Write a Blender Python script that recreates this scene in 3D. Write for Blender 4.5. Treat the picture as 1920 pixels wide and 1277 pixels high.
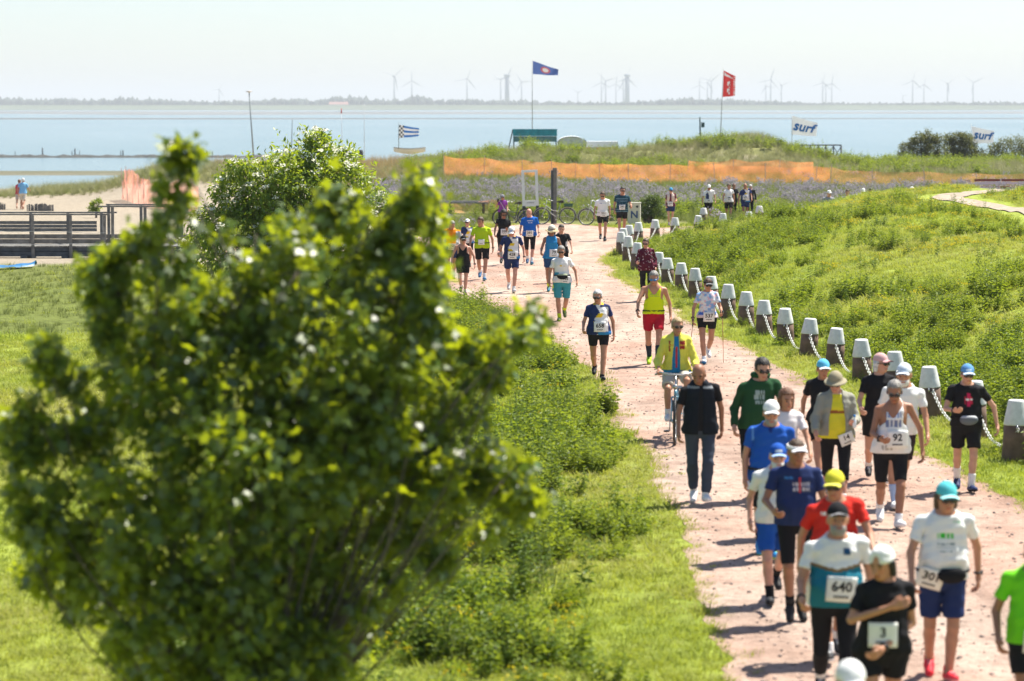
import bpy, bmesh, math, random
import numpy as np
from mathutils import Vector, Matrix, Euler

for _o in list(bpy.data.objects):
    bpy.data.objects.remove(_o, do_unlink=True)
scene = bpy.context.scene
COL = scene.collection
R = math.radians
random.seed(7)
rng = np.random.default_rng(11)

# ------------------------------------------------------------------ camera
F, PW, PH, HOR, CAMZ = 5000.0, 1920.0, 1277.0, 198.0, 5.0
PITCH = math.atan((PH / 2 - HOR) / F)
cam_d = bpy.data.cameras.new("camera")
cam = bpy.data.objects.new("camera", cam_d)
COL.objects.link(cam)
cam.location = (0, 0, CAMZ)
cam.rotation_euler = (math.pi / 2 - PITCH, 0, 0)
cam_d.sensor_fit = 'HORIZONTAL'
cam_d.sensor_width = 36.0
cam_d.lens = 36.0 * F / PW
cam_d.clip_start = 0.5
cam_d.clip_end = 60000
cam_d.dof.use_dof = True
cam_d.dof.focus_distance = 62.0
cam_d.dof.aperture_fstop = 2.1
cam_d.dof.aperture_blades = 0
scene.camera = cam

# ------------------------------------------------------------------ light
SUN_EL, SUN_AZ = R(61), R(36)            # azimuth measured from image right (+X) towards the distance (+Y)
sun_dir = Vector((math.cos(SUN_EL) * math.cos(SUN_AZ), math.cos(SUN_EL) * math.sin(SUN_AZ), math.sin(SUN_EL)))
world = bpy.data.worlds.new("World")
scene.world = world
world.use_nodes = True
wn = world.node_tree
for n in list(wn.nodes):
    wn.nodes.remove(n)
sky_n = wn.nodes.new('ShaderNodeTexSky')
sky_n.sky_type = 'NISHITA'
sky_n.sun_disc = False
sky_n.sun_elevation = SUN_EL
sky_n.sun_rotation = math.atan2(sun_dir.x, sun_dir.y)
sky_n.altitude = 0
sky_n.air_density = 0.8
sky_n.dust_density = 0.65
sky_n.ozone_density = 1.0
bg = wn.nodes.new('ShaderNodeBackground')
bg.inputs['Strength'].default_value = 0.083
wo = wn.nodes.new('ShaderNodeOutputWorld')
wn.links.new(sky_n.outputs[0], bg.inputs['Color'])
wn.links.new(bg.outputs[0], wo.inputs['Surface'])
sun_l = bpy.data.lights.new("sun", 'SUN')
sun_l.energy = 5.0
sun_l.angle = R(0.55)
sun_l.color = (1.0, 0.94, 0.82)
sun_o = bpy.data.objects.new("sun", sun_l)
COL.objects.link(sun_o)
sun_o.rotation_euler = (-sun_dir).to_track_quat('-Z', 'Y').to_euler()
sun_o.location = (40, 40, 80)

vs = scene.view_settings
vs.view_transform = 'Standard'
vs.look = 'None'
vs.exposure = 1.05
vs.gamma = 1.0
vs.use_curve_mapping = False
scene.render.engine = 'CYCLES'
scene.cycles.use_denoising = True
scene.cycles.max_bounces = 6
scene.cycles.diffuse_bounces = 3
scene.cycles.glossy_bounces = 2
scene.cycles.transmission_bounces = 3
scene.cycles.transparent_max_bounces = 12
scene.cycles.volume_bounces = 0
scene.cycles.use_fast_gi = False
HAZE_D = 1.3e-4
scene.cycles.caustics_reflective = False
scene.cycles.caustics_refractive = False

# ------------------------------------------------------------------ from photo pixels to places
FW = np.array([0, math.cos(PITCH), -math.sin(PITCH)])
UP = np.array([0, math.sin(PITCH), math.cos(PITCH)])

def ray(x, y):
    return FW * F + np.array([1.0, 0, 0]) * (x - PW / 2) - UP * (y - PH / 2)

def gp(x, y, z=0.0):
    d = ray(x, y)
    t = (z - CAMZ) / d[2]
    return np.array([0, 0, CAMZ]) + d * t

def at(x, y, Y):
    d = ray(x, y)
    return np.array([0, 0, CAMZ]) + d * (Y / d[1])

# ------------------------------------------------------------------ object helpers
def link(o, parent=None):
    COL.objects.link(o)
    if parent is not None:
        o.parent = parent
    return o

def tag(o, label=None, cat=None, group=None, kind=None):
    if label: o["label"] = label
    if cat: o["category"] = cat
    if group: o["group"] = group
    if kind: o["kind"] = kind
    return o

def thing(name, label, cat, loc=(0, 0, 0), rotz=0.0, group=None):
    o = bpy.data.objects.new(name, None)
    o.empty_display_size = 0.1
    link(o)
    o.location = [float(v) for v in loc]
    o.rotation_euler = (0, 0, rotz)
    return tag(o, label, cat, group)

def make_mesh(name, V, Fq, mat=None, smooth=True, cols=None, Ft=None):
    """V (n,3) array; Fq (m,k) index array or a list of faces."""
    me = bpy.data.meshes.new(name)
    V = np.asarray(V, dtype=np.float32)
    if isinstance(Fq, np.ndarray) and Fq.ndim == 2:
        nf, k = Fq.shape
        me.vertices.add(len(V))
        me.vertices.foreach_set('co', V.ravel())
        me.loops.add(nf * k)
        me.loops.foreach_set('vertex_index', Fq.astype(np.int32).ravel())
        me.polygons.add(nf)
        me.polygons.foreach_set('loop_start', np.arange(0, nf * k, k, dtype=np.int32))
        me.update(calc_edges=True)
    else:
        me.from_pydata([tuple(map(float, v)) for v in V], [], [tuple(int(i) for i in f) for f in Fq])
        me.update()
    if smooth:
        me.polygons.foreach_set('use_smooth', np.ones(len(me.polygons), dtype=bool))
    if cols is not None:
        at_ = me.color_attributes.new('Col', 'FLOAT_COLOR', 'POINT')
        c = np.ones((len(V), 4), dtype=np.float32)
        c[:, :3] = np.asarray(cols, dtype=np.float32)
        at_.data.foreach_set('color', c.ravel())
    if mat is not None:
        me.materials.append(mat)
    return me

def mobj(name, V, Fc, mat=None, parent=None, smooth=True, cols=None):
    return link(bpy.data.objects.new(name, make_mesh(name, V, Fc, mat, smooth, cols)), parent)

class MB:
    """collects simple solids into one mesh"""
    def __init__(s):
        s.v = []; s.f = []; s.c = []
    def add(s, V, Fc, col=None):
        b = len(s.v)
        s.v.extend([tuple(map(float, p)) for p in V])
        s.f.extend([tuple(int(i) + b for i in f) for f in Fc])
        s.c.extend([col if col is not None else (0.5, 0.5, 0.5)] * len(V))
        return s
    def box(s, c, size, rot=None, col=None, taper=1.0):
        x, y, z = [q / 2 for q in size]
        V = [Vector((sx * x * (taper if sz > 0 else 1), sy * y * (taper if sz > 0 else 1), sz * z)) for sz in (-1, 1) for sy in (-1, 1) for sx in (-1, 1)]
        if rot is not None:
            m = Euler(rot).to_matrix()
            V = [m @ p for p in V]
        V = [p + Vector([float(q) for q in c]) for p in V]
        return s.add(V, [(0, 2, 3, 1), (4, 5, 7, 6), (0, 1, 5, 4), (2, 6, 7, 3), (0, 4, 6, 2), (1, 3, 7, 5)], col)
    def tube(s, pts, rad, n=8, col=None, cap=True, flat=1.0):
        pts = [Vector([float(q) for q in p]) for p in pts]
        if not hasattr(rad, '__len__'):
            rad = [rad] * len(pts)
        V = []; Fc = []
        prev = None
        for i, p in enumerate(pts):
            a = pts[max(i - 1, 0)]; b = pts[min(i + 1, len(pts) - 1)]
            d = (b - a).normalized() if (b - a).length > 1e-9 else Vector((0, 0, 1))
            if prev is None:
                u = d.orthogonal().normalized()
            else:
                u = (prev - d * prev.dot(d)).normalized()
            prev = u
            w = d.cross(u)
            for k in range(n):
                t = 2 * math.pi * k / n
                V.append(p + (u * math.cos(t) + w * math.sin(t) * flat) * rad[i])
        for i in range(len(pts) - 1):
            for k in range(n):
                Fc.append((i * n + k, i * n + (k + 1) % n, (i + 1) * n + (k + 1) % n, (i + 1) * n + k))
        if cap:
            Fc.append(tuple(range(n))[::-1]); Fc.append(tuple(range((len(pts) - 1) * n, len(pts) * n)))
        return s.add(V, Fc, col)
    def ring(s, c, R0, r, axis='Y', n=28, m=6, col=None, m3=None):
        V = []; Fc = []
        for i in range(n):
            t = 2 * math.pi * i / n
            for k in range(m):
                u = 2 * math.pi * k / m
                q = (R0 + r * math.cos(u))
                p = Vector((q * math.cos(t), r * math.sin(u), q * math.sin(t)))
                if axis == 'Z': p = Vector((p.x, p.z, p.y))
                if axis == 'X': p = Vector((p.y, p.x, p.z))
                if m3 is not None: p = m3 @ p
                V.append(p + Vector([float(q2) for q2 in c]))
        for i in range(n):
            for k in range(m):
                Fc.append((i * m + k, ((i + 1) % n) * m + k, ((i + 1) % n) * m + (k + 1) % m, i * m + (k + 1) % m))
        return s.add(V, Fc, col)
    def lathe(s, prof, n=16, c=(0, 0, 0), sq=2.0, col=None, rot=0.0):
        V = []; Fc = []
        for (r, z) in prof:
            for k in range(n):
                t = 2 * math.pi * k / n + rot
                ct, st = math.cos(t), math.sin(t)
                q = (abs(ct) ** sq + abs(st) ** sq) ** (-1.0 / sq)
                V.append((c[0] + r * q * ct, c[1] + r * q * st, c[2] + z))
        for i in range(len(prof) - 1):
            for k in range(n):
                Fc.append((i * n + k, i * n + (k + 1) % n, (i + 1) * n + (k + 1) % n, (i + 1) * n + k))
        Fc.append(tuple(range(n))[::-1]); Fc.append(tuple(range((len(prof) - 1) * n, len(prof) * n)))
        return s.add(V, Fc, col)
    def build(s, name, mat, parent=None, smooth=False, colored=False):
        o = mobj(name, s.v, s.f, mat, parent, smooth, s.c if colored else None)
        return o

# ------------------------------------------------------------------ materials
def newmat(name):
    m = bpy.data.materials.new(name)
    m.use_nodes = True
    nt = m.node_tree
    b = nt.nodes['Principled BSDF']
    return m, nt, b

def N(nt, t, **kw):
    n = nt.nodes.new(t)
    for k, v in kw.items():
        if k in n.inputs:
            n.inputs[k].default_value = v
        else:
            setattr(n, k, v)
    return n

def ramp(nt, stops, interp='LINEAR'):
    r = nt.nodes.new('ShaderNodeValToRGB')
    e = r.color_ramp
    e.interpolation = interp
    e.elements[0].position = stops[0][0]; e.elements[0].color = (*stops[0][1], 1)
    e.elements[1].position = stops[-1][0]; e.elements[1].color = (*stops[-1][1], 1)
    for p, c in stops[1:-1]:
        q = e.elements.new(p); q.color = (*c, 1)
    return r

def plain(name, col, rough=0.6, metal=0.0, noise=0.12, nscale=8.0, bump=0.0, spec=0.4):
    m, nt, b = newmat(name)
    tc = N(nt, 'ShaderNodeTexCoord')
    no = N(nt, 'ShaderNodeTexNoise', Scale=nscale, Detail=5.0)
    nt.links.new(tc.outputs['Object'], no.inputs['Vector'])
    c = np.array(col)
    rp = ramp(nt, [(0.3, tuple(np.clip(c * (1 - noise), 0, 1))), (0.7, tuple(np.clip(c * (1 + noise), 0, 1)))])
    nt.links.new(no.outputs['Fac'], rp.inputs[0])
    nt.links.new(rp.outputs[0], b.inputs['Base Color'])
    b.inputs['Roughness'].default_value = rough
    b.inputs['Metallic'].default_value = metal
    b.inputs['Specular IOR Level'].default_value = spec
    if bump > 0:
        bp = N(nt, 'ShaderNodeBump', Strength=bump, Distance=0.02)
        nt.links.new(no.outputs['Fac'], bp.inputs['Height'])
        nt.links.new(bp.outputs[0], b.inputs['Normal'])
    return m

def attr_mat(name, rough=0.7, spec=0.3, bump=0.0, bscale=60.0, noise=0.1, sub=0.0, trans=0.0):
    m, nt, b = newmat(name)
    a = N(nt, 'ShaderNodeVertexColor', layer_name='Col')
    tc = N(nt, 'ShaderNodeTexCoord')
    no = N(nt, 'ShaderNodeTexNoise', Scale=bscale, Detail=4.0)
    nt.links.new(tc.outputs['Object'], no.inputs['Vector'])
    mp = N(nt, 'ShaderNodeMapRange')
    mp.inputs['To Min'].default_value = 1 - noise; mp.inputs['To Max'].default_value = 1 + noise
    nt.links.new(no.outputs['Fac'], mp.inputs['Value'])
    mx = N(nt, 'ShaderNodeMix', data_type='RGBA', blend_type='MULTIPLY')
    mx.inputs[0].default_value = 1.0
    nt.links.new(a.outputs['Color'], mx.inputs[6])
    nt.links.new(mp.outputs[0], mx.inputs[7])
    nt.links.new(mx.outputs[2], b.inputs['Base Color'])
    b.inputs['Roughness'].default_value = rough
    b.inputs['Specular IOR Level'].default_value = spec
    if sub:
        b.inputs['Subsurface Weight'].default_value = sub
        b.inputs['Subsurface Radius'].default_value = (0.02, 0.008, 0.004)
        b.inputs['Subsurface Scale'].default_value = 0.6
    if bump:
        bp = N(nt, 'ShaderNodeBump', Strength=bump, Distance=0.01)
        nt.links.new(no.outputs['Fac'], bp.inputs['Height'])
        nt.links.new(bp.outputs[0], b.inputs['Normal'])
    if trans:
        out = nt.nodes['Material Output']
        tr = N(nt, 'ShaderNodeBsdfTranslucent')
        nt.links.new(mx.outputs[2], tr.inputs['Color'])
        ms = N(nt, 'ShaderNodeMixShader', Fac=trans)
        nt.links.new(b.outputs[0], ms.inputs[1]); nt.links.new(tr.outputs[0], ms.inputs[2])
        nt.links.new(ms.outputs[0], out.inputs['Surface'])
    return m

def leaf_mat(name, c_lo, c_hi, tcol, trans=0.4, rough=0.45, spec=0.35, attr=False, patch=0.0, pc=(1, 1, 1)):
    """leaf: reflecting upper side, light coming through; colour drifts per leaf / per plant and over the ground"""
    m, nt, b = newmat(name)
    out = nt.nodes['Material Output']
    if attr:
        fac = N(nt, 'ShaderNodeVertexColor', layer_name='Col').outputs['Color']
    else:
        fac = N(nt, 'ShaderNodeObjectInfo').outputs['Random']
    rp = ramp(nt, [(0.0, c_lo), (1.0, c_hi)])
    nt.links.new(fac, rp.inputs[0])
    base = rp.outputs[0]
    if patch > 0:
        ge = N(nt, 'ShaderNodeNewGeometry')
        no = N(nt, 'ShaderNodeTexNoise', Scale=0.22, Detail=3.0)
        nt.links.new(ge.outputs['Position'], no.inputs['Vector'])
        mr = N(nt, 'ShaderNodeMapRange')
        mr.inputs['From Min'].default_value = 0.38; mr.inputs['From Max'].default_value = 0.62
        mr.inputs['To Min'].default_value = 0.0; mr.inputs['To Max'].default_value = patch
        nt.links.new(no.outputs['Fac'], mr.inputs['Value'])
        mx = N(nt, 'ShaderNodeMix', data_type='RGBA')
        nt.links.new(mr.outputs[0], mx.inputs[0])
        nt.links.new(base, mx.inputs[6])
        mx.inputs[7].default_value = (*pc, 1)
        base = mx.outputs[2]
    nt.links.new(base, b.inputs['Base Color'])
    b.inputs['Roughness'].default_value = rough
    b.inputs['Specular IOR Level'].default_value = spec
    tr = N(nt, 'ShaderNodeBsdfTranslucent')
    mt = N(nt, 'ShaderNodeMix', data_type='RGBA', blend_type='MIX')
    mt.inputs[0].default_value = 0.65
    nt.links.new(base, mt.inputs[6]); mt.inputs[7].default_value = (*tcol, 1)
    nt.links.new(mt.outputs[2], tr.inputs['Color'])
    ms = N(nt, 'ShaderNodeMixShader', Fac=trans)
    nt.links.new(b.outputs[0], ms.inputs[1]); nt.links.new(tr.outputs[0], ms.inputs[2])
    nt.links.new(ms.outputs[0], out.inputs['Surface'])
    return m

MAT = {}
MAT['skin'] = attr_mat('skin', rough=0.5, spec=0.4, noise=0.08, bscale=25, sub=0.0)
MAT['cloth'] = attr_mat('cloth', rough=0.85, spec=0.15, noise=0.05, bump=0.25, bscale=70)
MAT['cloth_thin'] = attr_mat('thin_cloth', rough=0.85, spec=0.12, noise=0.04, trans=0.35)
MAT['hair'] = attr_mat('hair', rough=0.55, spec=0.4, noise=0.3, bump=0.8, bscale=90)
MAT['rubber'] = attr_mat('shoe_fabric', rough=0.6, spec=0.3, noise=0.08, bscale=50)
MAT['glass'] = plain('sunglass_lens', (0.015, 0.014, 0.016), rough=0.12, noise=0.0, spec=0.6)
MAT['glass_blue'] = plain('mirrored_lens', (0.02, 0.2, 0.55), rough=0.12, noise=0.1, spec=0.8)
MAT['paper'] = plain('bib_paper', (0.82, 0.82, 0.80), rough=0.75, noise=0.03)
MAT['ink'] = plain('black_ink', (0.02, 0.02, 0.022), rough=0.7, noise=0.0)
MAT['paint'] = attr_mat('paint', rough=0.45, spec=0.4, noise=0.08, bscale=9)
MAT['black'] = plain('black_plastic', (0.018, 0.018, 0.02), rough=0.45, noise=0.1)
MAT['steel'] = plain('steel', (0.5, 0.51, 0.52), rough=0.35, metal=0.9, noise=0.1)
MAT['galv'] = plain('galvanised_chain', (0.72, 0.72, 0.70), rough=0.5, metal=0.1, noise=0.12, nscale=30)

# ================================================================== THE GROUND
BOL = [  # bollards along the path: x, top y, base y in the photo, from the right edge to the back
    (1903, 750, 866), (1828, 714, 822), (1745, 687, 783), (1680, 659, 747), (1617, 636, 715), (1565, 615, 687), (1516, 597, 668),
    (1473, 578, 648), (1433, 563, 629), (1399, 547, 612), (1365, 533, 598), (1334, 518, 578), (1304, 503, 560),
    (1278, 493, 546), (1252, 484, 533), (1234, 473, 520), (1193, 455, 506), (1177, 443, 492), (1166, 435, 481),
    (1168, 428, 472), (1179, 422, 464), (1197, 417, 458), (1228, 412, 450), (1265, 408, 446), (1308, 404, 441), (1355, 400, 437), (1405, 397, 433)]
BOLP = np.array([gp(x, yb)[:2] for x, yt, yb in BOL])
hill_edge = np.vstack([[[12.5, 12.0]], [[9.6, 24.0]], BOLP, [[13.5, 110.0], [20.0, 114.0], [34.0, 122.0], [90.0, 140.0]]])
hill_poly = np.vstack([hill_edge, [[200.0, 140.0], [200.0, 0.0], [12.5, 0.0]]])

def inside(poly, X, Y):
    X = np.asarray(X, float); Y = np.asarray(Y, float)
    r = np.zeros(X.shape, bool)
    n = len(poly)
    for i in range(n):
        x0, y0 = poly[i]; x1, y1 = poly[(i + 1) % n]
        if y0 == y1: continue
        c = ((y0 > Y) != (y1 > Y)) & (X < (x1 - x0) * (Y - y0) / (y1 - y0) + x0)
        r ^= c
    return r

def pdist(line, X, Y):
    X = np.asarray(X, float); Y = np.asarray(Y, float)
    d = np.full(X.shape, 1e9)
    for i in range(len(line) - 1):
        x0, y0 = line[i]; dx, dy = line[i + 1] - line[i]
        L = dx * dx + dy * dy
        t = np.clip(((X - x0) * dx + (Y - y0) * dy) / L, 0, 1)
        d = np.minimum(d, np.hypot(X - x0 - t * dx, Y - y0 - t * dy))
    return d

def sstep(a, b, x):
    t = np.clip((x - a) / (b - a), 0, 1)
    return t * t * (3 - 2 * t)

def vnoise(X, Y, s, seed=0):
    """value noise, vectorised"""
    X = np.asarray(X, float) / s; Y = np.asarray(Y, float) / s
    xi = np.floor(X).astype(int); yi = np.floor(Y).astype(int)
    fx = X - xi; fy = Y - yi
    fx = fx * fx * (3 - 2 * fx); fy = fy * fy * (3 - 2 * fy)
    def h(a, b):
        q = (a * 374761393 + b * 668265263 + seed * 982451653) & 0x7fffffff
        q = ((q ^ (q >> 13)) * 1274126177) & 0x7fffffff
        return ((q ^ (q >> 16)) & 0xffff) / 65535.0
    return (h(xi, yi) * (1 - fx) + h(xi + 1, yi) * fx) * (1 - fy) + (h(xi, yi + 1) * (1 - fx) + h(xi + 1, yi + 1) * fx) * fy

def wp(pts):
    return np.array([gp(x, y)[:2] for x, y in pts])

PATH = wp([(1348, 1500), (1342, 1277), (1330, 1180), (1314, 1100), (1302, 1030), (1275, 960), (1228, 890), (1183, 830), (1142, 770), (1106, 705),
           (1062, 655), (1000, 618), (940, 592), (880, 570), (800, 541), (700, 505), (560, 484), (420, 478), (420, 462), (600, 455), (750, 447), (850, 440), (930, 425),
           (1010, 417), (1090, 422), (1180, 429), (1240, 428), (1300, 424), (1360, 420), (1430, 415), (1520, 411), (1700, 405), (1700, 416), (1520, 424), (1430, 431), (1405, 435), (1310, 443),
           (1230, 452), (1183, 464), (1158, 474), (1142, 482), (1134, 490), (1143, 500), (1169, 523), (1198, 541), (1260, 581), (1343, 628), (1402, 651), (1450, 679),
           (1515, 713), (1600, 770), (1715, 836), (1800, 880), (1891, 928), (1990, 1000), (2200, 1160), (2500, 1500)])
WEEDS_L = wp([(830, 552), (940, 598), (1030, 657), (1072, 715), (1108, 790), (1140, 862), (1160, 980), (1150, 1080), (1130, 1180), (1120, 1500), (300, 1500),
              (330, 1100), (560, 760), (690, 610), (760, 560)])
# dune crest seen behind the netting: x, y in the photo at about 205 m
DUNE = np.array([(300, 318), (430, 308), (560, 303), (700, 298), (800, 295), (860, 284), (920, 281), (965, 275), (1010, 266), (1060, 270), (1100, 281), (1165, 283), (1205, 275),
                 (1260, 267), (1330, 264), (1385, 254), (1430, 252), (1470, 260), (1500, 271), (1545, 287), (1585, 298), (1660, 301), (1750, 300), (1920, 303)], float)
DUNE_X = np.array([at(x, y, 205.0)[0] for x, y in DUNE]); DUNE_Z = np.array([at(x, y, 205.0)[2] for x, y in DUNE]) - np.interp(DUNE[:, 0], [430, 800, 1500, 1600], [.75, .55, .5, .7])

def hz(X, Y):
    X = np.asarray(X, float); Y = np.asarray(Y, float)
    z = np.interp(Y, [0, 225, 245, 300, 400], [0, 0, -1.2, -3.6, -6.0])
    beach = sstep(-7.0, -11.0, X) * sstep(80, 88, Y)
    zb = -np.interp(Y, [0, 83, 95, 159, 200, 233, 262, 300, 400], [0, 0, .35, 1.1, 1.75, 2.42, 2.7, 3.6, 6.0])
    lb = beach * (1 - sstep(160, 200, Y) * sstep(-30, -24, X))
    z = z * (1 - lb) + zb * lb
    # sand bar in front of the breakwater
    z = z + sstep(-22, -34, X) * 0.62 * np.exp(-((Y - 297) / 13.0) ** 2) * 2.1
    # beach grass ridge on the left
    rid = np.interp(X, [-38, -33, -26, -20, -12], [0, .55, .85, .6, 0.1]) * np.exp(-((Y - 190) / 9.0) ** 2)
    z = z + rid
    # dunes behind the orange net
    dz = np.interp(X, DUNE_X, DUNE_Z)
    g = np.where(Y < 205, np.exp(-((Y - 205) / 11.0) ** 2), np.exp(-((Y - 205) / 13.0) ** 2)) * sstep(-34, -27, X)
    z = np.maximum(z, z * (1 - g) + (dz + (vnoise(X, Y, 3.1, 3) - .5) * .9 + (vnoise(X, Y, 1.3, 4) - .5) * .35) * g)
    # the grassy hill inside the row of bollards
    ins = inside(hill_poly, X, Y)
    d = np.where(ins, pdist(hill_edge, X, Y), 0)
    d = np.maximum(d - 0.35, 0)
    zm = 2.25
    hh = zm * (1 - np.exp(-0.40 * d / zm)) + np.minimum(d, 1.5) / 1.5 * ((vnoise(X, Y, 4.0, 5) - .5) * .34 + (vnoise(X, Y, 1.5, 6) - .5) * .12)
    hh = hh * (1 - .5 * sstep(86, 97, Y) * sstep(13.5, 8.5, X))
    z = z + np.where(ins, hh, 0)
    # gentle unevenness off the path
    near = 1 - sstep(60, 120, Y)
    z = z + sstep(-0.5, -6, X) * near * ((vnoise(X, Y, 5.0, 8) - .5) * .16)
    return z

def gt(x, y, y0=10.0, y1=330.0):
    """where the line of sight through a photo pixel first meets the ground"""
    d = ray(x, y)
    Ys = np.concatenate([np.arange(y0, 130, 0.1), np.arange(130, y1, 0.3)])
    t = Ys / d[1]
    Xs = d[0] * t; Zs = CAMZ + d[2] * t
    h = hz(Xs, Ys)
    k = np.argmax(Zs <= h)
    if not (Zs <= h).any():
        return gp(x, y)
    return np.array([Xs[k], Ys[k], h[k]])

def ground_color(X, Y):
    X = np.asarray(X, float); Y = np.asarray(Y, float)
    c = np.empty(X.shape + (3,)); c[...] = (0.27, 0.325, 0.055)
    def mixin(col, w):
        w = np.clip(w, 0, 1)[..., None]
        c[...] = c * (1 - w) + np.array(col) * w
    n1 = vnoise(X, Y, 2.2, 21); n2 = vnoise(X, Y, 7.0, 22); n3 = vnoise(X, Y, 0.8, 23)
    mixin((0.19, 0.25, 0.04), sstep(.5, .8, n1) * .6)
    mixin((0.36, 0.31, 0.14), sstep(.55, .85, n2) * .6)
    # darker, rougher salt-meadow strip on the left
    mixin((0.125, 0.15, 0.04), sstep(57, 64, Y + n1 * 5) * sstep(-3, -6, X) * sstep(100, 86, Y) * .9)
    # meadow
    md = sstep(108, 116, Y) * sstep(-12, -6, X)
    mixin((0.15, 0.155, 0.06), md)
    mixin((0.30, 0.215, 0.12), sstep(163, 172, Y + n2 * 4) * sstep(235, 222, Y) * sstep(0, -6, X) * .85)
    # beach sand
    sandw = sstep(-7.5, -9.5, X + n1 * 1.5) * sstep(83, 86, Y + n3 * 1.5)
    mixin((0.31, 0.265, 0.205), sandw)
    mixin((0.25, 0.215, 0.17), sandw * sstep(225, 245, Y))
    rid = np.interp(X, [-38, -33, -26, -20, -12], [0, 1.0, 1.0, 1.0, 0.9]) * np.exp(-((Y - 191) / 9.0) ** 2)
    mixin((0.2, 0.2, 0.07), sstep(.4, .7, rid + (n1 - .5) * .3) * .9)
    mixin((0.30, 0.24, 0.12), sstep(197, 203, Y) * sstep(-27, -25, X) * sstep(0, -6, X) * .9)
    # sand bar with weed
    mixin((0.13, 0.13, 0.085), sstep(-20, -30, X) * np.exp(-((Y - 297) / 16.0) ** 2) * (0.8 + .4 * n1))
    # dunes
    du = sstep(188, 194, Y) * sstep(-6, 2, X) * sstep(240, 226, Y)
    mixin((0.19, 0.195, 0.075), du)
    mixin((0.40, 0.34, 0.26), du * sstep(.72, .9, n1))
    mixin((0.3, 0.26, 0.2), sstep(232, 246, Y) * sstep(-27, -20, X))
    return c

def axis(parts):
    out = []
    for a, b, s in parts:
        out.append(np.arange(a, b, s))
    return np.concatenate(out)
gx = axis([(-170, -60, 5), (-60, -20, 1.0), (-20, 22, 0.45), (22, 60, 1.0), (60, 171, 5)])
gy = axis([(4, 120, 0.5), (120, 185, 1.0), (185, 250, 0.8), (250, 330, 2.5), (330, 421, 10)])
GX, GY = np.meshgrid(gx, gy, indexing='ij')
GZ = hz(GX, GY)
def grid_faces(n, m):
    i, j = np.meshgrid(np.arange(n - 1), np.arange(m - 1), indexing='ij')
    a = (i * m + j).ravel()
    return np.stack([a, a + m, a + m + 1, a + 1], 1)
gm, gnt, gb = newmat('ground')
ga = N(gnt, 'ShaderNodeVertexColor', layer_name='Col')
gtc = N(gnt, 'ShaderNodeTexCoord')
gno = N(gnt, 'ShaderNodeTexNoise', Scale=3.5, Detail=8.0, Roughness=0.75)
gnt.links.new(gtc.outputs['Object'], gno.inputs['Vector'])
gmr = N(gnt, 'ShaderNodeMapRange'); gmr.inputs['From Min'].default_value = .3; gmr.inputs['From Max'].default_value = .7
gmr.inputs['To Min'].default_value = .55; gmr.inputs['To Max'].default_value = 1.4
gnt.links.new(gno.outputs['Fac'], gmr.inputs['Value'])
gmx = N(gnt, 'ShaderNodeMix', data_type='RGBA', blend_type='MULTIPLY'); gmx.inputs[0].default_value = 1
gnt.links.new(ga.outputs['Color'], gmx.inputs[6]); gnt.links.new(gmr.outputs[0], gmx.inputs[7])
gnt.links.new(gmx.outputs[2], gb.inputs['Base Color'])
gb.inputs['Roughness'].default_value = 0.95; gb.inputs['Specular IOR Level'].default_value = 0.1
gbp = N(gnt, 'ShaderNodeBump', Strength=0.8, Distance=0.08)
gnt.links.new(gno.outputs['Fac'], gbp.inputs['Height']); gnt.links.new(gbp.outputs[0], gb.inputs['Normal'])
ground = mobj('ground', np.stack([GX, GY, GZ], -1).reshape(-1, 3), grid_faces(len(gx), len(gy)), gm, cols=ground_color(GX, GY).reshape(-1, 3))
tag(ground, 'grassy coastal ground with sandy beach and dunes', kind='structure')

# ------------------------------------------------------------------ gravel path
def ragged(poly, step=0.12, amp=0.16, seed=0):
    out = []
    n = len(poly)
    for i in range(n):
        a = poly[i]; b = poly[(i + 1) % n]
        L = np.linalg.norm(b - a)
        k = max(2, int(L / max(step, L / 120)))
        t = np.linspace(0, 1, k, endpoint=False)[:, None]
        out.append(a + (b - a) * t)
    P = np.vstack(out)
    T = np.roll(P, -1, 0) - np.roll(P, 1, 0)
    T /= np.linalg.norm(T, axis=1)[:, None] + 1e-9
    nrm = np.stack([-T[:, 1], T[:, 0]], 1)
    w = (vnoise(P[:, 0], P[:, 1], 1.6, seed) - .5) * 2.4 + (vnoise(P[:, 0], P[:, 1], .45, seed + 1) - .5) * 1.3 + (vnoise(P[:, 0], P[:, 1], .18, seed + 2) - .5) * .6
    return P + nrm * (w * amp)[:, None]

def chaikin(poly, k=2):
    for _ in range(k):
        q = np.roll(poly, -1, 0)
        poly = np.stack([poly * .75 + q * .25, poly * .25 + q * .75], 1).reshape(-1, 2)
    return poly
pm, pnt, pb = newmat('gravel')
ptc = N(pnt, 'ShaderNodeTexCoord')
def pnoise(scale, detail=4.0, rough=.6):
    n = N(pnt, 'ShaderNodeTexNoise', Scale=scale, Detail=detail, Roughness=rough)
    pnt.links.new(ptc.outputs['Object'], n.inputs['Vector'])
    return n
big = pnoise(0.22, 3.0)
r1 = ramp(pnt, [(0.38, (0.44, 0.305, 0.245)), (0.62, (0.465, 0.375, 0.32))])
pnt.links.new(big.outputs['Fac'], r1.inputs[0])
mid = pnoise(2.0, 6.0, .7)
r2 = ramp(pnt, [(0.32, (0.66, 0.62, 0.60)), (0.5, (0.98, .95, .93)), (0.68, (1.14, 1.13, 1.12))])
pnt.links.new(mid.outputs['Fac'], r2.inputs[0])
fine = pnoise(11.0, 5.0, .75)
r3 = ramp(pnt, [(0.30, (0.45, 0.40, 0.38)), (0.42, (0.95, 0.93, 0.92)), (0.72, (1.2, 1.17, 1.15))])
pnt.links.new(fine.outputs['Fac'], r3.inputs[0])
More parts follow.
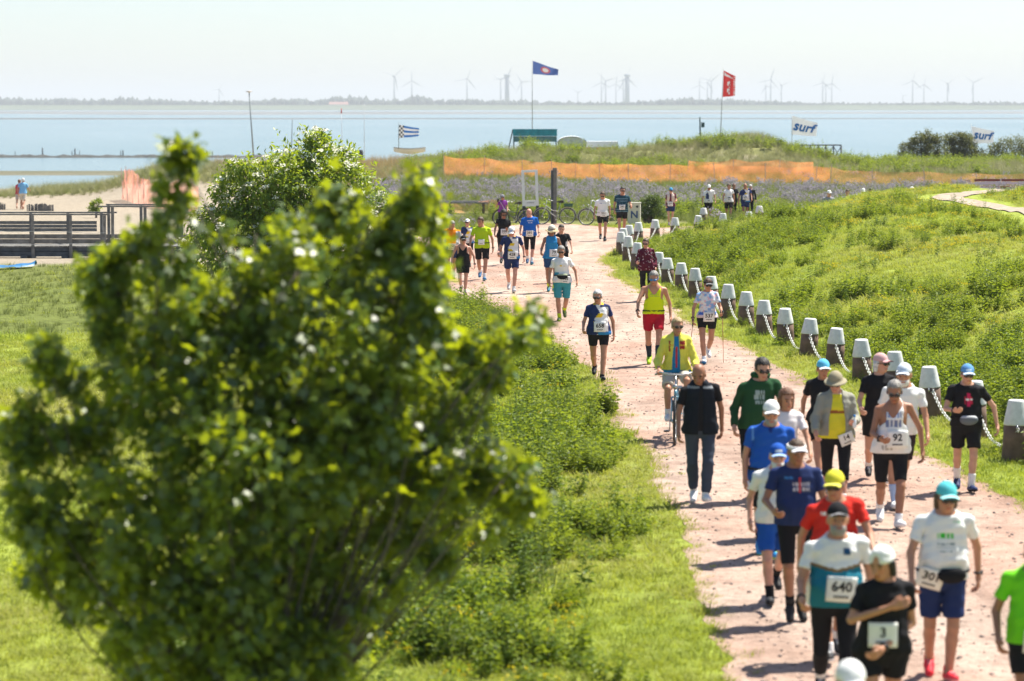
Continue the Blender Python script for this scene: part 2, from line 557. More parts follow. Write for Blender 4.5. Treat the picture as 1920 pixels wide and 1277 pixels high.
pst = N(pnt, 'ShaderNodeMapping'); pst.inputs['Scale'].default_value = (1.3, .22, 1)
pnt.links.new(ptc.outputs['Object'], pst.inputs['Vector'])
rut = N(pnt, 'ShaderNodeTexNoise', Scale=1.0, Detail=3.0); pnt.links.new(pst.outputs[0], rut.inputs['Vector'])
r4 = ramp(pnt, [(0.36, (0.80, 0.775, 0.76)), (0.55, (1.0, 1.0, 1.0)), (0.7, (1.07, 1.08, 1.09))]); pnt.links.new(rut.outputs['Fac'], r4.inputs[0])
m0 = N(pnt, 'ShaderNodeMix', data_type='RGBA', blend_type='MULTIPLY'); m0.inputs[0].default_value = 1
pnt.links.new(r1.outputs[0], m0.inputs[6]); pnt.links.new(r4.outputs[0], m0.inputs[7])
m1 = N(pnt, 'ShaderNodeMix', data_type='RGBA', blend_type='MULTIPLY'); m1.inputs[0].default_value = 1
m2 = N(pnt, 'ShaderNodeMix', data_type='RGBA', blend_type='MULTIPLY'); m2.inputs[0].default_value = 1
pnt.links.new(m0.outputs[2], m1.inputs[6]); pnt.links.new(r2.outputs[0], m1.inputs[7])
pnt.links.new(m1.outputs[2], m2.inputs[6]); pnt.links.new(r3.outputs[0], m2.inputs[7])
pnt.links.new(m2.outputs[2], pb.inputs['Base Color'])
pb.inputs['Roughness'].default_value = 0.95; pb.inputs['Specular IOR Level'].default_value = 0.15
pbp = N(pnt, 'ShaderNodeBump', Strength=1.0, Distance=0.05)
pnt.links.new(fine.outputs['Fac'], pbp.inputs['Height']); pnt.links.new(pbp.outputs[0], pb.inputs['Normal'])
PE = ragged(chaikin(PATH, 1), amp=0.13, seed=31)
path = mobj('gravel_path', np.column_stack([PE, np.full(len(PE), 0.006)]), [list(range(len(PE)))], pm, smooth=False)
tag(path, 'wide pale pink gravel path curving round the grassy hill', kind='structure')

# sandy track over the hill
trk_l = [(1990, 420), (1920, 404), (1870, 395), (1815, 386), (1772, 377), (1745, 371.5), (1758, 367), (1800, 362.5), (1850, 358), (1935, 354)]
trk_r = [(1990, 405), (1925, 392), (1880, 385.5), (1842, 379.5), (1815, 374), (1805, 370), (1822, 366), (1855, 362), (1890, 359), (1935, 356.5)]
TL = np.array([gt(*p) for p in trk_l]); TR = np.array([gt(*p) for p in trk_r])
tv = []; tf = []
def dens(P, k=24):
    t = np.linspace(0, len(P) - 1, (len(P) - 1) * k + 1)
    return np.stack([np.interp(t, np.arange(len(P)), P[:, i]) for i in range(3)], 1)
A_, B_ = dens(TL), dens(TR)
for i in range(len(A_)):
    for s in np.linspace(0, 1, 7):
        p = A_[i] * (1 - s) + B_[i] * s
        if s in (0.0, 1.0):
            p = p + np.array([0, (vnoise(p[0], p[1], .5, 40) - .5) * .5, 0])
        tv.append((p[0], p[1], float(hz(p[0], p[1])) + 0.03))
track = mobj('sandy_track', tv, grid_faces(len(A_), 7)[:, ::-1], plain('track_sand', (0.33, 0.27, 0.205), rough=.95, noise=.3, nscale=3.5, bump=.5))
tag(track, 'pale sandy track winding over the hill', kind='structure')
TRACKC = (A_ + B_) / 2

# ------------------------------------------------------------------ the sea and the far shore
SEA = -2.5
wm, wnt, wb = newmat('sea_water')
wge = N(wnt, 'ShaderNodeNewGeometry')
wmp = N(wnt, 'ShaderNodeMapping'); wmp.inputs['Scale'].default_value = (1, .3, 1)
wnt.links.new(wge.outputs['Position'], wmp.inputs['Vector'])
w1 = N(wnt, 'ShaderNodeTexNoise', Scale=1.4, Detail=6.0, Roughness=.65)
w2 = N(wnt, 'ShaderNodeTexNoise', Scale=0.012, Detail=4.0)
wnt.links.new(wmp.outputs[0], w1.inputs['Vector']); wnt.links.new(wmp.outputs[0], w2.inputs['Vector'])
wr = ramp(wnt, [(0.3, (0.13, 0.195, 0.20)), (0.7, (0.19, 0.25, 0.255))])
wnt.links.new(w2.outputs['Fac'], wr.inputs[0]); wnt.links.new(wr.outputs[0], wb.inputs['Base Color'])
wb.inputs['Roughness'].default_value = 0.2; wb.inputs['IOR'].default_value = 1.33
w3 = N(wnt, 'ShaderNodeTexNoise', Scale=0.11, Detail=5.0, Roughness=.7)
wnt.links.new(wmp.outputs[0], w3.inputs['Vector'])
wad = N(wnt, 'ShaderNodeMath', operation='MULTIPLY_ADD'); wad.inputs[1].default_value = 2.5
wnt.links.new(w3.outputs['Fac'], wad.inputs[0]); wnt.links.new(w1.outputs['Fac'], wad.inputs[2])
wbp = N(wnt, 'ShaderNodeBump', Strength=1.0, Distance=0.28)
wnt.links.new(wad.outputs[0], wbp.inputs['Height']); wnt.links.new(wbp.outputs[0], wb.inputs['Normal'])
sea = mobj('sea', [(-14000, 150, SEA), (14000, 150, SEA), (14000, 26000, SEA), (-14000, 26000, SEA)], [(0, 1, 2, 3)], wm, smooth=False)
tag(sea, 'calm pale blue tidal sea', kind='structure')

def strip(name, y_near, y_far, z, mat, amp, seed, x0=-3500, x1=3500, n=160, h=0.0):
    xs = np.linspace(x0, x1, n)
    a = y_near + (vnoise(xs, xs * 0, 260, seed) - .5) * amp
    b = y_far + (vnoise(xs, xs * 0, 330, seed + 1) - .5) * amp
    V = np.concatenate([np.stack([xs, a, np.full(n, SEA - .05)], 1), np.stack([xs, a * .85 + b * .15, np.full(n, z)], 1),
                        np.stack([xs, a * .15 + b * .85, np.full(n, z)], 1), np.stack([xs, b, np.full(n, SEA - .05)], 1)])
    Fc = [(r * n + i, r * n + i + 1, (r + 1) * n + i + 1, (r + 1) * n + i) for r in range(3) for i in range(n - 1)]
    return mobj(name, V, Fc, mat)
mud = plain('mud', (0.16, 0.165, 0.16), rough=.55, noise=.3, nscale=.004)
tag(strip('mudflat', 2250, 3400, SEA + .12, mud, 420, 51), 'grey tidal mudflat far out', kind='structure')
tag(strip('salt_marsh', 4300, 6420, SEA + .5, plain('marsh', (0.10, 0.125, 0.09), rough=.9, noise=.2, nscale=.004), 300, 55), 'pale green salt marsh before the far dike', kind='structure')
tag(strip('sandbank', 1480, 1545, SEA + .32, plain('wet_bank', (0.09, 0.09, 0.085), rough=.7, noise=.3, nscale=.02), 60, 53, -1500, 1500, 260), 'long dark sandbank line in the water', kind='structure')
# dike on the mainland
n = 80
xs = np.linspace(-3600, 3600, n)
prof = [(6400, SEA), (6440, 3.0), (6452, 6.0), (6462, 6.0), (6500, -2.0)]
V = np.array([(x, y, z + (vnoise(x, 0, 300, 60) - .5) * 1.2 * (z > 0)) for (y, z) in prof for x in xs])
Fc = [(r * n + i, r * n + i + 1, (r + 1) * n + i + 1, (r + 1) * n + i) for r in range(len(prof) - 1) for i in range(n - 1)]
tag(mobj('far_shore', V, Fc, plain('dike_grass', (0.08, 0.11, 0.05), rough=.9, noise=.2, nscale=.01)), 'green dike along the mainland shore', kind='structure')
tag(mobj('mainland', [(-14000, 6490, -1), (14000, 6490, -1), (14000, 25000, -1), (-14000, 25000, -1)], [(0, 1, 2, 3)],
         plain('mainland_fields', (0.15, 0.19, 0.07), rough=.9, noise=.2, nscale=.003)), 'flat mainland fields', kind='structure')

# ================================================================== PEOPLE: surfaces grown from distance fields
def surface_nets(v, origin, h):
    s = v < 0
    c = (s[:-1, :-1, :-1].astype(np.int8) + s[1:, :-1, :-1] + s[:-1, 1:, :-1] + s[1:, 1:, :-1] + s[:-1, :-1, 1:] + s[1:, :-1, 1:] + s[:-1, 1:, 1:] + s[1:, 1:, 1:])
    act = (c > 0) & (c < 8)
    I, J, K = np.nonzero(act)
    idx = np.full(act.shape, -1, np.int32)
    idx[I, J, K] = np.arange(len(I))
    pos = np.zeros((len(I), 3)); cnt = np.zeros(len(I))
    base = np.stack([I, J, K], 1).astype(float)
    for ax in range(3):
        o1, o2 = [a for a in range(3) if a != ax]
        for p in (0, 1):
            for q in (0, 1):
                off = [0, 0, 0]; off[o1] = p; off[o2] = q
                off2 = list(off); off2[ax] = 1
                va = v[I + off[0], J + off[1], K + off[2]]; vb = v[I + off2[0], J + off2[1], K + off2[2]]
                m = (va < 0) != (vb < 0)
                t = np.where(m, va / np.where(m, va - vb, 1), 0)
                e = base.copy()
                e[:, 0] += off[0]; e[:, 1] += off[1]; e[:, 2] += off[2]
                e[:, ax] += t
                pos[m] += e[m]; cnt[m] += 1
    pos /= cnt[:, None]
    V = np.asarray(origin) + pos * h
    quads = []
    # edges along x
    def q(diff, cells, inner):
        i, j, k = np.nonzero(diff)
        if len(i) == 0: return
        ids = [idx[i + a, j + b, k + c] for a, b, c in cells]
        A = np.stack(ids, 1)
        fl = inner[i, j, k]
        A[~fl] = A[~fl][:, ::-1]
        quads.append(A[(A >= 0).all(1)])
    q((s[:-1, 1:-1, 1:-1] != s[1:, 1:-1, 1:-1]), [(0, 0, 0), (0, 1, 0), (0, 1, 1), (0, 0, 1)], s[:-1, 1:-1, 1:-1])
    q((s[1:-1, :-1, 1:-1] != s[1:-1, 1:, 1:-1]), [(0, 0, 0), (0, 0, 1), (1, 0, 1), (1, 0, 0)], s[1:-1, :-1, 1:-1])
    q((s[1:-1, 1:-1, :-1] != s[1:-1, 1:-1, 1:]), [(0, 0, 0), (1, 0, 0), (1, 1, 0), (0, 1, 0)], s[1:-1, 1:-1, :-1])
    return V, (np.concatenate(quads) if quads else np.zeros((0, 4), int))

def grid3(lo, hi, h):
    n = [max(4, int(math.ceil((b - a) / h)) + 1) for a, b in zip(lo, hi)]
    X = (lo[0] + h * np.arange(n[0], dtype=np.float32))[:, None, None]
    Y = (lo[1] + h * np.arange(n[1], dtype=np.float32))[None, :, None]
    Z = (lo[2] + h * np.arange(n[2], dtype=np.float32))[None, None, :]
    return X, Y, Z

def rc(G, a, b, ra, rb, sx=1.0, sy=1.0):
    X, Y, Z = G
    ba = [b[i] - a[i] for i in range(3)]
    L = sum(q * q for q in ba) + 1e-9
    px, py, pz = X - a[0], Y - a[1], Z - a[2]
    t = np.clip((px * ba[0] + py * ba[1] + pz * ba[2]) / L, 0, 1)
    dx = (px - t * ba[0]) / sx; dy = (py - t * ba[1]) / sy; dz = pz - t * ba[2]
    return np.sqrt(dx * dx + dy * dy + dz * dz) - (ra + (rb - ra) * t)

def tpar(G, a, b):
    X, Y, Z = G
    ba = [b[i] - a[i] for i in range(3)]
    L = sum(q * q for q in ba) + 1e-9
    return ((X - a[0]) * ba[0] + (Y - a[1]) * ba[1] + (Z - a[2]) * ba[2]) / math.sqrt(L)

def ell(G, c, r):
    X, Y, Z = G
    x, y, z = (X - c[0]) / r[0], (Y - c[1]) / r[1], (Z - c[2]) / r[2]
    k0 = np.sqrt(x * x + y * y + z * z) + 1e-6
    k1 = np.sqrt((x / r[0]) ** 2 + (y / r[1]) ** 2 + (z / r[2]) ** 2) + 1e-6
    return k0 * (k0 - 1) / k1

def smin(a, b, k):
    h = np.clip(0.5 + 0.5 * (b - a) / k, 0, 1)
    return b * (1 - h) + a * h - k * h * (1 - h)

def smax(a, b, k):
    return -smin(-a, -b, k)

class Part:
    """gathers shells that go into one mesh with colours"""
    def __init__(s): s.V = []; s.F = []; s.C = []; s.n = 0
    def add(s, V, Fq, col):
        if len(V) == 0: return
        s.V.append(V); s.F.append(Fq + s.n); s.n += len(V)
        c = np.empty((len(V), 3)); c[...] = col
        s.C.append(c)
    def build(s, name, mat, parent):
        if not s.V: return None
        return mobj(name, np.concatenate(s.V), np.concatenate(s.F), mat, parent, True, np.concatenate(s.C))

TXT_CACHE = {}
def text2d(t, bold=0.0):
    """flat outline of a text, unit cap height, as (verts 2d, faces)"""
    if (t, bold) in TXT_CACHE: return TXT_CACHE[(t, bold)]
    cu = bpy.data.curves.new('lettering', 'FONT')
    cu.body = t; cu.size = 1.0; cu.offset = bold; cu.resolution_u = 2
    cu.align_x = 'CENTER'; cu.align_y = 'CENTER'
    ob = bpy.data.objects.new('lettering', cu)
    COL.objects.link(ob)
    dg = bpy.context.evaluated_depsgraph_get()
    me = ob.evaluated_get(dg).to_mesh()
    V = np.array([v.co[:2] for v in me.vertices]); Fc = [list(p.vertices) for p in me.polygons]
    ob.evaluated_get(dg).to_mesh_clear()
    bpy.data.objects.remove(ob, do_unlink=True); bpy.data.curves.remove(cu)
    TXT_CACHE[(t, bold)] = (V, Fc)
    return V, Fc

SKIN = {'fair': (0.58, 0.315, 0.215), 'tan': (0.47, 0.23, 0.14), 'deep': (0.33, 0.155, 0.09), 'pink': (0.60, 0.30, 0.215)}
HAIRC = {'grey': (0.26, 0.245, 0.23), 'white': (0.62, 0.61, 0.59), 'brown': (0.085, 0.05, 0.03), 'dark': (0.025, 0.02, 0.018), 'blond': (0.42, 0.30, 0.15), 'auburn': (0.16, 0.07, 0.035)}
# colours of clothes
NAVY = (0.02, 0.035, 0.12); WHITE = (0.78, 0.78, 0.78); BLACK = (0.014, 0.014, 0.017); ROYAL = (0.015, 0.09, 0.42); NEON = (0.62, 0.78, 0.02)
LIME = (0.40, 0.62, 0.02); RED = (0.62, 0.03, 0.02); TEAL = (0.02, 0.20, 0.26); GREEN = (0.02, 0.075, 0.03); ORANGE = (0.85, 0.26, 0.01); YEL = (0.78, 0.55, 0.02)
SKYB = (0.03, 0.22, 0.55); TURQ = (0.10, 0.52, 0.58); DENIM = (0.05, 0.065, 0.095); BEIGE = (0.42, 0.38, 0.28); MAROON = (0.12, 0.015, 0.03); GREYC = (0.25, 0.25, 0.26)

WALK = {  # thigh, knee, foot pitch (toe down positive) for the left (image right) and right legs, arm swing and elbow
    'L': dict(lt=20, lk=6, lf=-12, rt=-14, rk=26, rf=34, la=-16, ra=20, le=14, re=24),
    'R': dict(rt=20, rk=6, rf=-12, lt=-14, lk=26, lf=34, ra=-16, la=20, re=14, le=24),
    'ML': dict(lt=2, lk=3, lf=0, rt=10, rk=58, rf=42, la=-6, ra=8, le=18, re=22),
    'MR': dict(rt=2, rk=3, rf=0, lt=10, lk=58, lf=42, ra=-6, la=8, re=18, le=22),
    'SL': dict(lt=17, lk=6, lf=-8, rt=-12, rk=24, rf=30, la=-14, ra=17, le=16, re=26),
    'SR': dict(rt=17, rk=6, rf=-8, lt=-12, lk=24, lf=30, ra=-14, la=17, re=16, le=26),
    'ST': dict(lt=1, lk=2, lf=0, rt=-1, rk=2, rf=0, la=2, ra=2, le=10, re=10)}

def solid(c):
    return lambda x, y, z: np.broadcast_to(np.array(c), (len(x), 3)).copy()

def ev_shirt(navy=NAVY, side=1):
    """navy and white running shirt with yellow zigzag blocks, blue lower hem"""
    def f(x, y, z):                       # z as fraction of body height, x in metres, y negative in front
        x = x * side
        c = np.empty((len(x), 3)); c[...] = WHITE
        edge = 0.0 + 0.10 * np.abs(((z - .56) / .09) % 2 - 1) - .05
        c[x < edge - .02] = navy
        c[np.abs(x) > .175] = navy
        band = (np.abs(x - edge) < .055)
        c[band & (z > .575) & (z < .645)] = YEL
        c[band & (z > .69) & (z < .735)] = YEL
        c[band & (z > .655) & (z < .69)] = (0.75, 0.74, .72)
        c[(z < .535) & (x > -.02)] = SKYB
        c[(z > .80) & (x > .03)] = navy
        c[(z > .825) & (np.abs(x) < .10)] = YEL
        c[y > .03] = navy
        return c
    return f

def stripes(a, b, per=.045, w=.25):
    def f(x, y, z):
        c = np.empty((len(x), 3)); c[...] = a
        c[(((z / per) % 1) < w) & (z < .79) & (np.abs(x) < .2)] = b
        return c
    return f

def speckle(a, b, dens=.93):
    def f(x, y, z):
        c = np.empty((len(x), 3)); c[...] = a
        n = vnoise(x * 100 + z * 37, z * 170 + y * 50, 2.2, 77)
        c[n > dens] = b
        return c
    return f

def tiedye(x, y, z):
    n = vnoise(x * 100, z * 175 + y * 40, 5.0, 78); m = vnoise(x * 100 + 50, z * 175, 3.0, 79)
    c = np.empty((len(x), 3)); c[...] = (0.70, 0.74, 0.80)
    c[n > .55] = (0.25, 0.42, 0.72); c[m > .72] = (0.75, 0.45, 0.52)
    c[(z < .60) & (n > .3)] = (0.06, 0.16, 0.55); c[z < .565] = (0.72, 0.6, 0.64)
    c[(z > .83) & (np.abs(x) < .09)] = (0.7, .1, .1)
    return c

def blocks(top, bot, zc, trim=None, vee=0.0):
    def f(x, y, z):
        c = np.empty((len(x), 3)); zz = zc - vee * (.2 - np.abs(x))
        c[...] = top
        inn = np.abs(x) < .215
        c[(z < zz) & inn] = bot
        if trim is not None: c[(np.abs(z - zz) < .007) & inn] = trim
        return c
    return f

def lettered(base, marks):
    """marks: (x0, x1, z0, z1, colour) printed blocks on the chest, broken up like letters"""
    def f(x, y, z):
        c = base(x, y, z) if callable(base) else solid(base)(x, y, z)
        for x0, x1, z0, z1, col, gap in marks:
            m = (x > x0) & (x < x1) & (z > z0) & (z < z1) & (y < .0)
            if gap: m &= ((x / gap) % 1) > .3
            c[m] = col
        return c
    return f

def person(px, yf, yh, label, sp, cat='person', Y=None, z0=None, height=None, name='person', group=None):
    """px, yf, yh: photo column, row of the feet and of the top of the head"""
    if Y is None:
        base = gp(px, yf)
    else:
        zz = float(hz((px - PW / 2) * Y / F, Y)) if z0 is None else z0
        base = np.array([(px - PW / 2) * Y / F, Y, zz])
    H = height or float(at(px, yh, base[1])[2] - base[2])
    hat = sp.get('hat')
    if hat and not height: H -= 0.02
    g = H / 1.75
    D = base[1]
    h = 0.0115 if D < 31 else 0.0145 if D < 45 else (0.017 if D < 80 else 0.021)
    root = thing(name, label, cat, base, 0.0, group)
    female = sp.get('sex', 'm') == 'f'
    fat = sp.get('fat', 0.0) + .14
    po = dict(WALK[sp.get('pose', 'SL')])
    jr = np.random.default_rng(int(px * 7 + yh))
    for k_ in ('la', 'ra', 'le', 're', 'lk', 'rk', 'lt', 'rt'): po[k_] = po[k_] + float(jr.normal(0, 5.5)) * (1 if sp.get('ground', True) else 0)
    if jr.uniform() < .30 and sp.get('ground', True): po['le'] += 34; po['re'] += 38; po['la'] -= 6; po['ra'] -= 4
    po['lk'] = max(po['lk'], 1); po['rk'] = max(po['rk'], 1)
    po['lab'] = 11 + 5 * fat + float(jr.uniform(-3, 7)); po['rab'] = 11 + 5 * fat + float(jr.uniform(-3, 7)); po['yaw'] = float(jr.normal(0, 9)); po['tilt'] = 12 + float(jr.normal(0, 5)); po['lean'] = 3 + float(jr.uniform(-1, 3))
    po.update(sp.get('p', {}))
    lean = math.tan(R(po.get('lean', 3)))
    skin = np.array(SKIN[sp.get('skin', 'fair')])
    # --- joints
    hipz, kneeL, shinL = .505 * H, .245 * H, .225 * H
    hx = (.058 if not female else .06) * H
    roll = math.tan(R(float(jr.normal(0, 1.6)) if sp.get('ground', True) else 0)); tip = float(jr.normal(0, .008)) * H
    def shear(p):
        return (p[0] + (p[2] - hipz) * roll, p[1] - (p[2] - hipz) * lean, p[2] + tip * p[0] / (.11 * H) * (abs(p[0]) > .05))
    J = {}
    for sd, q in ((1, 'l'), (-1, 'r')):
        th = R(po[q + 't']); kn = R(po[q + 'k'])
        spl = po.get('splay', .012) * H
        hp = (sd * hx, 0, hipz)
        nar = .55 if po.get('pose_') != 'ST' and 'splay' not in po else 1.0
        kp = (sd * (hx * (.55 + .45 * nar) + spl * .5), -math.sin(th) * kneeL, hipz - math.cos(th) * kneeL)
        sa = th - kn
        ap = (sd * (hx * nar + spl * .5 - .003 * H + po.get(q + 'ax', 0)), kp[1] - math.sin(sa) * shinL, kp[2] - math.cos(sa) * shinL)
        J[q + 'h'], J[q + 'k'], J[q + 'a'] = hp, kp, ap
        sw = (.112 if not female else .098) * H * (1 + .10 * fat)
        sp_ = shear((sd * sw, .008, .795 * H))
        a_s = R(po[q + 'a']); ab = R(po.get(q + 'ab', 11 + 5 * fat)); e = R(po[q + 'e'])
        ua, fa = .168 * H, .148 * H
        ep = (sp_[0] + sd * math.sin(ab) * ua, sp_[1] - math.sin(a_s) * math.cos(ab) * ua, sp_[2] - math.cos(a_s) * math.cos(ab) * ua)
        inw = po.get(q + 'in', 0.05)
        ta = a_s + e
        wpn = (ep[0] + sd * (math.sin(ab) * .35 - inw) * fa, ep[1] - math.sin(ta) * fa, ep[2] - math.cos(ta) * fa)
        if q + 'E' in po: ep = tuple(c * H for c in po[q + 'E'])
        if q + 'W' in po: wpn = tuple(c * H for c in po[q + 'W'])
        J[q + 's'], J[q + 'e'], J[q + 'w'] = sp_, ep, wpn
    # --- body grid
    pts = np.array(list(J.values()))
    lo = np.minimum(pts.min(0), [-.24 * g, -.24 * g - .1 * fat, 0]) - np.array([.10, .10, .03]); hi = np.maximum(pts.max(0), [.24 * g, .22 * g, .88 * H]) + np.array([.10, .10, .05])
    lo[2] = min(pts[:, 2].min() - .05, lo[2] + .02)
    G = grid3(lo, hi, h)
    X, Yg, Z = G
    # torso of stacked ellipses
    zf = np.array([.44, .47, .50, .535, .57, .61, .65, .69, .73, .77, .80, .825, .845, .865, .89])
    if not female:
        wx = np.array([.07, .12, .150, .157, .152, .146, .148, .155, .163, .166, .152, .122, .088, .062, .055])
        wy = np.array([.06, .09, .110, .114, .108, .102, .104, .110, .116, .115, .104, .088, .070, .058, .055])
    else:
        wx = np.array([.07, .13, .168, .172, .155, .130, .130, .139, .146, .148, .134, .098, .066, .049, .046])
        wy = np.array([.06, .10, .122, .120, .104, .094, .096, .108, .124, .112, .096, .080, .062, .050, .047])
    belly = np.exp(-((zf - .605) / .075) ** 2)
    wx = (wx + fat * .055 * belly + fat * .014 * (zf < .8)) * g
    wy2 = (wy + fat * .065 * belly) * g
    cyo = -fat * .05 * belly * g + .012 * g * np.exp(-((zf - .50) / .05) ** 2) - (.016 * g * np.exp(-((zf - .735) / .04) ** 2) if female else 0)
    zc = (Z / H)
    WX = np.interp(zc.ravel(), zf, wx).reshape(zc.shape).astype(np.float32)
    WY = np.interp(zc.ravel(), zf, wy2).reshape(zc.shape).astype(np.float32)
    CY = np.interp(zc.ravel(), zf, cyo).reshape(zc.shape).astype(np.float32) - (Z - hipz) * lean
    XT = X - (Z - hipz) * roll
    ex = np.abs(XT / WX) ** 2.3 + np.abs((Yg - CY) / WY) ** 2.3
    dT = (ex ** (1 / 2.3) - 1) * np.minimum(WX, WY)
    dT = np.maximum(dT, np.maximum(.455 * H - Z, Z - .885 * H))
    fs = 1 + .10 * fat
    arm_r = (.041 if not female else .037) * g * fs; el_r = .033 * g * fs; wr_r = .024 * g
    th_r = (.080 if not female else .083) * g * (1 + .12 * fat); kn_r = .052 * g; an_r = .034 * g
    dUA, dFA, dTH, dCA, tU, tF, tT, tC = {}, {}, {}, {}, {}, {}, {}, {}
    for q in 'lr':
        s_, e_, w_ = J[q + 's'], J[q + 'e'], J[q + 'w']
        dUA[q] = smin(rc(G, (s_[0] * .97, s_[1], s_[2] - .012 * g), e_, arm_r * 1.10, el_r), rc(G, (s_[0] * .55, s_[1], s_[2] + .012 * g), (s_[0] * .96, s_[1], s_[2] - .014 * g), .046 * g, .043 * g), .025)
        dFA[q] = rc(G, e_, w_, el_r * 1.05, wr_r)
        h_, k_, a_ = J[q + 'h'], J[q + 'k'], J[q + 'a']
        dTH[q] = rc(G, h_, k_, th_r, kn_r)
        mid = tuple(k_[i] * .70 + a_[i] * .30 + (0, .012 * g, 0)[i] for i in range(3))
        dCA[q] = smin(smin(rc(G, k_, mid, kn_r * .96, .055 * g), rc(G, mid, a_, .055 * g, an_r), .012), rc(G, k_, a_, kn_r * .9, an_r), .01)
        tU[q] = tpar(G, s_, e_); tF[q] = tpar(G, e_, w_); tT[q] = tpar(G, h_, k_); tC[q] = tpar(G, k_, a_)
    leg = {q: smin(dTH[q], dCA[q], .02) for q in 'lr'}
    armf = {q: smin(dUA[q], dFA[q], .015) for q in 'lr'}
    body = smin(smin(dT, leg['l'], .03), leg['r'], .03)
    for q in 'lr':
        s_ = J[q + 's']
        kk = .006 + .03 * np.exp(-(((X - s_[0]) ** 2 + (Yg - s_[1]) ** 2 + (Z - s_[2]) ** 2) / (.10 * g) ** 2))
        body = smin(body, armf[q], kk)
    P = Part()
    Vb, Fb = surface_nets(body, lo, h)
    col = np.tile(skin, (len(Vb), 1))
    col *= (1 + (vnoise(Vb[:, 0] * 60 + Vb[:, 2] * 31, Vb[:, 2] * 60, 3.0, 9)[:, None] - .5) * .14)
    P.add(Vb, Fb, col)
    # --- hands
    hh = .0075 if D < 45 else (.0095 if D < 80 else .012)
    for sd, q in ((1, 'l'), (-1, 'r')):
        e_, w_ = Vector(J[q + 'e']), Vector(J[q + 'w'])
        dv = (w_ - e_).normalized()
        fwd = Vector(po.get(q + 'T', (0, -1, .25))); fwd = (fwd - dv * fwd.dot(dv)).normalized()
        inw = Vector((-sd, 0, 0)); inw = (inw - dv * inw.dot(dv) - fwd * inw.dot(fwd)).normalized()
        M = np.array([list(inw), list(-fwd), list(-dv)]).T            # local x inward, y back (thumb at -y), z up the arm
        hg = grid3((-.05 * g, -.085 * g, -.20 * g), (.09 * g, .06 * g, .035 * g), hh)
        curl = po.get(q + 'c', sp.get('curl', 32))
        d = rc(hg, (0, -.004 * g, .02 * g), (0, 0, -.03 * g), wr_r, .027 * g)
        for i, (yy, ln) in enumerate(((-.029, .070), (-.010, .078), (.009, .072), (.027, .056))):
            k0 = (.004 * g, yy * g, -.088 * g)
            d = smin(d, rc(hg, (0, yy * .7 * g, -.015 * g), k0, .0145 * g, .0125 * g), .01)
            a1 = R(curl + 4 * i); a2 = a1 + R(curl * 1.2)
            k1 = (k0[0] + math.sin(a1) * ln * .55 * g, yy * 1.08 * g, k0[2] - math.cos(a1) * ln * .55 * g)
            k2 = (k1[0] + math.sin(a2) * ln * .5 * g, yy * 1.05 * g, k1[2] - math.cos(a2) * ln * .5 * g)
            d = smin(d, rc(hg, k0, k1, .0098 * g, .0092 * g), .004); d = smin(d, rc(hg, k1, k2, .0092 * g, .0082 * g), .003)
        t0, t1, t2 = (.004 * g, -.022 * g, -.022 * g), (.014 * g, -.050 * g, -.055 * g), (.024 * g, -.054 * g, -.088 * g)
        d = smin(d, rc(hg, t0, t1, .015 * g, .0125 * g), .008); d = smin(d, rc(hg, t1, t2, .0115 * g, .0095 * g), .004)
        Vh, Fh = surface_nets(d, (-.05 * g, -.085 * g, -.20 * g), hh)
        Vh = Vh @ M.T + np.array(w_)
        P.add(Vh, Fh if np.linalg.det(M) > 0 else Fh[:, ::-1], skin * (1.02, .97, .95))
        if sp.get(q + 'watch'):
            wb_ = MB(); c = w_ - dv * .03 * g
            m3 = Matrix((tuple(inw), tuple(-fwd), tuple(dv))).transposed()
            wb_.ring(c, wr_r * 1.22, .011 * g, 'Z', 14, 6, m3=m3)
            wb_.box(c - inw * wr_r * 1.25, (.02, .036, .036), rot=None)
            wb_.build('wristwatch', MAT['black'], root, smooth=True)
    # --- head
    tilt = R(po.get('tilt', 12)); yaw = R(po.get('yaw', 0))
    nb = shear((0, .012 * g, .86 * H))
    HR = np.array(Euler((-tilt, 0, yaw)).to_matrix()) if False else np.array((Matrix.Rotation(yaw, 3, 'Z') @ Matrix.Rotation(tilt, 3, 'X')))
    hc = np.array(nb) + HR @ np.array([0, -.040 * g, .100 * g])
    hg_h = .0082 if D < 45 else (.0098 if D < 80 else .012)
    lo_h = np.array([-.105, -.15, -.20]); HG = grid3(lo_h, (.105, .15, .15), hg_h)
    jw = 1.0 if not female else .93
    cran = ell(HG, (0, .014, .030), (.0735, .092, .088))
    hd = smin(cran, ell(HG, (0, -.018, -.028), (.060 * jw, .072, .088)), .03)
    hd = smin(hd, ell(HG, (0, -.040, -.082), (.042 * jw, .044, .034)), .02)
    hd = smin(hd, rc(HG, (0, -.086, .008), (0, -.104, -.030), .008, .0135), .012)
    hd = smin(hd, rc(HG, (-.042, -.070, .020), (.042, -.070, .020), .013, .013), .015)
    for sx in (-1, 1):
        hd = -smin(-hd, ell(HG, (sx * .031, -.099, .000), (.019, .02, .013)), .012)
        hd = smin(hd, ell(HG, (sx * .031, -.074, -.001), (.0125, .0125, .0125)), .004)
        hd = smin(hd, ell(HG, (sx * .076, .012, -.012), (.010, .021, .031)), .008)
    hd = smin(hd, rc(HG, (-.02, -.088, -.061), (.02, -.088, -.061), .008, .008), .01)
    hd = smin(hd, rc(HG, (0, .012, -.06), (0, .03, -.19), .053 * jw, .058 * jw), .03)
    if sp.get('beard') is not None:
        bm = np.maximum(ell(HG, (0, -.040, -.075), (.055, .062, .05)) - .006, HG[2] + .045 + 0 * HG[0])
        hd = smin(hd, bm, .012)
    Vh, Fh = surface_nets(hd, lo_h, hg_h)
    ch = np.tile(skin, (len(Vh), 1)) * (1.0, .98, .97)
    xh, yh_, zh = Vh.T
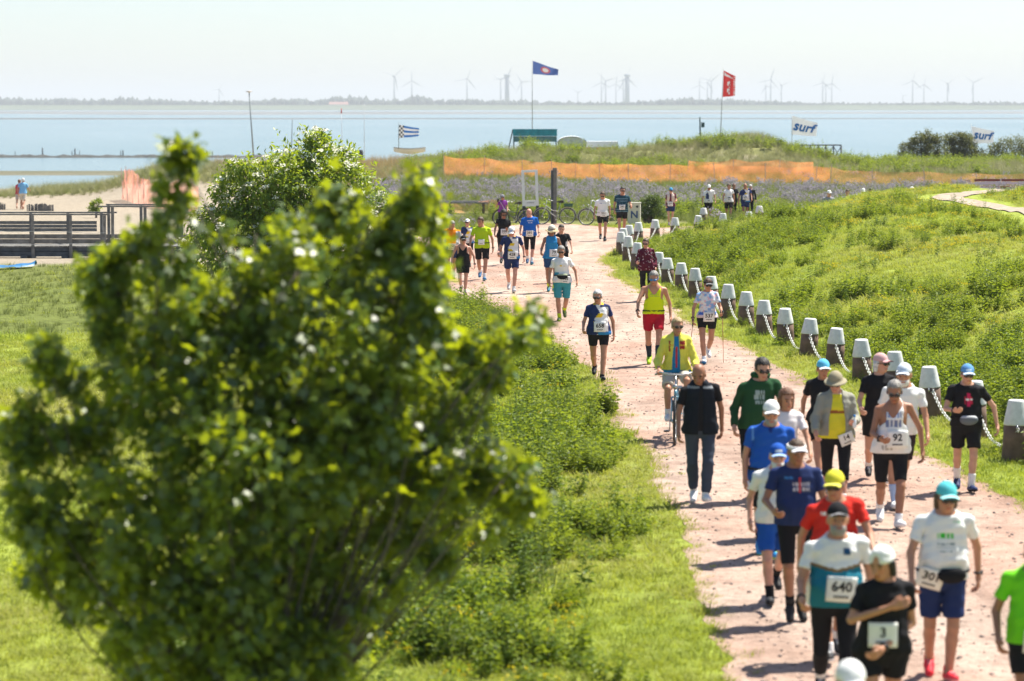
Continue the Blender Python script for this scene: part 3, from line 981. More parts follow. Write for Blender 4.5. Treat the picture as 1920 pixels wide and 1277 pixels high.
    ruddy = np.exp(-(((np.abs(xh) - .035) / .02) ** 2 + ((zh + .03) / .025) ** 2)) * (yh_ < -.04)
    ch *= 1 + ruddy[:, None] * np.array([.05, -.14, -.12])
    hcol = np.array(HAIRC[sp.get('hair', ('short', 'grey'))[1]])
    if sp.get('beard') is not None:
        m = (zh < -.045) & (yh_ < .0) & (zh > -.125) & ~((np.abs(zh + .061) < .007) & (np.abs(xh) < .022))
        ch[m] = HAIRC[sp['beard']]
    ch[(np.abs(zh + .062) < .0075) & (np.abs(xh) < .023) & (yh_ < -.08)] = skin * (.85, .5, .5)
    ch[((np.abs(xh) - .031) ** 2 + (zh + .001) ** 2 < .0085 ** 2) & (yh_ < -.07)] = (.06, .05, .05)
    ch[(np.abs(zh - .021) < .0055) & (np.abs(np.abs(xh) - .032) < .018) & (yh_ < -.06)] = hcol * .8
    def headxf(V): return (V * g * 1.09) @ HR.T + hc
    P.add(headxf(Vh), Fh, ch)
    P.build('body', MAT['skin'], root)
    # --- hair
    style, _ = sp.get('hair', ('short', 'grey'))
    XH, YH, ZH = HG
    if style != 'bald' or True:
        off = {'short': .010, 'bob': .016, 'long': .016, 'curly': .034, 'bald': .004, 'bun': .011, 'crop': .007}.get(style, .01)
        if hat: off = min(off, .004)
        hf = cran - off
        hf = hf + .005 * np.sin(XH * 210 + 3 * np.sin(YH * 90)) * np.sin(YH * 160 + ZH * 130)
        if style == 'curly':
            hf = hf + .007 * np.sin(XH * 120 + 1) * np.sin(YH * 115) * np.sin(ZH * 118)
        cut = np.maximum((-.012 + .75 * (.055 - ZH)) - YH - .02, 0) * 0
        face = -(YH + .026 + np.clip(ZH - .058 + .007 * np.sin(XH * 170 + ZH * 60), 0, .2) * 3.6)              # positive in front of the hairline
        if style == 'bald':
            hf = np.maximum(hf, np.maximum(ZH - .035, face + .035))
            hf = np.maximum(hf, -.045 - ZH + 0 * XH)
        else:
            hf = np.maximum(hf, face)
            low = {'short': -.045, 'crop': -.035, 'bob': -.10, 'long': -.12, 'curly': -.05, 'bun': -.05}.get(style, -.045)
            if style in ('bob', 'long', 'curly'):
                side = rc(HG, (-.07, .02, .0), (-.072, .02, low + .02), .03, .024); side2 = rc(HG, (.07, .02, .0), (.072, .02, low + .02), .03, .024)
                back = rc(HG, (0, .06, .0), (0, .065, low), .055, .05)
                hf = smin(smin(smin(hf, side, .02), side2, .02), back, .02)
                hf = np.maximum(hf, -(YH + .036 + np.clip(ZH - .048, 0, .2) * 3.4))
            hf = np.maximum(hf, (low - .02 * (YH > 0)) - ZH + 0 * XH)
            if style == 'bun': hf = smin(hf, ell(HG, (0, .108, .045), (.03, .03, .03)), .01)
        if hat and hat[0] != 'visor': hf = np.maximum(hf, ZH - .045 + .0 * XH)
        Vr, Fr = surface_nets(hf, lo_h, hg_h)
        if len(Vr):
            hp_ = Part(); hp_.add(headxf(Vr), Fr, hcol * (1 + (vnoise(Vr[:, 0] * 300, Vr[:, 2] * 120, 1.5, 5)[:, None] - .5) * .9)); hp_.build('hair', MAT['hair'], root)
    # --- hats
    if hat:
        kind, c1, c2 = hat[0], np.array(hat[1]), np.array(hat[2])
        dome = ell(HG, (0, .012, .034), (.084, .102, .097))
        hp_ = Part()
        # brim slightly curved down at the sides
        zb = .040 - 2.2 * XH ** 2
        brim_f = np.maximum(ell((XH, YH, ZH - zb + .040), (0, -.105, .040), (.076, .082, .009)), 0 * XH - 1)
        if kind in ('cap', 'cap2'):
            f = smin(np.maximum(dome, .036 - ZH), np.maximum(brim_f, YH + .075), .004)
            Vc, Fc = surface_nets(f, lo_h, hg_h)
            cc = np.tile(c1, (len(Vc), 1)); cc[(Vc[:, 1] < -.088) & (Vc[:, 2] < .062)] = c2
            cc[np.abs(np.abs(Vc[:, 0]) - .028) < .002] *= .85
            if kind == 'cap2': cc[(Vc[:, 1] < -.05) & (Vc[:, 2] > .062) & (Vc[:, 2] < .085) & (np.abs(Vc[:, 0]) < .035)] = hat[3]
        elif kind == 'visor':
            f = np.maximum(np.abs(ell(HG, (0, .012, .034), (.084, .102, .1))) - .006, np.maximum(.032 - ZH, ZH - .068))
            f = smin(f, np.maximum(brim_f, YH + .075), .004)
            Vc, Fc = surface_nets(f, lo_h, hg_h); cc = np.tile(c1, (len(Vc), 1)); cc[Vc[:, 1] < -.1] = c2
        elif kind == 'sunhat':
            big = grid3((-.2, -.21, -.04), (.2, .21, .17), hg_h)
            XB, YB, ZB = big
            dm = np.maximum(ell(big, (0, .012, .050), (.086, .104, .095)), .03 - ZB)
            rr = np.sqrt((XB / .155) ** 2 + ((YB - .005) / .175) ** 2)
            br = np.maximum(np.abs(ZB - (.048 - .045 * rr ** 2 + .008 * np.sin(XB * 30))) - .0065, (rr - 1) * .15)
            f = smin(dm, br, .01)
            Vc, Fc = surface_nets(f, (-.2, -.21, -.04), hg_h); cc = np.tile(c1, (len(Vc), 1))
            r2 = np.hypot(Vc[:, 0] / .09, (Vc[:, 1] - .01) / .108)
            cc[r2 > 1.08] = c2
            cc[(r2 <= 1.1) & (Vc[:, 2] > .045) & (Vc[:, 2] < .07)] = hat[3] if len(hat) > 3 else c1 * .6
        elif kind == 'bucket':
            big = grid3((-.17, -.18, -.06), (.17, .18, .17), hg_h)
            XB, YB, ZB = big
            dm = smax(ell(big, (0, .012, .034), (.088, .106, .105)), .02 - ZB, .01)
            rr = np.sqrt((XB / .135) ** 2 + ((YB - .005) / .15) ** 2)
            br = np.maximum(np.abs(ZB - (.075 - .065 * rr)) - .007, (rr - 1) * .13)
            f = smin(dm, br, .012)
            Vc, Fc = surface_nets(f, (-.17, -.18, -.06), hg_h); cc = np.tile(c1, (len(Vc), 1))
            cc[np.abs(Vc[:, 2] - .05) < .01] = c2
        elif kind == 'bandana':
            f = np.maximum(ell(HG, (0, .012, .030), (.085, .106, .1)) + .003 * np.sin(XH * 90 + ZH * 120), np.maximum(.022 - ZH, -(YH + .082 - np.clip(ZH - .02, 0, .2) * .35)))
            f = smin(f, ell(HG, (0, .105, .0), (.035, .03, .03)), .02)
            f = np.minimum(f, np.maximum(brim_f, YH + .075)) if len(hat) > 3 else f
            Vc, Fc = surface_nets(f, lo_h, hg_h); cc = np.tile(c1, (len(Vc), 1))
        else:   # helmet
            f = np.maximum(ell(HG, (0, .012, .040), (.096, .128, .098)), .030 - ZH - .1 * np.clip(YH, 0, 1))
            rib = np.abs(np.sin(XH * 62)) * (ZH > .06)
            f = f + .012 * (rib > .86)
            Vc, Fc = surface_nets(f, lo_h, hg_h); cc = np.tile(c1, (len(Vc), 1)); cc[np.abs(np.sin(Vc[:, 0] * 62)) > .84] = c2
        hp_.add(headxf(Vc), Fc, cc)
        hp_.build({'sunhat': 'sun_hat', 'bucket': 'brimmed_hat', 'visor': 'sun_visor', 'helmet': 'cycle_helmet', 'bandana': 'head_cloth'}.get(kind, 'cap'), MAT['cloth'], root)
    if sp.get('glasses'):
        gh = .0055 if D < 60 else .0085
        gg = grid3((-.09, -.125, -.03), (.09, .03, .04), gh)
        XG, YG, ZG = gg
        f = 1e3
        cur = 4.6 * XG ** 2
        for sx in (-1, 1):
            f = np.minimum(f, ell((XG, YG - cur, ZG), (sx * .033, -.103, .000), (.030, .009, .021)))
            f = np.minimum(f, rc(gg, (sx * .068, -.082, .008), (sx * .080, .01, .006), .0055, .0055))
        f = smin(f, rc(gg, (-.012, -.106, .008), (.012, -.106, .008), .0055, .0055), .004)
        Vg, Fg = surface_nets(f, (-.09, -.125, -.03), gh)
        mobj('sunglasses', headxf(Vg), Fg, MAT['glass_blue'] if sp['glasses'] == 'blue' else MAT['glass'], root)
    # --- clothes
    ph = (px * .37) % 6.28
    ang_ = np.arctan2(X, -(Yg - CY))
    drape_f = .0055 * np.sin(ang_ * 9 + Z * 9 + ph) * np.sin(ang_ * 5 - Z * 14 + ph * 3) * sstep(.80 * H, .55 * H, Z)
    fold = drape_f + (np.sin(Z * 34 + X * 21 + ph) * np.sin(X * 26 - Z * 13 + Yg * 17 + ph * 2) + .6 * np.sin(Z * 61 + Yg * 40 - X * 15 + ph)) * .0040
    dLow = smin(smin(dT, dTH['l'], .05), dTH['r'], .05)
    bt = sp.get('bottom', ('shorts', BLACK, .5))
    off = .012 if bt[0] in ('tights', 'capri') else (.022 if bt[0] != 'pants' else .017)
    top = .585 * H
    off = off * (1 - .75 * sstep(.53 * H, .57 * H, Z))
    if bt[0] in ('shorts', 'tights', 'capri', 'skirt'):
        ln = bt[2] * kneeL
        f = dT - off
        for q in 'lr':
            tot = np.maximum(tT[q], tT[q] + 0)
            leg_f = dTH[q] - off - (.012 * g * sstep(0.2, 1.0, tT[q] / kneeL) if bt[0] == 'shorts' else 0)
            if bt[0] == 'capri' or bt[2] > .98:
                leg_f = smin(leg_f, dCA[q] - off, .015)
                lim = np.maximum(tT[q] - kneeL * .97, 0) * 0 + np.where(tC[q] > 0, kneeL + tC[q], tT[q])
                leg_f = np.maximum(leg_f, lim - ln)
            else:
                leg_f = np.maximum(leg_f, tT[q] - ln)
            f = smin(f, leg_f, .02)
        f = f + fold * (.3 if bt[0] in ('tights', 'capri') else .9)
        f = np.maximum(f, Z - top)
        f = np.maximum(f, (hipz - ln * 1.05 - .05) - Z)
    else:
        f = dT - off
        for q in 'lr':
            lf_ = smin(dTH[q] - off * .8, dCA[q] - off * 1.1, .02)
            lf_ = np.maximum(lf_, np.where(tC[q] > 0, tC[q] - shinL * .93, -1.0))
            f = smin(f, lf_, .02)
        f = np.maximum(f + fold * .9, Z - top)
    Vp, Fp = surface_nets(f, lo, h)
    bc = bt[1]
    cp = bc(Vp[:, 0], Vp[:, 1], Vp[:, 2] / H) if callable(bc) else np.tile(np.array(bc, float), (len(Vp), 1))
    pp = Part(); pp.add(Vp, Fp, cp)
    pp.build({'pants': 'trousers', 'skirt': 'skirt', 'capri': 'running_tights', 'tights': 'running_shorts'}.get(bt[0], 'shorts'), MAT['cloth'], root)
    st = sp.get('shirt', ('tee', WHITE, .5))
    kind = st[0]
    loose = sp.get('loose', .5)
    hem = sp.get('hem', .50) * H
    offz = (.011 + .022 * loose * sstep(.80 * H, .52 * H, Z))
    f = smin(smin(dT, dTH['l'], .07), dTH['r'], .07) - offz
    neck = .842 * H + (.45 if kind != 'tank' else 1.0) * np.minimum(Yg - CY + .02, .05) * (1 if kind != 'zip' else .3)
    if kind in ('tank',):
        neck = neck - .05 * H * np.exp(-(X / (.065 * g)) ** 2) * (Yg < CY)
        strap = np.abs(XT) - (.118 if not female else .098) * g
        f = np.maximum(f, np.where(Z > .70 * H, strap, strap - (.70 * H - Z) * 1.2))
    elif kind == 'sleeveless':
        f = np.maximum(f, np.where(Z > .72 * H, np.abs(X) - (.155 if not female else .142) * g, -1.0))
    else:
        sl = {'tee': .62, 'long': 9, 'short': .45}[kind] * .168 * H
        for q in 'lr':
            sf = dUA[q] - .011 - .013 * sstep(.3, 1.0, tU[q] / (.168 * H)) * (1 if kind != 'long' else .3)
            if kind == 'long':
                sf = smin(sf, dFA[q] - .019, .02)
                sf = np.maximum(sf, np.where(tF[q] > 0, tF[q] - .148 * H * .95, -1.0))
            else:
                sf = np.maximum(sf, tU[q] - sl)
            s_ = J[q + 's']
            kk = .006 + .03 * np.exp(-(((X - s_[0]) ** 2 + (Yg - s_[1]) ** 2 + (Z - s_[2]) ** 2) / (.10 * g) ** 2))
            f = smin(f, sf, kk)
    f = f + fold * (.6 + .8 * loose)
    f = np.maximum(f, np.maximum(Z - neck, np.where((kind == 'long') & (np.abs(X) > .2 * g), -1.0, hem - Z) if kind == 'long' else np.where(np.abs(X) > .225 * g, -1.0, hem - Z)))
    Vs, Fs = surface_nets(f, lo, h)
    sc = st[1]
    Lx, Ly, Lz = Vs[:, 0] / g, (Vs[:, 1] + (Vs[:, 2] - hipz) * lean) / g, Vs[:, 2] / H
    cs = sc(Lx, Ly, Lz) if callable(sc) else np.tile(np.array(sc, float), (len(Vs), 1))
    pp = Part(); pp.add(Vs, Fs, cs)
    pp.build({'tank': 'tank_top', 'sleeveless': 'sleeveless_top', 'long': 'jacket' if sp.get('jacket') else 'long_sleeved_top'}.get(kind, 'shirt'), MAT['cloth'], root)
    front = Vs[Vs[:, 1] < np.median(Vs[:, 1])]
    if sp.get('over'):     # an open jacket or waistcoat over the shirt
        okind, ocol, gap = sp['over']
        fo = smin(smin(dT, dTH['l'], .07), dTH['r'], .07) - offz - .012
        for q in 'lr':
            if okind == 'jacket':
                sf = smin(dUA[q] - .024, dFA[q] - .024, .03)
                sf = np.maximum(sf, np.where(tF[q] > 0, tF[q] - .148 * H * .9, -1.0))
                fo = smin(fo, sf, .02)
        if okind == 'vest':
            fo = np.maximum(fo, np.where(Z > .72 * H, np.abs(X) - .17 * g, -1.0))
        gapf = np.where(Yg < CY, gap * g * (.55 + .45 * sstep(.82 * H, .6 * H, Z)) - np.abs(X + .006), -1.0)
        fo = np.maximum(fo + fold * 1.0, gapf)
        hem2 = sp.get('ohem', .49) * H
        fo = np.maximum(fo, np.maximum(Z - .862 * H - .2 * (Yg - CY), np.where(np.abs(X) > .235 * g, -1.0, hem2 - Z)))
        Vo, Fo = surface_nets(fo, lo, h)
        co = ocol(Vo[:, 0] / g, Vo[:, 1] / g, Vo[:, 2] / H) if callable(ocol) else np.tile(np.array(ocol, float), (len(Vo), 1))
        pp = Part(); pp.add(Vo, Fo, co); pp.build('jacket' if okind == 'jacket' else 'waistcoat', MAT['cloth'], root)
        if gap < .03: front = np.vstack([front, Vo[Vo[:, 1] < np.median(Vo[:, 1])]])
    def drape(x, z, lift):
        out = np.empty(len(x))
        for i in range(len(x)):
            d2 = (front[:, 0] - x[i]) ** 2 + (front[:, 2] - z[i]) ** 2
            m = d2 < .035 ** 2
            out[i] = front[m, 1].min() if m.any() else front[np.argmin(d2), 1]
        return out - lift
    bib = sp.get('bib')
    if bib:
        txt, bx, bz = bib[0], bib[1] * g, bib[2] * H
        w_, h_ = (.225 * g, .195 * g) if len(bib) < 4 else (bib[3] * g, bib[3] * .85 * g)
        rot = R(bib[4]) if len(bib) > 4 else 0.0
        cx, sx_ = math.cos(rot), math.sin(rot)
        u, w = np.meshgrid(np.linspace(-.5, .5, 6), np.linspace(-.5, .5, 6), indexing='ij')
        lx, lz = (u * w_).ravel(), (w * h_).ravel()
        x = bx + lx * cx - lz * sx_; z = bz + lx * sx_ + lz * cx
        y = drape(x, z, .010)
        pc = np.polyfit(x - bx, y, 2); pz_ = np.polyfit(z - bz, y - np.polyval(pc, x - bx), 1)
        surf = lambda X_, Z_: np.polyval(pc, X_ - bx) + np.polyval(pz_, Z_ - bz) - .006
        yy = surf(x, z)
        Vf = np.stack([x, yy, z], 1); Vk = Vf + [0, .003, 0]
        n6 = grid_faces(6, 6)
        rim = [k for k in range(6)] + [6 * k + 5 for k in range(1, 6)] + [30 + k for k in range(4, -1, -1)] + [6 * k for k in range(4, 0, -1)]
        edge = [(rim[i], rim[(i + 1) % len(rim)], rim[(i + 1) % len(rim)] + 36, rim[i] + 36) for i in range(len(rim))]
        bo = mobj('race_bib', np.vstack([Vf, Vk]), np.vstack([n6, n6[:, ::-1] + 36, np.array(edge)]), MAT['paper'], root)
        tv, tfc = text2d(txt, .025)
        if len(tv):
            s = .105 * g * (w_ / (.225 * g))
            tx, tz = tv[:, 0] * s, tv[:, 1] * s + .018 * g
            X_ = bx + tx * cx - tz * sx_; Z_ = bz + tx * sx_ + tz * cx
            mobj('race_number', np.stack([X_, surf(X_, Z_) - .004, Z_], 1), tfc, MAT['ink'], bo, smooth=False)
        # name line under the number
        mbk = MB()
        for k in range(6):
            a0, a1 = -.055 + k * .019, -.055 + k * .019 + .013
            q = np.array([(a0, -.066), (a1, -.066), (a1, -.048), (a0, -.048)]) * g * (w_ / (.225 * g))
            X_ = bx + q[:, 0] * cx - q[:, 1] * sx_; Z_ = bz + q[:, 0] * sx_ + q[:, 1] * cx
            mbk.add(np.stack([X_, surf(X_, Z_) - .004, Z_], 1), [(0, 1, 2, 3)])
        mbk.build('name_line', MAT['ink'], bo)
    for (t_, tx0, tz0, ts, tc_) in sp.get('text', []):
        tv, tfc = text2d(t_, .02)
        x = tv[:, 0] * ts * g + tx0 * g; z = tv[:, 1] * ts * g + tz0 * H
        xs_ = np.linspace(x.min() - .01, x.max() + .01, 8); ys_ = drape(xs_, np.full(8, tz0 * H), .012)
        pc = np.polyfit(xs_, ys_, 2)
        zs_ = np.linspace(z.min(), z.max(), 4); yz = drape(np.full(4, tx0 * g), zs_, .012); pz_ = np.polyfit(zs_, yz - np.polyval(pc, tx0 * g), 1)
        mobj('lettering', np.stack([x, np.polyval(pc, x) + np.polyval(pz_, z) - .004, z], 1), tfc, plain('print_' + t_, tc_, rough=.8, noise=.02), root, smooth=False)
    # belt or pouch
    if sp.get('belt'):
        bc_, bz_, pouch = sp['belt']
        fb = np.maximum(np.abs(f_belt(dLow, offz) ) - .007, np.abs(Z - bz_ * H) - .016 * g)
        Vq, Fq = surface_nets(fb, lo, h * 1.0)
        if len(Vq):
            pp = Part(); pp.add(Vq, Fq, bc_); pp.build('waist_belt', MAT['cloth'], root)
        if pouch:
            yb = drape(np.array([pouch[0] * g]), np.array([bz_ * H]), 0)[0]
            og = (pouch[0] * g - .16 * g, yb - .10, bz_ * H - .13 * g)
            PG = grid3(og, (pouch[0] * g + .16 * g, yb + .06, bz_ * H + .10 * g), .011)
            fp = ell(PG, (pouch[0] * g, yb - .015, bz_ * H - .02 * g), (.125 * g, .05, .075 * g))
            fp = np.maximum(fp, PG[2] - bz_ * H - .035 * g)
            Vq, Fq = surface_nets(fp, og, .011)
            cq = np.tile(np.array(pouch[1], float), (len(Vq), 1)); cq[Vq[:, 2] > bz_ * H + .005] = pouch[2]
            pp = Part(); pp.add(Vq, Fq, cq); pp.build('waist_pouch', MAT['cloth'], root)
    # --- socks and shoes
    zmin = 1e9
    shoes = []
    for q in 'lr':
        a_ = np.array(J[q + 'a'])
        sk = sp.get('socks', (WHITE, .10))
        lnS = sk[1] * shinL * 2.2
        fsk = np.maximum(dCA[q] - .007, np.where(tC[q] > 0, (shinL - lnS) - tC[q], 1.0))
        Vk, Fk = surface_nets(fsk, lo, h)
        if len(Vk):
            skc = sk[0](Vk[:, 0], Vk[:, 1], Vk[:, 2] / H) if callable(sk[0]) else sk[0]
            pp = Part(); pp.add(Vk, Fk, skc); pp.build('sock', MAT['cloth'], root)
        pit = R(po[q + 'f']); out = R(8) * (1 if q == 'l' else -1)
        Rf = np.array(Matrix.Rotation(out, 3, 'Z') @ Matrix.Rotation(pit, 3, 'X'))
        hs_ = .010 if D < 45 else .0125
        lo_s = np.array([-.075, -.235, -.10]) * g; SG = grid3(lo_s, np.array([.075, .115, .075]) * g, hs_)
        fz = -.078 * g
        d = smin(rc(SG, (0, .052 * g, fz + .036 * g), (0, -.06 * g, fz + .042 * g), .042 * g, .044 * g), rc(SG, (0, -.06 * g, fz + .036 * g), (.004 * g, -.155 * g, fz + .028 * g), .047 * g, .040 * g), .02)
        d = smin(d, rc(SG, (0, .03 * g, fz + .05 * g), (0, .015 * g, .035 * g), .044 * g, .043 * g), .02)
        d = smax(d, fz - SG[2] + 0 * SG[0], .006)
        Vw, Fw = surface_nets(d, lo_s, hs_)
        shc = sp.get('shoes', (BLACK, WHITE))
        cw = np.tile(np.array(shc[0], float), (len(Vw), 1)); cw[Vw[:, 2] < fz + .028 * g] = shc[1]
        lace = (np.abs(Vw[:, 0]) < .017 * g) & (Vw[:, 1] < -.01 * g) & (Vw[:, 1] > -.10 * g) & (Vw[:, 2] > fz + .065 * g)
        cw[lace] = np.array(shc[1]) * .6 + np.array(shc[0]) * .4
        Vw = Vw @ Rf.T + a_ + np.array([0, 0, 0])
        zmin = min(zmin, Vw[:, 2].min())
        pp = Part(); pp.add(Vw, Fw, cw); pp.build('shoe', MAT['rubber'], root)
    if sp.get('ground', True):
        root.location.z -= zmin - .004
    # --- little extras in or on the hands
    for ex_ in sp.get('extra', []):
        ex_(root, J, g, H, hc, HR)
    return root, J, g, H

def f_belt(d, offz):
    return d - offz - .006

# ================================================================== THE PEOPLE IN THE PHOTOGRAPH
def xf(name, mat, build, smooth=True, colored=False):
    def f(root, J, g, H, hc, HR):
        mb = MB(); build(mb, J, g, H, hc, HR)
        mb.build(name, MAT[mat], root, smooth, colored)
    return f
def hand(J, q, k=.075):
    e, w = Vector(J[q + 'e']), Vector(J[q + 'w'])
    return w + (w - e).normalized() * k
def poles(root, J, g, H, hc, HR):
    for q in 'lr':
        p = hand(J, q); mb = MB()
        mb.tube([p + Vector((0, -.02, .06)), p + Vector((0, .01, -.08))], .014, 8, col=BLACK)
        mb.tube([p + Vector((0, .0, -.06)), (p.x + (.06 if q == 'l' else -.06), p.y + .45, .015)], [.007, .005], 6, col=(.45, .2, .1))
        mb.build('walking_pole', MAT['paint'], root, True, True)
def phone(q):
    return xf('mobile_phone', 'black', lambda mb, J, g, H, hc, HR: mb.box(hand(J, q, .09) + Vector((0, -.035, .03)), (.075, .012, .15), rot=(.35, 0, 0)))
def strap(cols=WHITE, a=(-.11, .80), b=(.13, .56)):
    def f(root, J, g, H, hc, HR):
        mb = MB()
        P = [Vector((a[0] * g + (b[0] - a[0]) * g * t, -(.105 + .03 * math.sin(t * 3.1)) * g - (a[1] - .505 - (a[1] - b[1]) * t) * H * .05 - .03, (a[1] + (b[1] - a[1]) * t) * H)) for t in np.linspace(0, 1, 7)]
        mb.tube(P, .013 * g, 6, col=cols, flat=.4)
        mb.build('shoulder_strap', MAT['paint'], root, True, True)
    return f
def lanyard(root, J, g, H, hc, HR):
    mb = MB()
    mb.box((0.01, -.165 * g, .735 * H), (.02, .008, .15 * g), rot=(-.08, 0, .1), col=(.5, .03, .05))
    mb.build('lanyard', MAT['paint'], root, False, True)
def emblem(cx, cz, r, col, back=None):
    def f(root, J, g, H, hc, HR):
        mb = MB()
        mb.lathe([(r * g, -.004), (r * g * .9, .004)], 18, col=col)
        o = mb.build('printed_badge', MAT['paint'], root, False, True)
        o.rotation_euler = (math.pi / 2 - .1, 0, 0); o.location = (cx * g, -.155 * g, cz * H)
    return f
def bottle(q):
    def b(mb, J, g, H, hc, HR):
        p = hand(J, q, .07)
        mb.lathe([(.018, -.05), (.026, -.04), (.026, .04), (.012, .07), (.012, .09)], 12, c=p + Vector((0, -.03, .0)), col=(.75, .8, .85))
        mb.lathe([(.015, .088), (.015, .112)], 10, c=p + Vector((0, -.03, .0)), col=(.02, .2, .6))
    return xf('water_bottle', 'paint', b, True, True)

union = lettered(BLACK, [(-.06, .06, .685, .745, (.5, .02, .06), .034), (-.018, .018, .665, .765, (.55, .02, .1), 0), (-.05, .05, .71, .722, WHITE, .05)])
CAST = []
def P_(px, yf, yh, label, **sp):
    kw = {k: sp.pop(k) for k in ('Y', 'z0', 'height', 'group') if k in sp}
    CAST.append(person(px, yf, yh, label, sp, **kw))
    return CAST[-1]

# nearest first
P_(1596, 1790, 1242, 'person in a white cap at the bottom edge, only the cap showing', hat=('cap', WHITE, WHITE), shirt=('tee', (0.4, .45, .5)), pose='SL', hair=('short', 'grey'))
P_(1935, 1413, 998, 'runner in bright green long-sleeved shirt cut off by the right edge', sex='m', fat=.35, hat=('cap', GREYC, WHITE), hair=('short', 'white'),
   shirt=('tee', lettered((.16, .62, .02), [])), bottom=('shorts', BLACK, .6), pose='SR', bib=('', .0, .52), skin='deep', p=dict(rab=16))
P_(1651, 1436, 1016, 'woman in black shirt with white head cloth, forearm held across her chest', sex='f', fat=.35, hat=('bandana', WHITE, WHITE), hair=('bob', 'dark'), skin='tan', shirt=('tee', BLACK), bottom=('shorts', BLACK, .45),
   pose='SR', bib=('3', -.02, .60), p=dict(yaw=-38, tilt=16, rE=(-.145, -.06, .66), rW=(.02, -.155, .735), lE=(.135, .03, .63), lW=(-.02, -.15, .545), lT=(-.3, -.4, 1), rT=(0, 0, 1)), lwatch=1, shoes=(BLACK, LIME))
P_(1562, 1330, 934, 'bearded man with black and grey cap, white and teal shirt, bib 640', fat=.75, hat=('cap', BLACK, GREYC), hair=('short', 'grey'), beard='grey', skin='tan',
   shirt=('tee', lettered(blocks(WHITE, (.015, .16, .235), .708, (.22, .12, .03), .13), [(.05, .11, .755, .79, (.02, .08, .2), 0)])), bottom=('capri', BLACK, 1.75), pose='L', bib=('640', .03, .60, .25, -4), loose=.7,
   p=dict(ra=14, re=50, rab=18), rwatch=1, glasses=0)
P_(1764, 1278, 899, 'man in turquoise cap and white shirt with green lettering, hands free', fat=.5, hat=('cap', TURQ, (.35, .68, .68)), hair=('bob', 'brown'), skin='tan',
   shirt=('tee', lettered(WHITE, [(-.075, .075, .715, .742, (.04, .48, .05), .032), (-.07, .08, .685, .692, (.25, .32, .36), .02), (-.075, .08, .668, .675, (.25, .32, .36), .023), (-.06, .05, .65, .657, (.25, .32, .36), .02), (.06, .12, .79, .80, (.1, .5, .2), .02)])),
   bottom=('shorts', NAVY, .80), pose='SL', glasses=1, socks=((.5, .26, .17), .02), shoes=((.75, .03, .05), (.8, .3, .3)), belt=(BLACK, .548, (.05, BLACK, BLACK)), bib=('301', -.125, .515, .22, -14), lwatch=1, p=dict(tilt=10))
P_(1562, 1238, 878, 'man in red shirt and yellow cap behind the bearded man', fat=.6, hat=('cap', (.68, .62, .05), (.72, .68, .12)), hair=('short', 'grey'), skin='tan', shirt=('tee', lettered(RED, [(-.14, -.09, .76, .775, WHITE, .016)])), bottom=('shorts', BLACK, .7), pose='SR', glasses=1,
   p=dict(rab=17, lab=17, re=20))
P_(1492, 1168, 836, 'man with white sun visor and navy printed shirt, one foot lifted', fat=.3, hat=('visor', WHITE, (.75, .75, .8)), hair=('short', 'brown'), skin='deep', shirt=('tee', lettered(NAVY, [(-.14, -.05, .765, .78, (.05, .2, .5), .02), (-.06, .11, .728, .745, (.6, .61, .66), .022), (-.06, .11, .698, .72, (.66, .67, .72), .03)])),
   bottom=('tights', BLACK, .95), pose='MR', socks=(BLACK, .1), shoes=(BLACK, BLACK), extra=[lanyard], p=dict(ra=12, re=62, rin=.35, lt=-6, lk=0, rt=16, rk=30, rf=50))
P_(1452, 1132, 826, 'bearded man in royal blue cap and white shirt with yellow print', fat=.2, hat=('cap2', ROYAL, (.35, .5, .75), WHITE), hair=('short', 'white'), beard='white', shirt=('tee', lettered(WHITE, [(-.12, .0, .735, .76, (.55, .45, .12), 0), (-.12, .0, .715, .728, SKYB, 0)])),
   bottom=('shorts', ROYAL, .75), pose='R', socks=(BLACK, .16), shoes=(BLACK, BLACK), p=dict(rab=14), skin='pink')
P_(1440, 1048, 746, 'man in royal blue polo shirt with white cap and dark belt', fat=.45, hat=('cap', WHITE, WHITE), hair=('short', 'grey'), beard='grey', skin='tan', shirt=('tee', lettered(ROYAL, [(-.02, .02, .79, .84, (.01, .03, .2), 0), (-.2, -.17, .74, .82, (.1, .25, .6), 0)])), bottom=('shorts', BLACK, .75), pose='SL',
   socks=(BLACK, .18), shoes=((.02, .25, .6), (.3, .55, .1)), belt=((.03, .03, .04), .565, None), hem=.485, loose=.7, p=dict(rab=13, ra=-4))
P_(1469, 1006, 738, 'woman with wind-blown auburn hair half hidden behind the royal blue polo', sex='f', hair=('long', 'auburn'), shirt=('tee', (.72, .68, .70)), bottom=('shorts', NAVY, .6), pose='SR', skin='tan')
P_(1416, 938, 664, 'man in dark green hooded sweater with pale chest print and sunglasses', fat=.2, hair=('short', 'dark'), glasses=1, shirt=('long', lettered(GREEN, [(-.035, .085, .735, .765, (.35, .45, .45), .03), (-.035, .085, .70, .73, (.35, .45, .45), .024), (-.035, .085, .67, .695, (.3, .4, .4), .03)])), bottom=('shorts', BLACK, .9), pose='SR',
   socks=(WHITE, .2), shoes=(WHITE, WHITE), hem=.495, p=dict(tilt=18, yaw=12))
def hood(root, J, g, H, hc, HR):
    mb = MB(); mx_ = (J['ls'][0] + J['rs'][0]) / 2; my_ = (J['ls'][1] + J['rs'][1]) / 2; mb.ring((mx_ * 1.2, my_ + .005, .862 * H), .088 * g, .035 * g, 'Z', 18, 8, col=GREEN); mb.build('hood', MAT['cloth'], root, True, True)
hood(CAST[-1][0], *CAST[-1][1:], None, None)
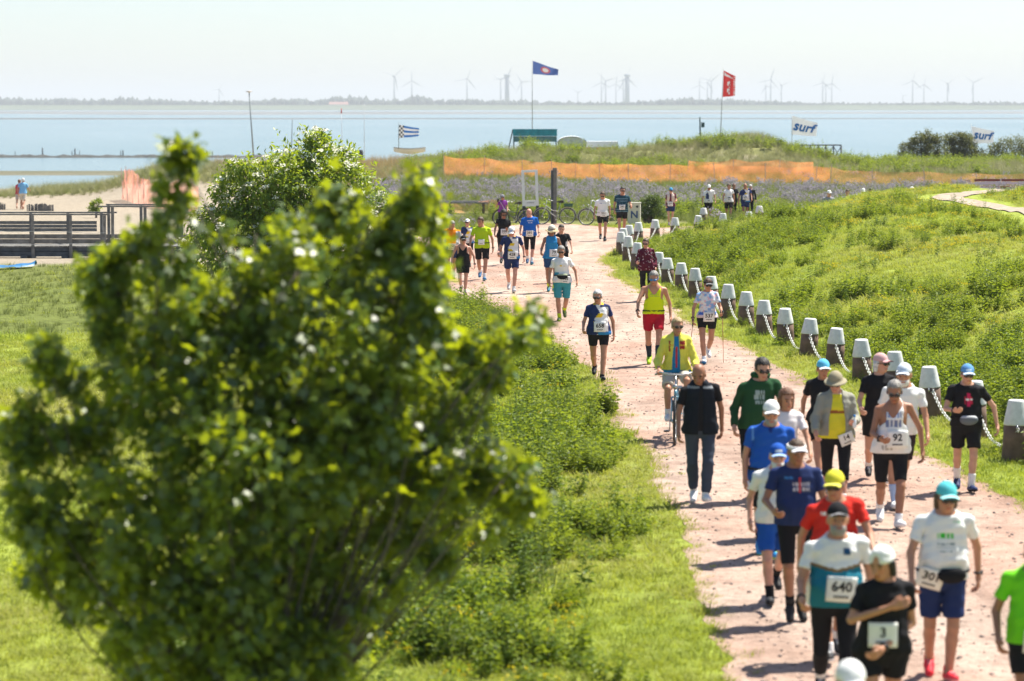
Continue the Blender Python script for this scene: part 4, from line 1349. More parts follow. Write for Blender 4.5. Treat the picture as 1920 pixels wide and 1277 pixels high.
P_(1312, 946, 683, 'man in dark quilted waistcoat, jeans and white shoes looking down', hair=('bald', 'dark'), skin='deep', shirt=('tee', BLACK), over=('vest', lettered((.010, .014, .022), [(-.17, -.02, .806, .822, (.22, .24, .26), 0), (.02, .17, .806, .822, (.22, .24, .26), 0)] + [(-.25, .25, z, z + .003, (.008, .012, .02), 0) for z in np.arange(.50, .80, .026)]), .028),
   ohem=.475, bottom=('pants', DENIM, 1), pose='SL', shoes=(WHITE, WHITE), p=dict(tilt=24, yaw=-14, lab=15, rab=13))
P_(1668, 986, 702, 'woman in white printed tank top with bib 92 and black shorts', sex='f', fat=.4, hair=('crop', 'grey'), skin='deep', shirt=('tank', lettered(WHITE, [(-.09, .10, .735, .765, (.2, .27, .45), .035), (-.10, .10, .675, .72, (.16, .2, .35), .05), (-.12, .0, .52, .55, (.4, .38, .36), .05), (.08, .14, .55, .58, (.6, .05, .08), 0)])), bottom=('tights', BLACK, .85), pose='L',
   bib=('92', .05, .595, .24), glasses=1, shoes=(WHITE, WHITE), hem=.495, p=dict(ra=10, re=72, rin=.3, lab=26, la=-8, rk=34), rwatch=1)
P_(1684, 952, 677, 'bearded man in white cap and white shirt behind the tank top woman', fat=.35, hat=('cap2', (.66, .72, .82), (.7, .75, .82), (.4, .5, .65)), hair=('short', 'white'), beard='white', skin='tan', shirt=('tee', WHITE), bottom=('shorts', (.03, .02, .025), .75), pose='SR', socks=((.4, .5, .7), .25), shoes=(WHITE, WHITE))
P_(1644, 905, 658, 'person in faded pink cap and black shirt with head turned right', sex='f', hat=('cap', (.62, .38, .38), (.66, .34, .34)), hair=('bob', 'white'), glasses=1, shirt=('tee', BLACK), bottom=('shorts', BLACK, .6), pose='SL', p=dict(yaw=42, tilt=2))
P_(1566, 946, 688, 'person in beige hat and open grey jacket over yellow shirt', sex='f', fat=.35, hat=('bucket', (.33, .29, .20), (.30, .26, .18)), hair=('short', 'grey'), glasses=1, shirt=('tee', lettered((.72, .66, .04), [(-.12, .12, .683, .705, (.28, .10, .03), 0), (-.11, .11, .706, .714, (.3, .1, .03), .03), (-.09, .09, .825, .86, WHITE, 0)])), over=('jacket', (.30, .30, .25), .105), ohem=.52,
   bottom=('capri', BLACK, 1.32), pose='SL', bib=('14', .12, .50, .19, 22), extra=[bottle('l')], p=dict(le=84, la=4, lin=.28, rab=18, tilt=16), skin='pink')
P_(1541, 905, 667, 'woman in black shirt and blue and white cap behind the grey jacket', sex='f', hat=('cap', (.12, .48, .72), WHITE), hair=('short', 'brown'), skin='tan', shirt=('tee', BLACK), bottom=('shorts', BLACK, .7), pose='SR', rwatch=1)
P_(1810, 922, 680, 'runner in black shirt with red print, striped blue cap and grey waist pouch', fat=.3, hat=('cap2', (.12, .3, .6), (.6, .72, .85), (.6, .75, .9)), hair=('short', 'brown'), glasses=1, shirt=('tee', union), bottom=('shorts', BLACK, .72), pose='SL', socks=(WHITE, .2), shoes=(NAVY, BLACK), belt=(BLACK, .575, (0, (.13, .15, .18), (.5, .52, .55))),
   p=dict(ra=12, re=78, rin=.42, lab=36, la=-4, le=18), rwatch=1)
# cyclist comes with the bicycles further down
P_(1225, 686, 508, 'runner in neon yellow tank top, red shorts and black knee socks', hair=('short', 'grey'), glasses='blue', skin='tan', shirt=('tank', lettered((.66, .80, .01), [(-.08, .09, .735, .75, (.3, .4, .1), .025), (-.08, .09, .718, .724, (.35, .45, .1), .012)])), bottom=('shorts', (.42, .012, .03), .62), pose='SL', socks=((.02, .03, .05), .30), shoes=((.45, .75, .02), BLACK),
   belt=(BLACK, .565, None), rwatch=1, p=dict(rab=20, lab=18, le=34), hem=.53)
P_(1325, 682, 517, 'woman in pale tie-dyed shirt with bib 537 and walking poles', sex='f', hair=('bun', 'brown'), hat=('visor', (.02, .02, .02), GREYC), glasses=1, skin='tan', shirt=('tee', tiedye), bottom=('tights', BLACK, .42), pose='R', bib=('537', .03, .545), shoes=(WHITE, SKYB), extra=[poles], p=dict(lab=16, rab=22, ra=12, re=26), hem=.53, lwatch=1, rwatch=1)
P_(1122, 714, 541, 'grey-haired woman in navy and white race shirt wearing bib 658', sex='f', fat=.45, hair=('short', 'white'), glasses=1, shirt=('tee', ev_shirt()), bottom=('tights', BLACK, .52), pose='L', bib=('658', .02, .592), shoes=(BLACK, BLACK), socks=(BLACK, .06), p=dict(lab=20, la=-14, re=62, ra=2, rk=36), skin='tan', loose=.6)
P_(1054, 602, 460, 'walker in white shirt and teal shorts with bib 405', sex='f', fat=.15, hair=('short', 'grey'), glasses=1, skin='tan', shirt=('tee', lettered(WHITE, [(-.06, -.01, .715, .735, YEL, 0), (.02, .06, .715, .73, (.7, .5, .3), 0), (-.2, -.08, .60, .635, (.05, .3, .45), 0)])), bottom=('shorts', (.05, .30, .36), .85), pose='MR', bib=('405', .07, .545, .19, -6), shoes=((.1, .14, .05), LIME), socks=(NEON, .12),
   belt=(BLACK, .60, (.0, BLACK, (.4, .45, .3))), p=dict(lab=30, la=-10, le=30, lt=-8, lk=46, lf=58))
P_(1034, 549, 420, 'woman with straw sun hat and sleeveless blue top, bib 79', sex='f', hat=('sunhat', (.66, .62, .52), (.50, .40, .24), (.16, .10, .05)), hair=('bob', 'brown'), glasses=1, skin='deep', shirt=('sleeveless', (.025, .22, .50)), bottom=('shorts', (.02, .06, .17), .55), pose='SL', bib=('79', .06, .585), socks=(NEON, .12), shoes=((.03, .2, .3), LIME), loose=.7, p=dict(rab=16))
P_(1053, 531, 421, 'dark-shirted walker almost hidden behind the straw sun hat', shirt=('tee', lettered(BLACK, [(.12, .3, .62, .70, WHITE, 0)])), hair=('short', 'dark'), pose='SR', p=dict(lab=20))
P_(959, 549, 420, 'runner in white cap and navy and white race shirt, bib 428', fat=.2, hat=('cap2', WHITE, WHITE, (.2, .3, .6)), hair=('short', 'grey'), skin='pink', shirt=('tee', ev_shirt()), bottom=('shorts', NAVY, .62), pose='L', bib=('428', .02, .555), shoes=((.5, .5, .52), WHITE), p=dict(tilt=30, rab=24, re=66, ra=0, lab=20), lwatch=1, loose=.7)
P_(868, 552, 440, 'man in black tank top, black shorts and dark cap', fat=.2, hat=('cap', BLACK, GREYC), hair=('short', 'dark'), glasses=1, shirt=('tank', BLACK), bottom=('shorts', BLACK, .62), pose='ML', p=dict(lab=24, rab=22, la=-10), lwatch=1, skin='pink', shoes=(BLACK, BLACK))
P_(904, 526, 405, 'man in lime green shirt and black shorts with folded paper bib', fat=.25, hair=('short', 'brown'), skin='tan', shirt=('tee', (.42, .60, .01)), bottom=('shorts', BLACK, .72), pose='SL', bib=('', -.02, .60, .17), belt=(BLACK, .585, None), shoes=((.02, .12, .3), (.2, .5, .6)), socks=(WHITE, .14), p=dict(lab=18, rab=18), lwatch=1)
P_(877, 502, 409, 'walker in white cap and race shirt behind the lime green runner', sex='f', hat=('cap2', WHITE, WHITE, (.2, .3, .5)), hair=('short', 'brown'), glasses=1, shirt=('tee', ev_shirt()), bottom=('shorts', BLACK, .6), pose='SR', bib=('', .02, .56))
P_(846, 524, 411, 'heavy man in orange and grey shirt partly behind blurred leaves, bib 152', fat=.8, hair=('short', 'grey'), skin='tan', shirt=('tee', lambda x, y, z: np.where(((np.abs(x) < .14) & (z > .58) | (z > .80))[:, None], np.array(ORANGE), np.where((z < .565)[:, None], np.array((.05, .22, .45)), np.array((.45, .46, .48))))), bottom=('shorts', NAVY, .6), pose='ML', bib=('152', .03, .545), socks=(BLACK, .1), shoes=(BLACK, BLACK), p=dict(tilt=26))
P_(944, 498, 391, 'woman with curly dark hair, black outfit and colourful knee socks, bib 358', sex='f', hair=('curly', 'dark'), glasses=1, skin='deep', shirt=('short', BLACK), bottom=('tights', BLACK, .85), pose='SL', bib=('358', .03, .60), shoes=(BLACK, BLACK),
   socks=(lambda x, y, z: np.where((z > .16)[:, None], np.array((.30, .32, .36)), np.where((((z * 30) % 1) > .5)[:, None], np.array((.05, .35, .4)), np.array((.7, .12, .3)))), .42), p=dict(le=95, lin=.4, la=4, rab=16))
P_(993, 496, 389, 'man in royal blue shirt, knee-length black tights and white socks, bib 391', fat=.3, hair=('bald', 'grey'), skin='pink', shirt=('tee', lettered((.015, .13, .52), [(-.08, .10, .765, .775, WHITE, .02), (-.05, .08, .725, .742, WHITE, .026)])), bottom=('capri', BLACK, 1.02), pose='SL', bib=('391', .0, .545), belt=(WHITE, .575, None), socks=(WHITE, .16), shoes=((.02, .08, .2), (.1, .4, .5)), p=dict(tilt=24), lwatch=1, loose=.7)
P_(942, 432, 364, 'woman with grey cycle helmet and purple shirt holding up a phone', sex='f', hat=('helmet', (.30, .31, .36), (.05, .05, .06)), hair=('bob', 'grey'), glasses=1, skin='tan', shirt=('tee', speckle((.20, .03, .27), (.35, .12, .42), .7)), bottom=('capri', BLACK, 1.5), pose='ST', extra=[phone('r'), strap()], p=dict(rE=(-.165, -.05, .655), rW=(-.135, -.16, .77), lab=14, le=60, splay=.05), shoes=(BLACK, GREYC))
P_(1130, 452, 357, 'man in plain white shirt and black shorts with bib 321', hair=('short', 'brown'), glasses=1, skin='tan', shirt=('tee', lettered(WHITE, [(-.11, -.03, .745, .757, (.1, .14, .4), .02), (-.02, .1, .747, .755, (.5, .6, .75), .02)])), bottom=('shorts', BLACK, .58), pose='SL', bib=('321', .02, .545), belt=(NAVY, .565, None), socks=(BLACK, .10), shoes=((.04, .06, .07), BLACK), lwatch=1)
P_(1166, 446, 350, 'man in dark teal striped shirt and black shorts with bib 247', fat=.3, hair=('short', 'dark'), glasses=1, skin='tan', shirt=('tee', stripes((.012, .055, .085), (.22, .36, .46), .042, .16)), bottom=('shorts', BLACK, .55), pose='SR', bib=('247', .0, .595, .2), lwatch=1)
P_(1212, 566, 447, 'woman in maroon speckled blouse and black trousers beside the bollards', sex='f', fat=.3, hair=('short', 'brown'), glasses=1, skin='pink', shirt=('long', speckle((.10, .012, .03), (.62, .5, .52), .84)), bottom=('pants', BLACK, 1), pose='SL', shoes=(BLACK, BLACK), loose=.9, p=dict(lab=15, rab=15), hem=.485)
P_(1257, 425, 352, 'woman in blue visor cap, maroon shirt and pale vest, bib 217', sex='f', hat=('cap', (.06, .30, .55), (.02, .04, .1)), hair=('short', 'dark'), glasses=1, shirt=('tee', (.12, .012, .035)), over=('vest', (.62, .52, .46), .05), bottom=('shorts', NAVY, .55), pose='R', bib=('217', -.02, .565, .24), p=dict(le=80, lin=.3, la=6), shoes=((.3, .02, .1), (.1, .3, .6)), ohem=.60)
P_(1328, 415, 345, 'man in white cap with navy-panelled white shirt, bib 148', hat=('cap', WHITE, WHITE), hair=('short', 'white'), glasses=1, skin='tan', shirt=('tee', lambda x, y, z: np.where((((x + .06) ** 2 / .075 ** 2 + (z - .66) ** 2 / .12 ** 2) < 1)[:, None], np.array(NAVY), np.array(WHITE))), bottom=('shorts', BLACK, .7), pose='ML', bib=('148', -.02, .55, .19, -8), p=dict(lab=18))
P_(1366, 414, 343, 'woman in white top and black shorts, bib 186, beside the navy shirt', sex='f', hair=('bun', 'brown'), skin='tan', shirt=('short', WHITE), bottom=('shorts', BLACK, .7), pose='SL', bib=('186', .0, .605), p=dict(lab=16, rab=16))
P_(1397, 414, 343, 'man in navy and white race shirt with bib 234', fat=.3, hair=('bald', 'grey'), skin='deep', shirt=('tee', ev_shirt()), bottom=('shorts', NAVY, .6), pose='SR', bib=('234', -.02, .615))
P_(1375, 408, 344, 'dark-clad walker hidden behind the white top', sex='f', hair=('bun', 'auburn'), shirt=('tee', BLACK), bottom=('pants', BLACK, 1), pose='SR', skin='tan')
P_(1406, 409, 346, 'white-haired walker in black just behind bib 234', hair=('short', 'white'), shirt=('long', BLACK), bottom=('pants', BLACK, 1), pose='SL', p=dict(lab=16))
# only their heads show over the hill
for px, yh, ht, hr, lb, yw in ((1553, 356, ('cap', WHITE, WHITE), 'white', 'walker in white cap behind the hill, leftmost of the heads', 20), (1588, 354, None, 'brown', 'brown-haired walker whose head just shows above the hill weeds', 0),
                               (1617, 352, ('cap', WHITE, WHITE), 'grey', 'walker in white cap behind the hill beside a dark-haired head', 0), (1632, 351, None, 'dark', 'dark-haired walker behind the hill, next to a white cap', -10),
                               (1707, 349, ('bandana', WHITE, WHITE), 'white', 'walker with white headgear behind the hill, rightmost of the heads', 30)):
    Yp = 108.0
    P_(px, 0, yh, lb, Y=Yp + (px - 1553) * .04, z0=float(at(px, yh, Yp + (px - 1553) * .04)[2]) - 1.72, height=1.72, hat=ht, hair=('short', hr), shirt=('tee', (.3, .3, .35)), pose='SL', p=dict(yaw=yw), ground=False)
# the couple on the beach, seen from behind
r_, *_x = P_(44, 0, 334, 'white-haired man in light blue shirt and beige shorts on the beach, seen from behind', Y=156.0, hair=('short', 'white'), fat=.4, shirt=('tee', (.20, .46, .72)), bottom=('shorts', (.62, .55, .44), .85), pose='SL', shoes=((.5, .3, .22), (.5, .3, .22)), socks=((.6, .36, .27), .02), skin='tan', p=dict(tilt=0))
r_.rotation_euler.z = math.pi
r_, *_x = P_(36.5, 0, 336, 'person in red top close beside the man in light blue on the beach', Y=157.2, sex='f', hair=('short', 'auburn'), shirt=('tee', (.55, .06, .08)), bottom=('shorts', (.5, .4, .35), .8), pose='SR', shoes=((.5, .3, .22), (.5, .3, .22)), socks=((.6, .36, .27), .02), skin='tan', p=dict(tilt=0))
r_.rotation_euler.z = math.pi

# ================================================================== BOLLARDS AND CHAINS
ORD = ['first', 'second', 'third', 'fourth', 'fifth', 'sixth', 'seventh', 'eighth', 'ninth', 'tenth', 'eleventh', 'twelfth', 'thirteenth', 'fourteenth', 'fifteenth', 'sixteenth', 'seventeenth',
       'eighteenth', 'nineteenth', 'twentieth', 'twenty-first', 'twenty-second', 'twenty-third', 'twenty-fourth', 'twenty-fifth', 'twenty-sixth', 'twenty-seventh', 'twenty-eighth', 'twenty-ninth', 'thirtieth']
mbark = plain('weathered_bollard_wood', (0.155, 0.10, 0.074), rough=.9, noise=.3, nscale=6, bump=.6)
mcap = plain('white_bollard_cap', (0.66, 0.675, 0.66), rough=.6, noise=.14, nscale=9, bump=.2)
mb = MB(); mb.lathe([(.19, -.10), (.188, .0), (.184, .1), (.174, .3), (.166, .505)], 20, sq=2.8); bol_post = make_mesh('post', mb.v, mb.f, mbark)
mb = MB(); mb.lathe([(.12, .492), (.170, .496), (.170, .512), (.158, .58), (.118, .805), (.112, .824), (.098, .832)], 20, sq=3.2); bol_cap = make_mesh('cap', mb.v, mb.f, mcap)
for mm in (bol_post, bol_cap):
    for p in mm.polygons: p.use_smooth = len(p.vertices) == 4
mb = MB(); mb.ring((0, -.19, .47), .028, .009, 'X', 12, 6); mb.box((0, -.178, .47), (.03, .03, .05)); bol_ring = make_mesh('eyelet', mb.v, mb.f, MAT['steel'])
BPOS = []
def bollard(px, yt, yb, label, grp):
    b = gp(px, yb); zz = float(hz(b[0], b[1])) if False else 0.0
    s = float(at(px, yt, b[1])[2]) / .832
    o = thing('bollard', label, 'bollard', b, random.uniform(-.25, .25), grp)
    o.scale = (1.0, 1.0, s)
    o.rotation_euler.x = random.uniform(-.05, .05); o.rotation_euler.y = random.uniform(-.05, .05)
    for nm, me in (('post', bol_post), ('cap', bol_cap), ('eyelet', bol_ring)):
        link(bpy.data.objects.new(nm, me), o)
    return b, s
NB = len(BOL)
for i, (px, yt, yb) in enumerate(BOL):
    BPOS.append(bollard(px, yt, yb, f'white-capped wooden bollard beside the gravel path, {ORD[i]} of the row counted from the right edge', 'bollards along the path'))
for i, (px, yt, yb, lb) in enumerate(((1213, 391, 418, 'white-capped bollard beside the cream cabinet, left of the woman in the pale vest'), (1319, 390, 420, 'white-capped bollard behind the man with the navy-panelled shirt'), (1424, 386, 418, 'white-capped bollard to the right of the man with bib 234'))):
    bollard(px, yt, yb, lb, 'bollards across the path')
def link_ring():
    mb = MB(); V = []; Fc = []
    n, m = 10, 5
    for i in range(n):
        t = 2 * math.pi * i / n
        cx = math.cos(t) * .034 + (.012 if math.cos(t) > 0 else -.012); cz = math.sin(t) * .024
        for k in range(m):
            u = 2 * math.pi * k / m
            V.append((cx + math.cos(t) * math.cos(u) * .0062, math.sin(u) * .0062, cz + math.sin(t) * math.cos(u) * .0062))
    for i in range(n):
        for k in range(m):
            Fc.append((i * m + k, ((i + 1) % n) * m + k, ((i + 1) % n) * m + (k + 1) % m, i * m + (k + 1) % m))
    return np.array(V), Fc
LV, LF = link_ring()
for i in range(NB - 1):
    a = np.array([BPOS[i][0][0], BPOS[i][0][1] - .215, .45 * BPOS[i][1]]); b = np.array([BPOS[i + 1][0][0], BPOS[i + 1][0][1] - .215, .45 * BPOS[i + 1][1]])
    L = np.linalg.norm(b - a)
    sag = min(.36, .17 * L) if L > .5 else .1
    t = np.linspace(0, 1, 60); c = a + (b - a) * t[:, None]; c[:, 2] -= sag * 4 * t * (1 - t)
    s = np.concatenate([[0], np.cumsum(np.linalg.norm(np.diff(c, axis=0), axis=1))])
    n = int(s[-1] / .066)
    mb = MB()
    for k in range(n + 1):
        sk = s[-1] * k / n
        p = np.array([np.interp(sk, s, c[:, j]) for j in range(3)]); q = np.array([np.interp(min(sk + .02, s[-1]), s, c[:, j]) - np.interp(max(sk - .02, 0), s, c[:, j]) for j in range(3)])
        d = Vector(q).normalized(); side = d.cross(Vector((0, 0, 1))).normalized(); up = side.cross(d)
        if k % 2: side, up = up, -side
        M = np.array([list(d), list(side), list(up)]).T
        mb.add(LV @ M.T + p, LF)
    o = mb.build('chain', MAT['galv'], smooth=True)
    tag(o, f'pale chain sagging between the {ORD[i]} and {ORD[i + 1]} bollards counted from the right edge', 'chain', 'chains between the bollards')

# ================================================================== BICYCLES
mb = MB(); mb.ring((0, 0, 0), .330, .023, 'Y', 36, 6); tyre_me = make_mesh('tyre', mb.v, mb.f, MAT['black'])
mb = MB(); mb.ring((0, 0, 0), .308, .012, 'Y', 36, 5)
mb.tube([(0, -.05, 0), (0, .05, 0)], .025, 8)
rim_me = make_mesh('rim', mb.v, mb.f, MAT['steel'])
mb = MB()
for k in range(18):
    t = 2 * math.pi * k / 18
    mb.tube([(0, .025 * (-1) ** k, 0), (math.cos(t) * .305, 0, math.sin(t) * .305)], .0016, 3, cap=False)
spoke_me = make_mesh('spokes', mb.v, mb.f, MAT['steel'])
def bicycle(loc, rotz, label, col, extras=(), lean=0.0, group=None, steer=0.0):
    o = thing('bicycle', label, 'bicycle', loc, rotz, group)
    o.rotation_euler.x = lean
    fm = plain('bicycle_paint', col, rough=.3, noise=.05, spec=.6)
    for x in (.54, -.54):
        w = bpy.data.objects.new('wheel', None); w.empty_display_size = .05; link(w, o); w.location = (x, 0, .351)
        if x > 0: w.rotation_euler.z = steer
        for nm, me in (('tyre', tyre_me), ('rim', rim_me), ('spokes', spoke_me)):
            link(bpy.data.objects.new(nm, me), w)
    bb, hd, st, rr = (-.09, 0, .30), (.36, 0, .80), (-.22, 0, .78), (-.54, 0, .351)
    mb = MB()
    mb.tube([hd, (.38, 0, .72)], .022, 8); mb.tube([(.37, 0, .74), (.15, 0, .47), bb], .019, 8); mb.tube([st, bb], .016, 8)
    mb.tube([hd, (.1, 0, .60), (-.17, 0, .55)], .015, 8)
    for s in (-.06, .06):
        mb.tube([bb, (rr[0], s, rr[2])], .010, 6); mb.tube([(st[0], 0, st[2] - .06), (rr[0], s, rr[2])], .009, 6)
    mb.build('frame', fm, o, True)
    mb = MB()
    for s in (-.055, .055): mb.tube([(.40, s, .70), (.47, s, .50), (.54, s, .351)], .011, 6)
    mb.tube([(.40, -.055, .70), (.40, .055, .70)], .014, 6)
    mb.build('fork', fm, o, True)
    mb = MB()
    mb.tube([(.38, 0, .72), (.33, 0, 1.0)], .015, 8)
    mb.tube([(.20, -.29, 1.02), (.30, -.24, 1.06), (.36, -.10, 1.03), (.36, .10, 1.03), (.30, .24, 1.06), (.20, .29, 1.02)], .012, 8)
    for s in (-1, 1): mb.tube([(.20, s * .29, 1.02), (.09, s * .31, 1.00)], .018, 8)
    mb.build('handlebar', MAT['steel'], o, True)
    mb = MB(); mb.tube([st, (-.25, 0, .93)], .013, 8); mb.build('seat_post', MAT['steel'], o, True)
    mb = MB(); mb.tube([(-.38, 0, .965), (-.30, 0, .96), (-.18, 0, .955), (-.08, 0, .95)], [.085, .09, .05, .025], 10, flat=.4); mb.build('saddle', MAT['black'], o, True)
    for x, a0, a1 in ((.54, -.2, 2.0), (-.54, .6, 3.3)):
        mb = MB(); mb.tube([(x + math.cos(t) * .372, 0, .351 + math.sin(t) * .372) for t in np.linspace(a0, a1, 14)], .022, 6, flat=.3); mb.build('mudguard', MAT['black'] if 'dark_guard' in extras else MAT['steel'], o, True)
    mb = MB(); mb.ring(bb, .09, .008, 'Y', 20, 5)
    mb.tube([(bb[0], -.10, .30), (bb[0] + .06, -.10, .14)], .01, 6); mb.tube([(bb[0], .10, .30), (bb[0] - .06, .10, .46)], .01, 6); mb.tube([(bb[0], -.1, .3), (bb[0], .1, .3)], .012, 6)
    mb.build('crank', MAT['steel'], o, True)
    for s, z in ((-1, .14), (1, .46)):
        mb = MB(); mb.box((bb[0] + (.06 if s < 0 else -.06), s * .15, z), (.09, .08, .022)); mb.build('pedal', MAT['black'], o)
    mb = MB()
    mb.box((-.58, 0, .745), (.36, .12, .012)); mb.tube([(-.70, .06, .74), (-.54, .06, .351)], .006, 5); mb.tube([(-.70, -.06, .74), (-.54, -.06, .351)], .006, 5)
    mb.build('carrier', MAT['black'], o)
    mb = MB(); mb.tube([(.42, 0, .86), (.47, 0, .86)], [.03, .04], 10); mb.build('front_lamp', MAT['steel'], o, True)
    if 'basket' in extras:
        mb = MB(); mb.box((-.58, 0, .82), (.34, .26, .13), taper=1.12, col=(.02, .09, .06)); mb.build('carrier_bag', MAT['paint'], o, False, True)
    if 'lock' in extras:
        mb = MB(); mb.box((.30, 0, .56), (.09, .10, .16), col=(.03, .03, .035)); mb.build('frame_bag', MAT['paint'], o, False, True)
    return o
bicycle(gp(1040, 421), math.pi + .06, 'parked city bicycle with dark green carrier bag behind the tall wooden post', (.45, .45, .42), ('basket',), lean=.05)
bicycle(gp(1123, 423), math.pi - .22, 'parked pale bicycle with upswept handlebar behind the man with bib 321', (.55, .55, .53), (), lean=.04)
bicycle(gp(962, 424), math.pi + .3, 'bicycle standing beside the woman in the purple shirt', (.06, .06, .07), ('dark_guard',), lean=.03)
cb = gp(1266, 835)
bic = bicycle((cb[0] + .05, cb[1] + .55, 0), -math.pi / 2 - .10, 'light blue city bicycle ridden by the cyclist in yellow', (.16, .36, .48), ('lock', 'dark_guard'), lean=0)
Hc = 1.70
cyc = person(1269, 0, 597, 'cyclist in yellow jacket with red harness straps over a blue shirt', dict(
    sex='f', hair=('short', 'blond'), glasses=1, skin='tan', shirt=('tee', lettered((.02, .20, .40), [(-.012, .012, .55, .74, (.55, .03, .05), 0)])),
    over=('jacket', lettered((.70, .66, .10), [(.045, .125, .715, .785, (.32, .03, .03), 0), (-.125, -.10, .69, .79, (.32, .04, .03), 0), (-.12, -.02, .745, .757, (.75, .4, .05), 0), (.02, .12, .745, .757, (.75, .4, .05), 0)]), .06), ohem=.53,
    bottom=('shorts', (.50, .46, .40), .85), pose='ST', ground=False, socks=(WHITE, .10), shoes=(WHITE, (.6, .6, .65)),
    p=dict(lt=76, lk=88, lf=10, rt=58, rk=62, rf=8, lean=6, tilt=6, lE=(.165, -.06, .60), lW=(.165, -.255, .545), rE=(-.165, -.06, .60), rW=(-.165, -.255, .545), lT=(-1, 0, .3), rT=(1, 0, .3), lc=70, rc=70, splay=.05)),
    Y=cb[1] + .80, z0=.155, height=Hc)

# ================================================================== SIGNS, POSTS AND SMALL THINGS ROUND THE SQUARE
white = plain('white_paint', (.76, .77, .78), rough=.5, noise=.05)
darkp = plain('dark_post_paint', (.035, .05, .065), rough=.6, noise=.15)
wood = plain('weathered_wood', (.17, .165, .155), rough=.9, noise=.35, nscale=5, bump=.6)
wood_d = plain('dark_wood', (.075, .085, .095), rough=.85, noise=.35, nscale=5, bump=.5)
b = gp(996, 418)
o = thing('sign_frame', 'empty white picture-frame sign on dark legs beside the path', 'sign', b, 0)
k = b[1] / F
o.rotation_euler.y = -.035
zt, zb = 5 - (318 - HOR) * k - b[2], 5 - (385 - HOR) * k - b[2]
for s in (-1, 1):
    mb = MB(); mb.box((s * .29, 0, (zt + zb) / 2), (.12, .07, zt - zb)); mb.build('frame_upright', white, o)
    mb = MB(); mb.box((s * .285, .03, zb / 2 + .15), (.13, .10, zb + .3)); mb.build('leg', darkp, o)
    mb = MB(); mb.tube([(s * .285 - .02, .02, zb * .62), (s * .285 - .42, -.25, .0)], .05, 4); mb.build('brace', darkp, o)
mb = MB(); mb.box((0, 0, zt - .05), (.458, .066, .10)); mb.build('frame_rail', white, o)
mb = MB(); mb.box((0, 0, zb + .11), (.458, .066, .26)); mb.build('frame_panel', white, o)
mb = MB()
for q in range(7): mb.box((-.14 + q * .045, -.036, zb + .13), (.028, .004, .03))
mb.build('panel_lettering', MAT['ink'], o)
b = gp(1039, 420)
o = thing('wooden_post', 'tall weathered square wooden post in front of the parked bicycle', 'post', b, .25)
hgt = 5 - (314 - HOR) * b[1] / F
mb = MB(); mb.box((.02, 0, hgt / 2), (.145, .145, hgt)); mb.build('post', wood, o)
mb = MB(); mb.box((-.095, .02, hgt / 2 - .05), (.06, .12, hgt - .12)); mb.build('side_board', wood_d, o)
b = gp(1189, 423)
o = thing('cabinet', 'cream utility cabinet with two round holes and a dark letter N', 'cabinet', b, -.12)
cre = plain('cream_cabinet_paint', (.56, .54, .47), rough=.6, noise=.08)
mb = MB(); mb.box((0, 0, .47), (.52, .40, .94)); mb.box((0, 0, .955), (.56, .44, .03)); mb.build('case', cre, o)
for s in (-1, 1):
    mb = MB(); mb.lathe([(.052, -.004), (.052, .006)], 16); h_ = mb.build('hole', MAT['ink'], o); h_.rotation_euler = (math.pi / 2, 0, 0); h_.location = (s * .14, -.203, .80)
tv, tf_ = text2d('N', .03)
mobj('letter', np.column_stack([tv[:, 0] * .42 + .02, np.full(len(tv), -.204), tv[:, 1] * .42 + .45]), tf_, plain('navy_letter', (.02, .06, .2), rough=.6, noise=.03), o, False)
b = gp(876, 401)
o = thing('picnic_table', 'long grey wooden table at the edge of the meadow', 'table', b, .02)
for j, yy in enumerate((-.28, -.09, .10, .29)):
    mb = MB(); mb.box((0, yy, .52 + .02 * j), (2.5, .17, .05)); mb.build('plank', wood, o)
for s in (-.8, .75):
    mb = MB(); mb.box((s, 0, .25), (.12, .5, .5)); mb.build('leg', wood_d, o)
# red wooden benches at the far right
for i, (x0, x1, yb, lab) in enumerate(((1829, 1878, 350, 'red slatted wooden bench on the hill top near the orange net'), (1880, 1950, 350, 'long red wooden bench at the right edge beyond the sandy track'))):
    Yb = 150.0; a = at(x0, yb, Yb); c = at(x1, yb, Yb); a[2] = hz(a[0], Yb); zz = float(a[2])
    o = thing('bench', lab, 'bench', ((a[0] + c[0]) / 2, Yb, zz), .05)
    w = c[0] - a[0]
    redp = plain('red_bench_paint', (.24, .05, .035), rough=.6, noise=.2)
    for j in range(3):
        mb = MB(); mb.box((0, .12 * j - .1, .47), (w, .10, .045)); mb.build('slat', redp, o)
    for j in range(2):
        mb = MB(); mb.box((0, .30 + .03 * j, .66 + .16 * j), (w, .04, .12)); mb.build('back_slat', redp if j else white, o)
    for s in (-.45, 0, .45):
        mb = MB(); mb.box((s * w, .05, .23), (.09, .42, .46)); mb.build('leg', redp, o)

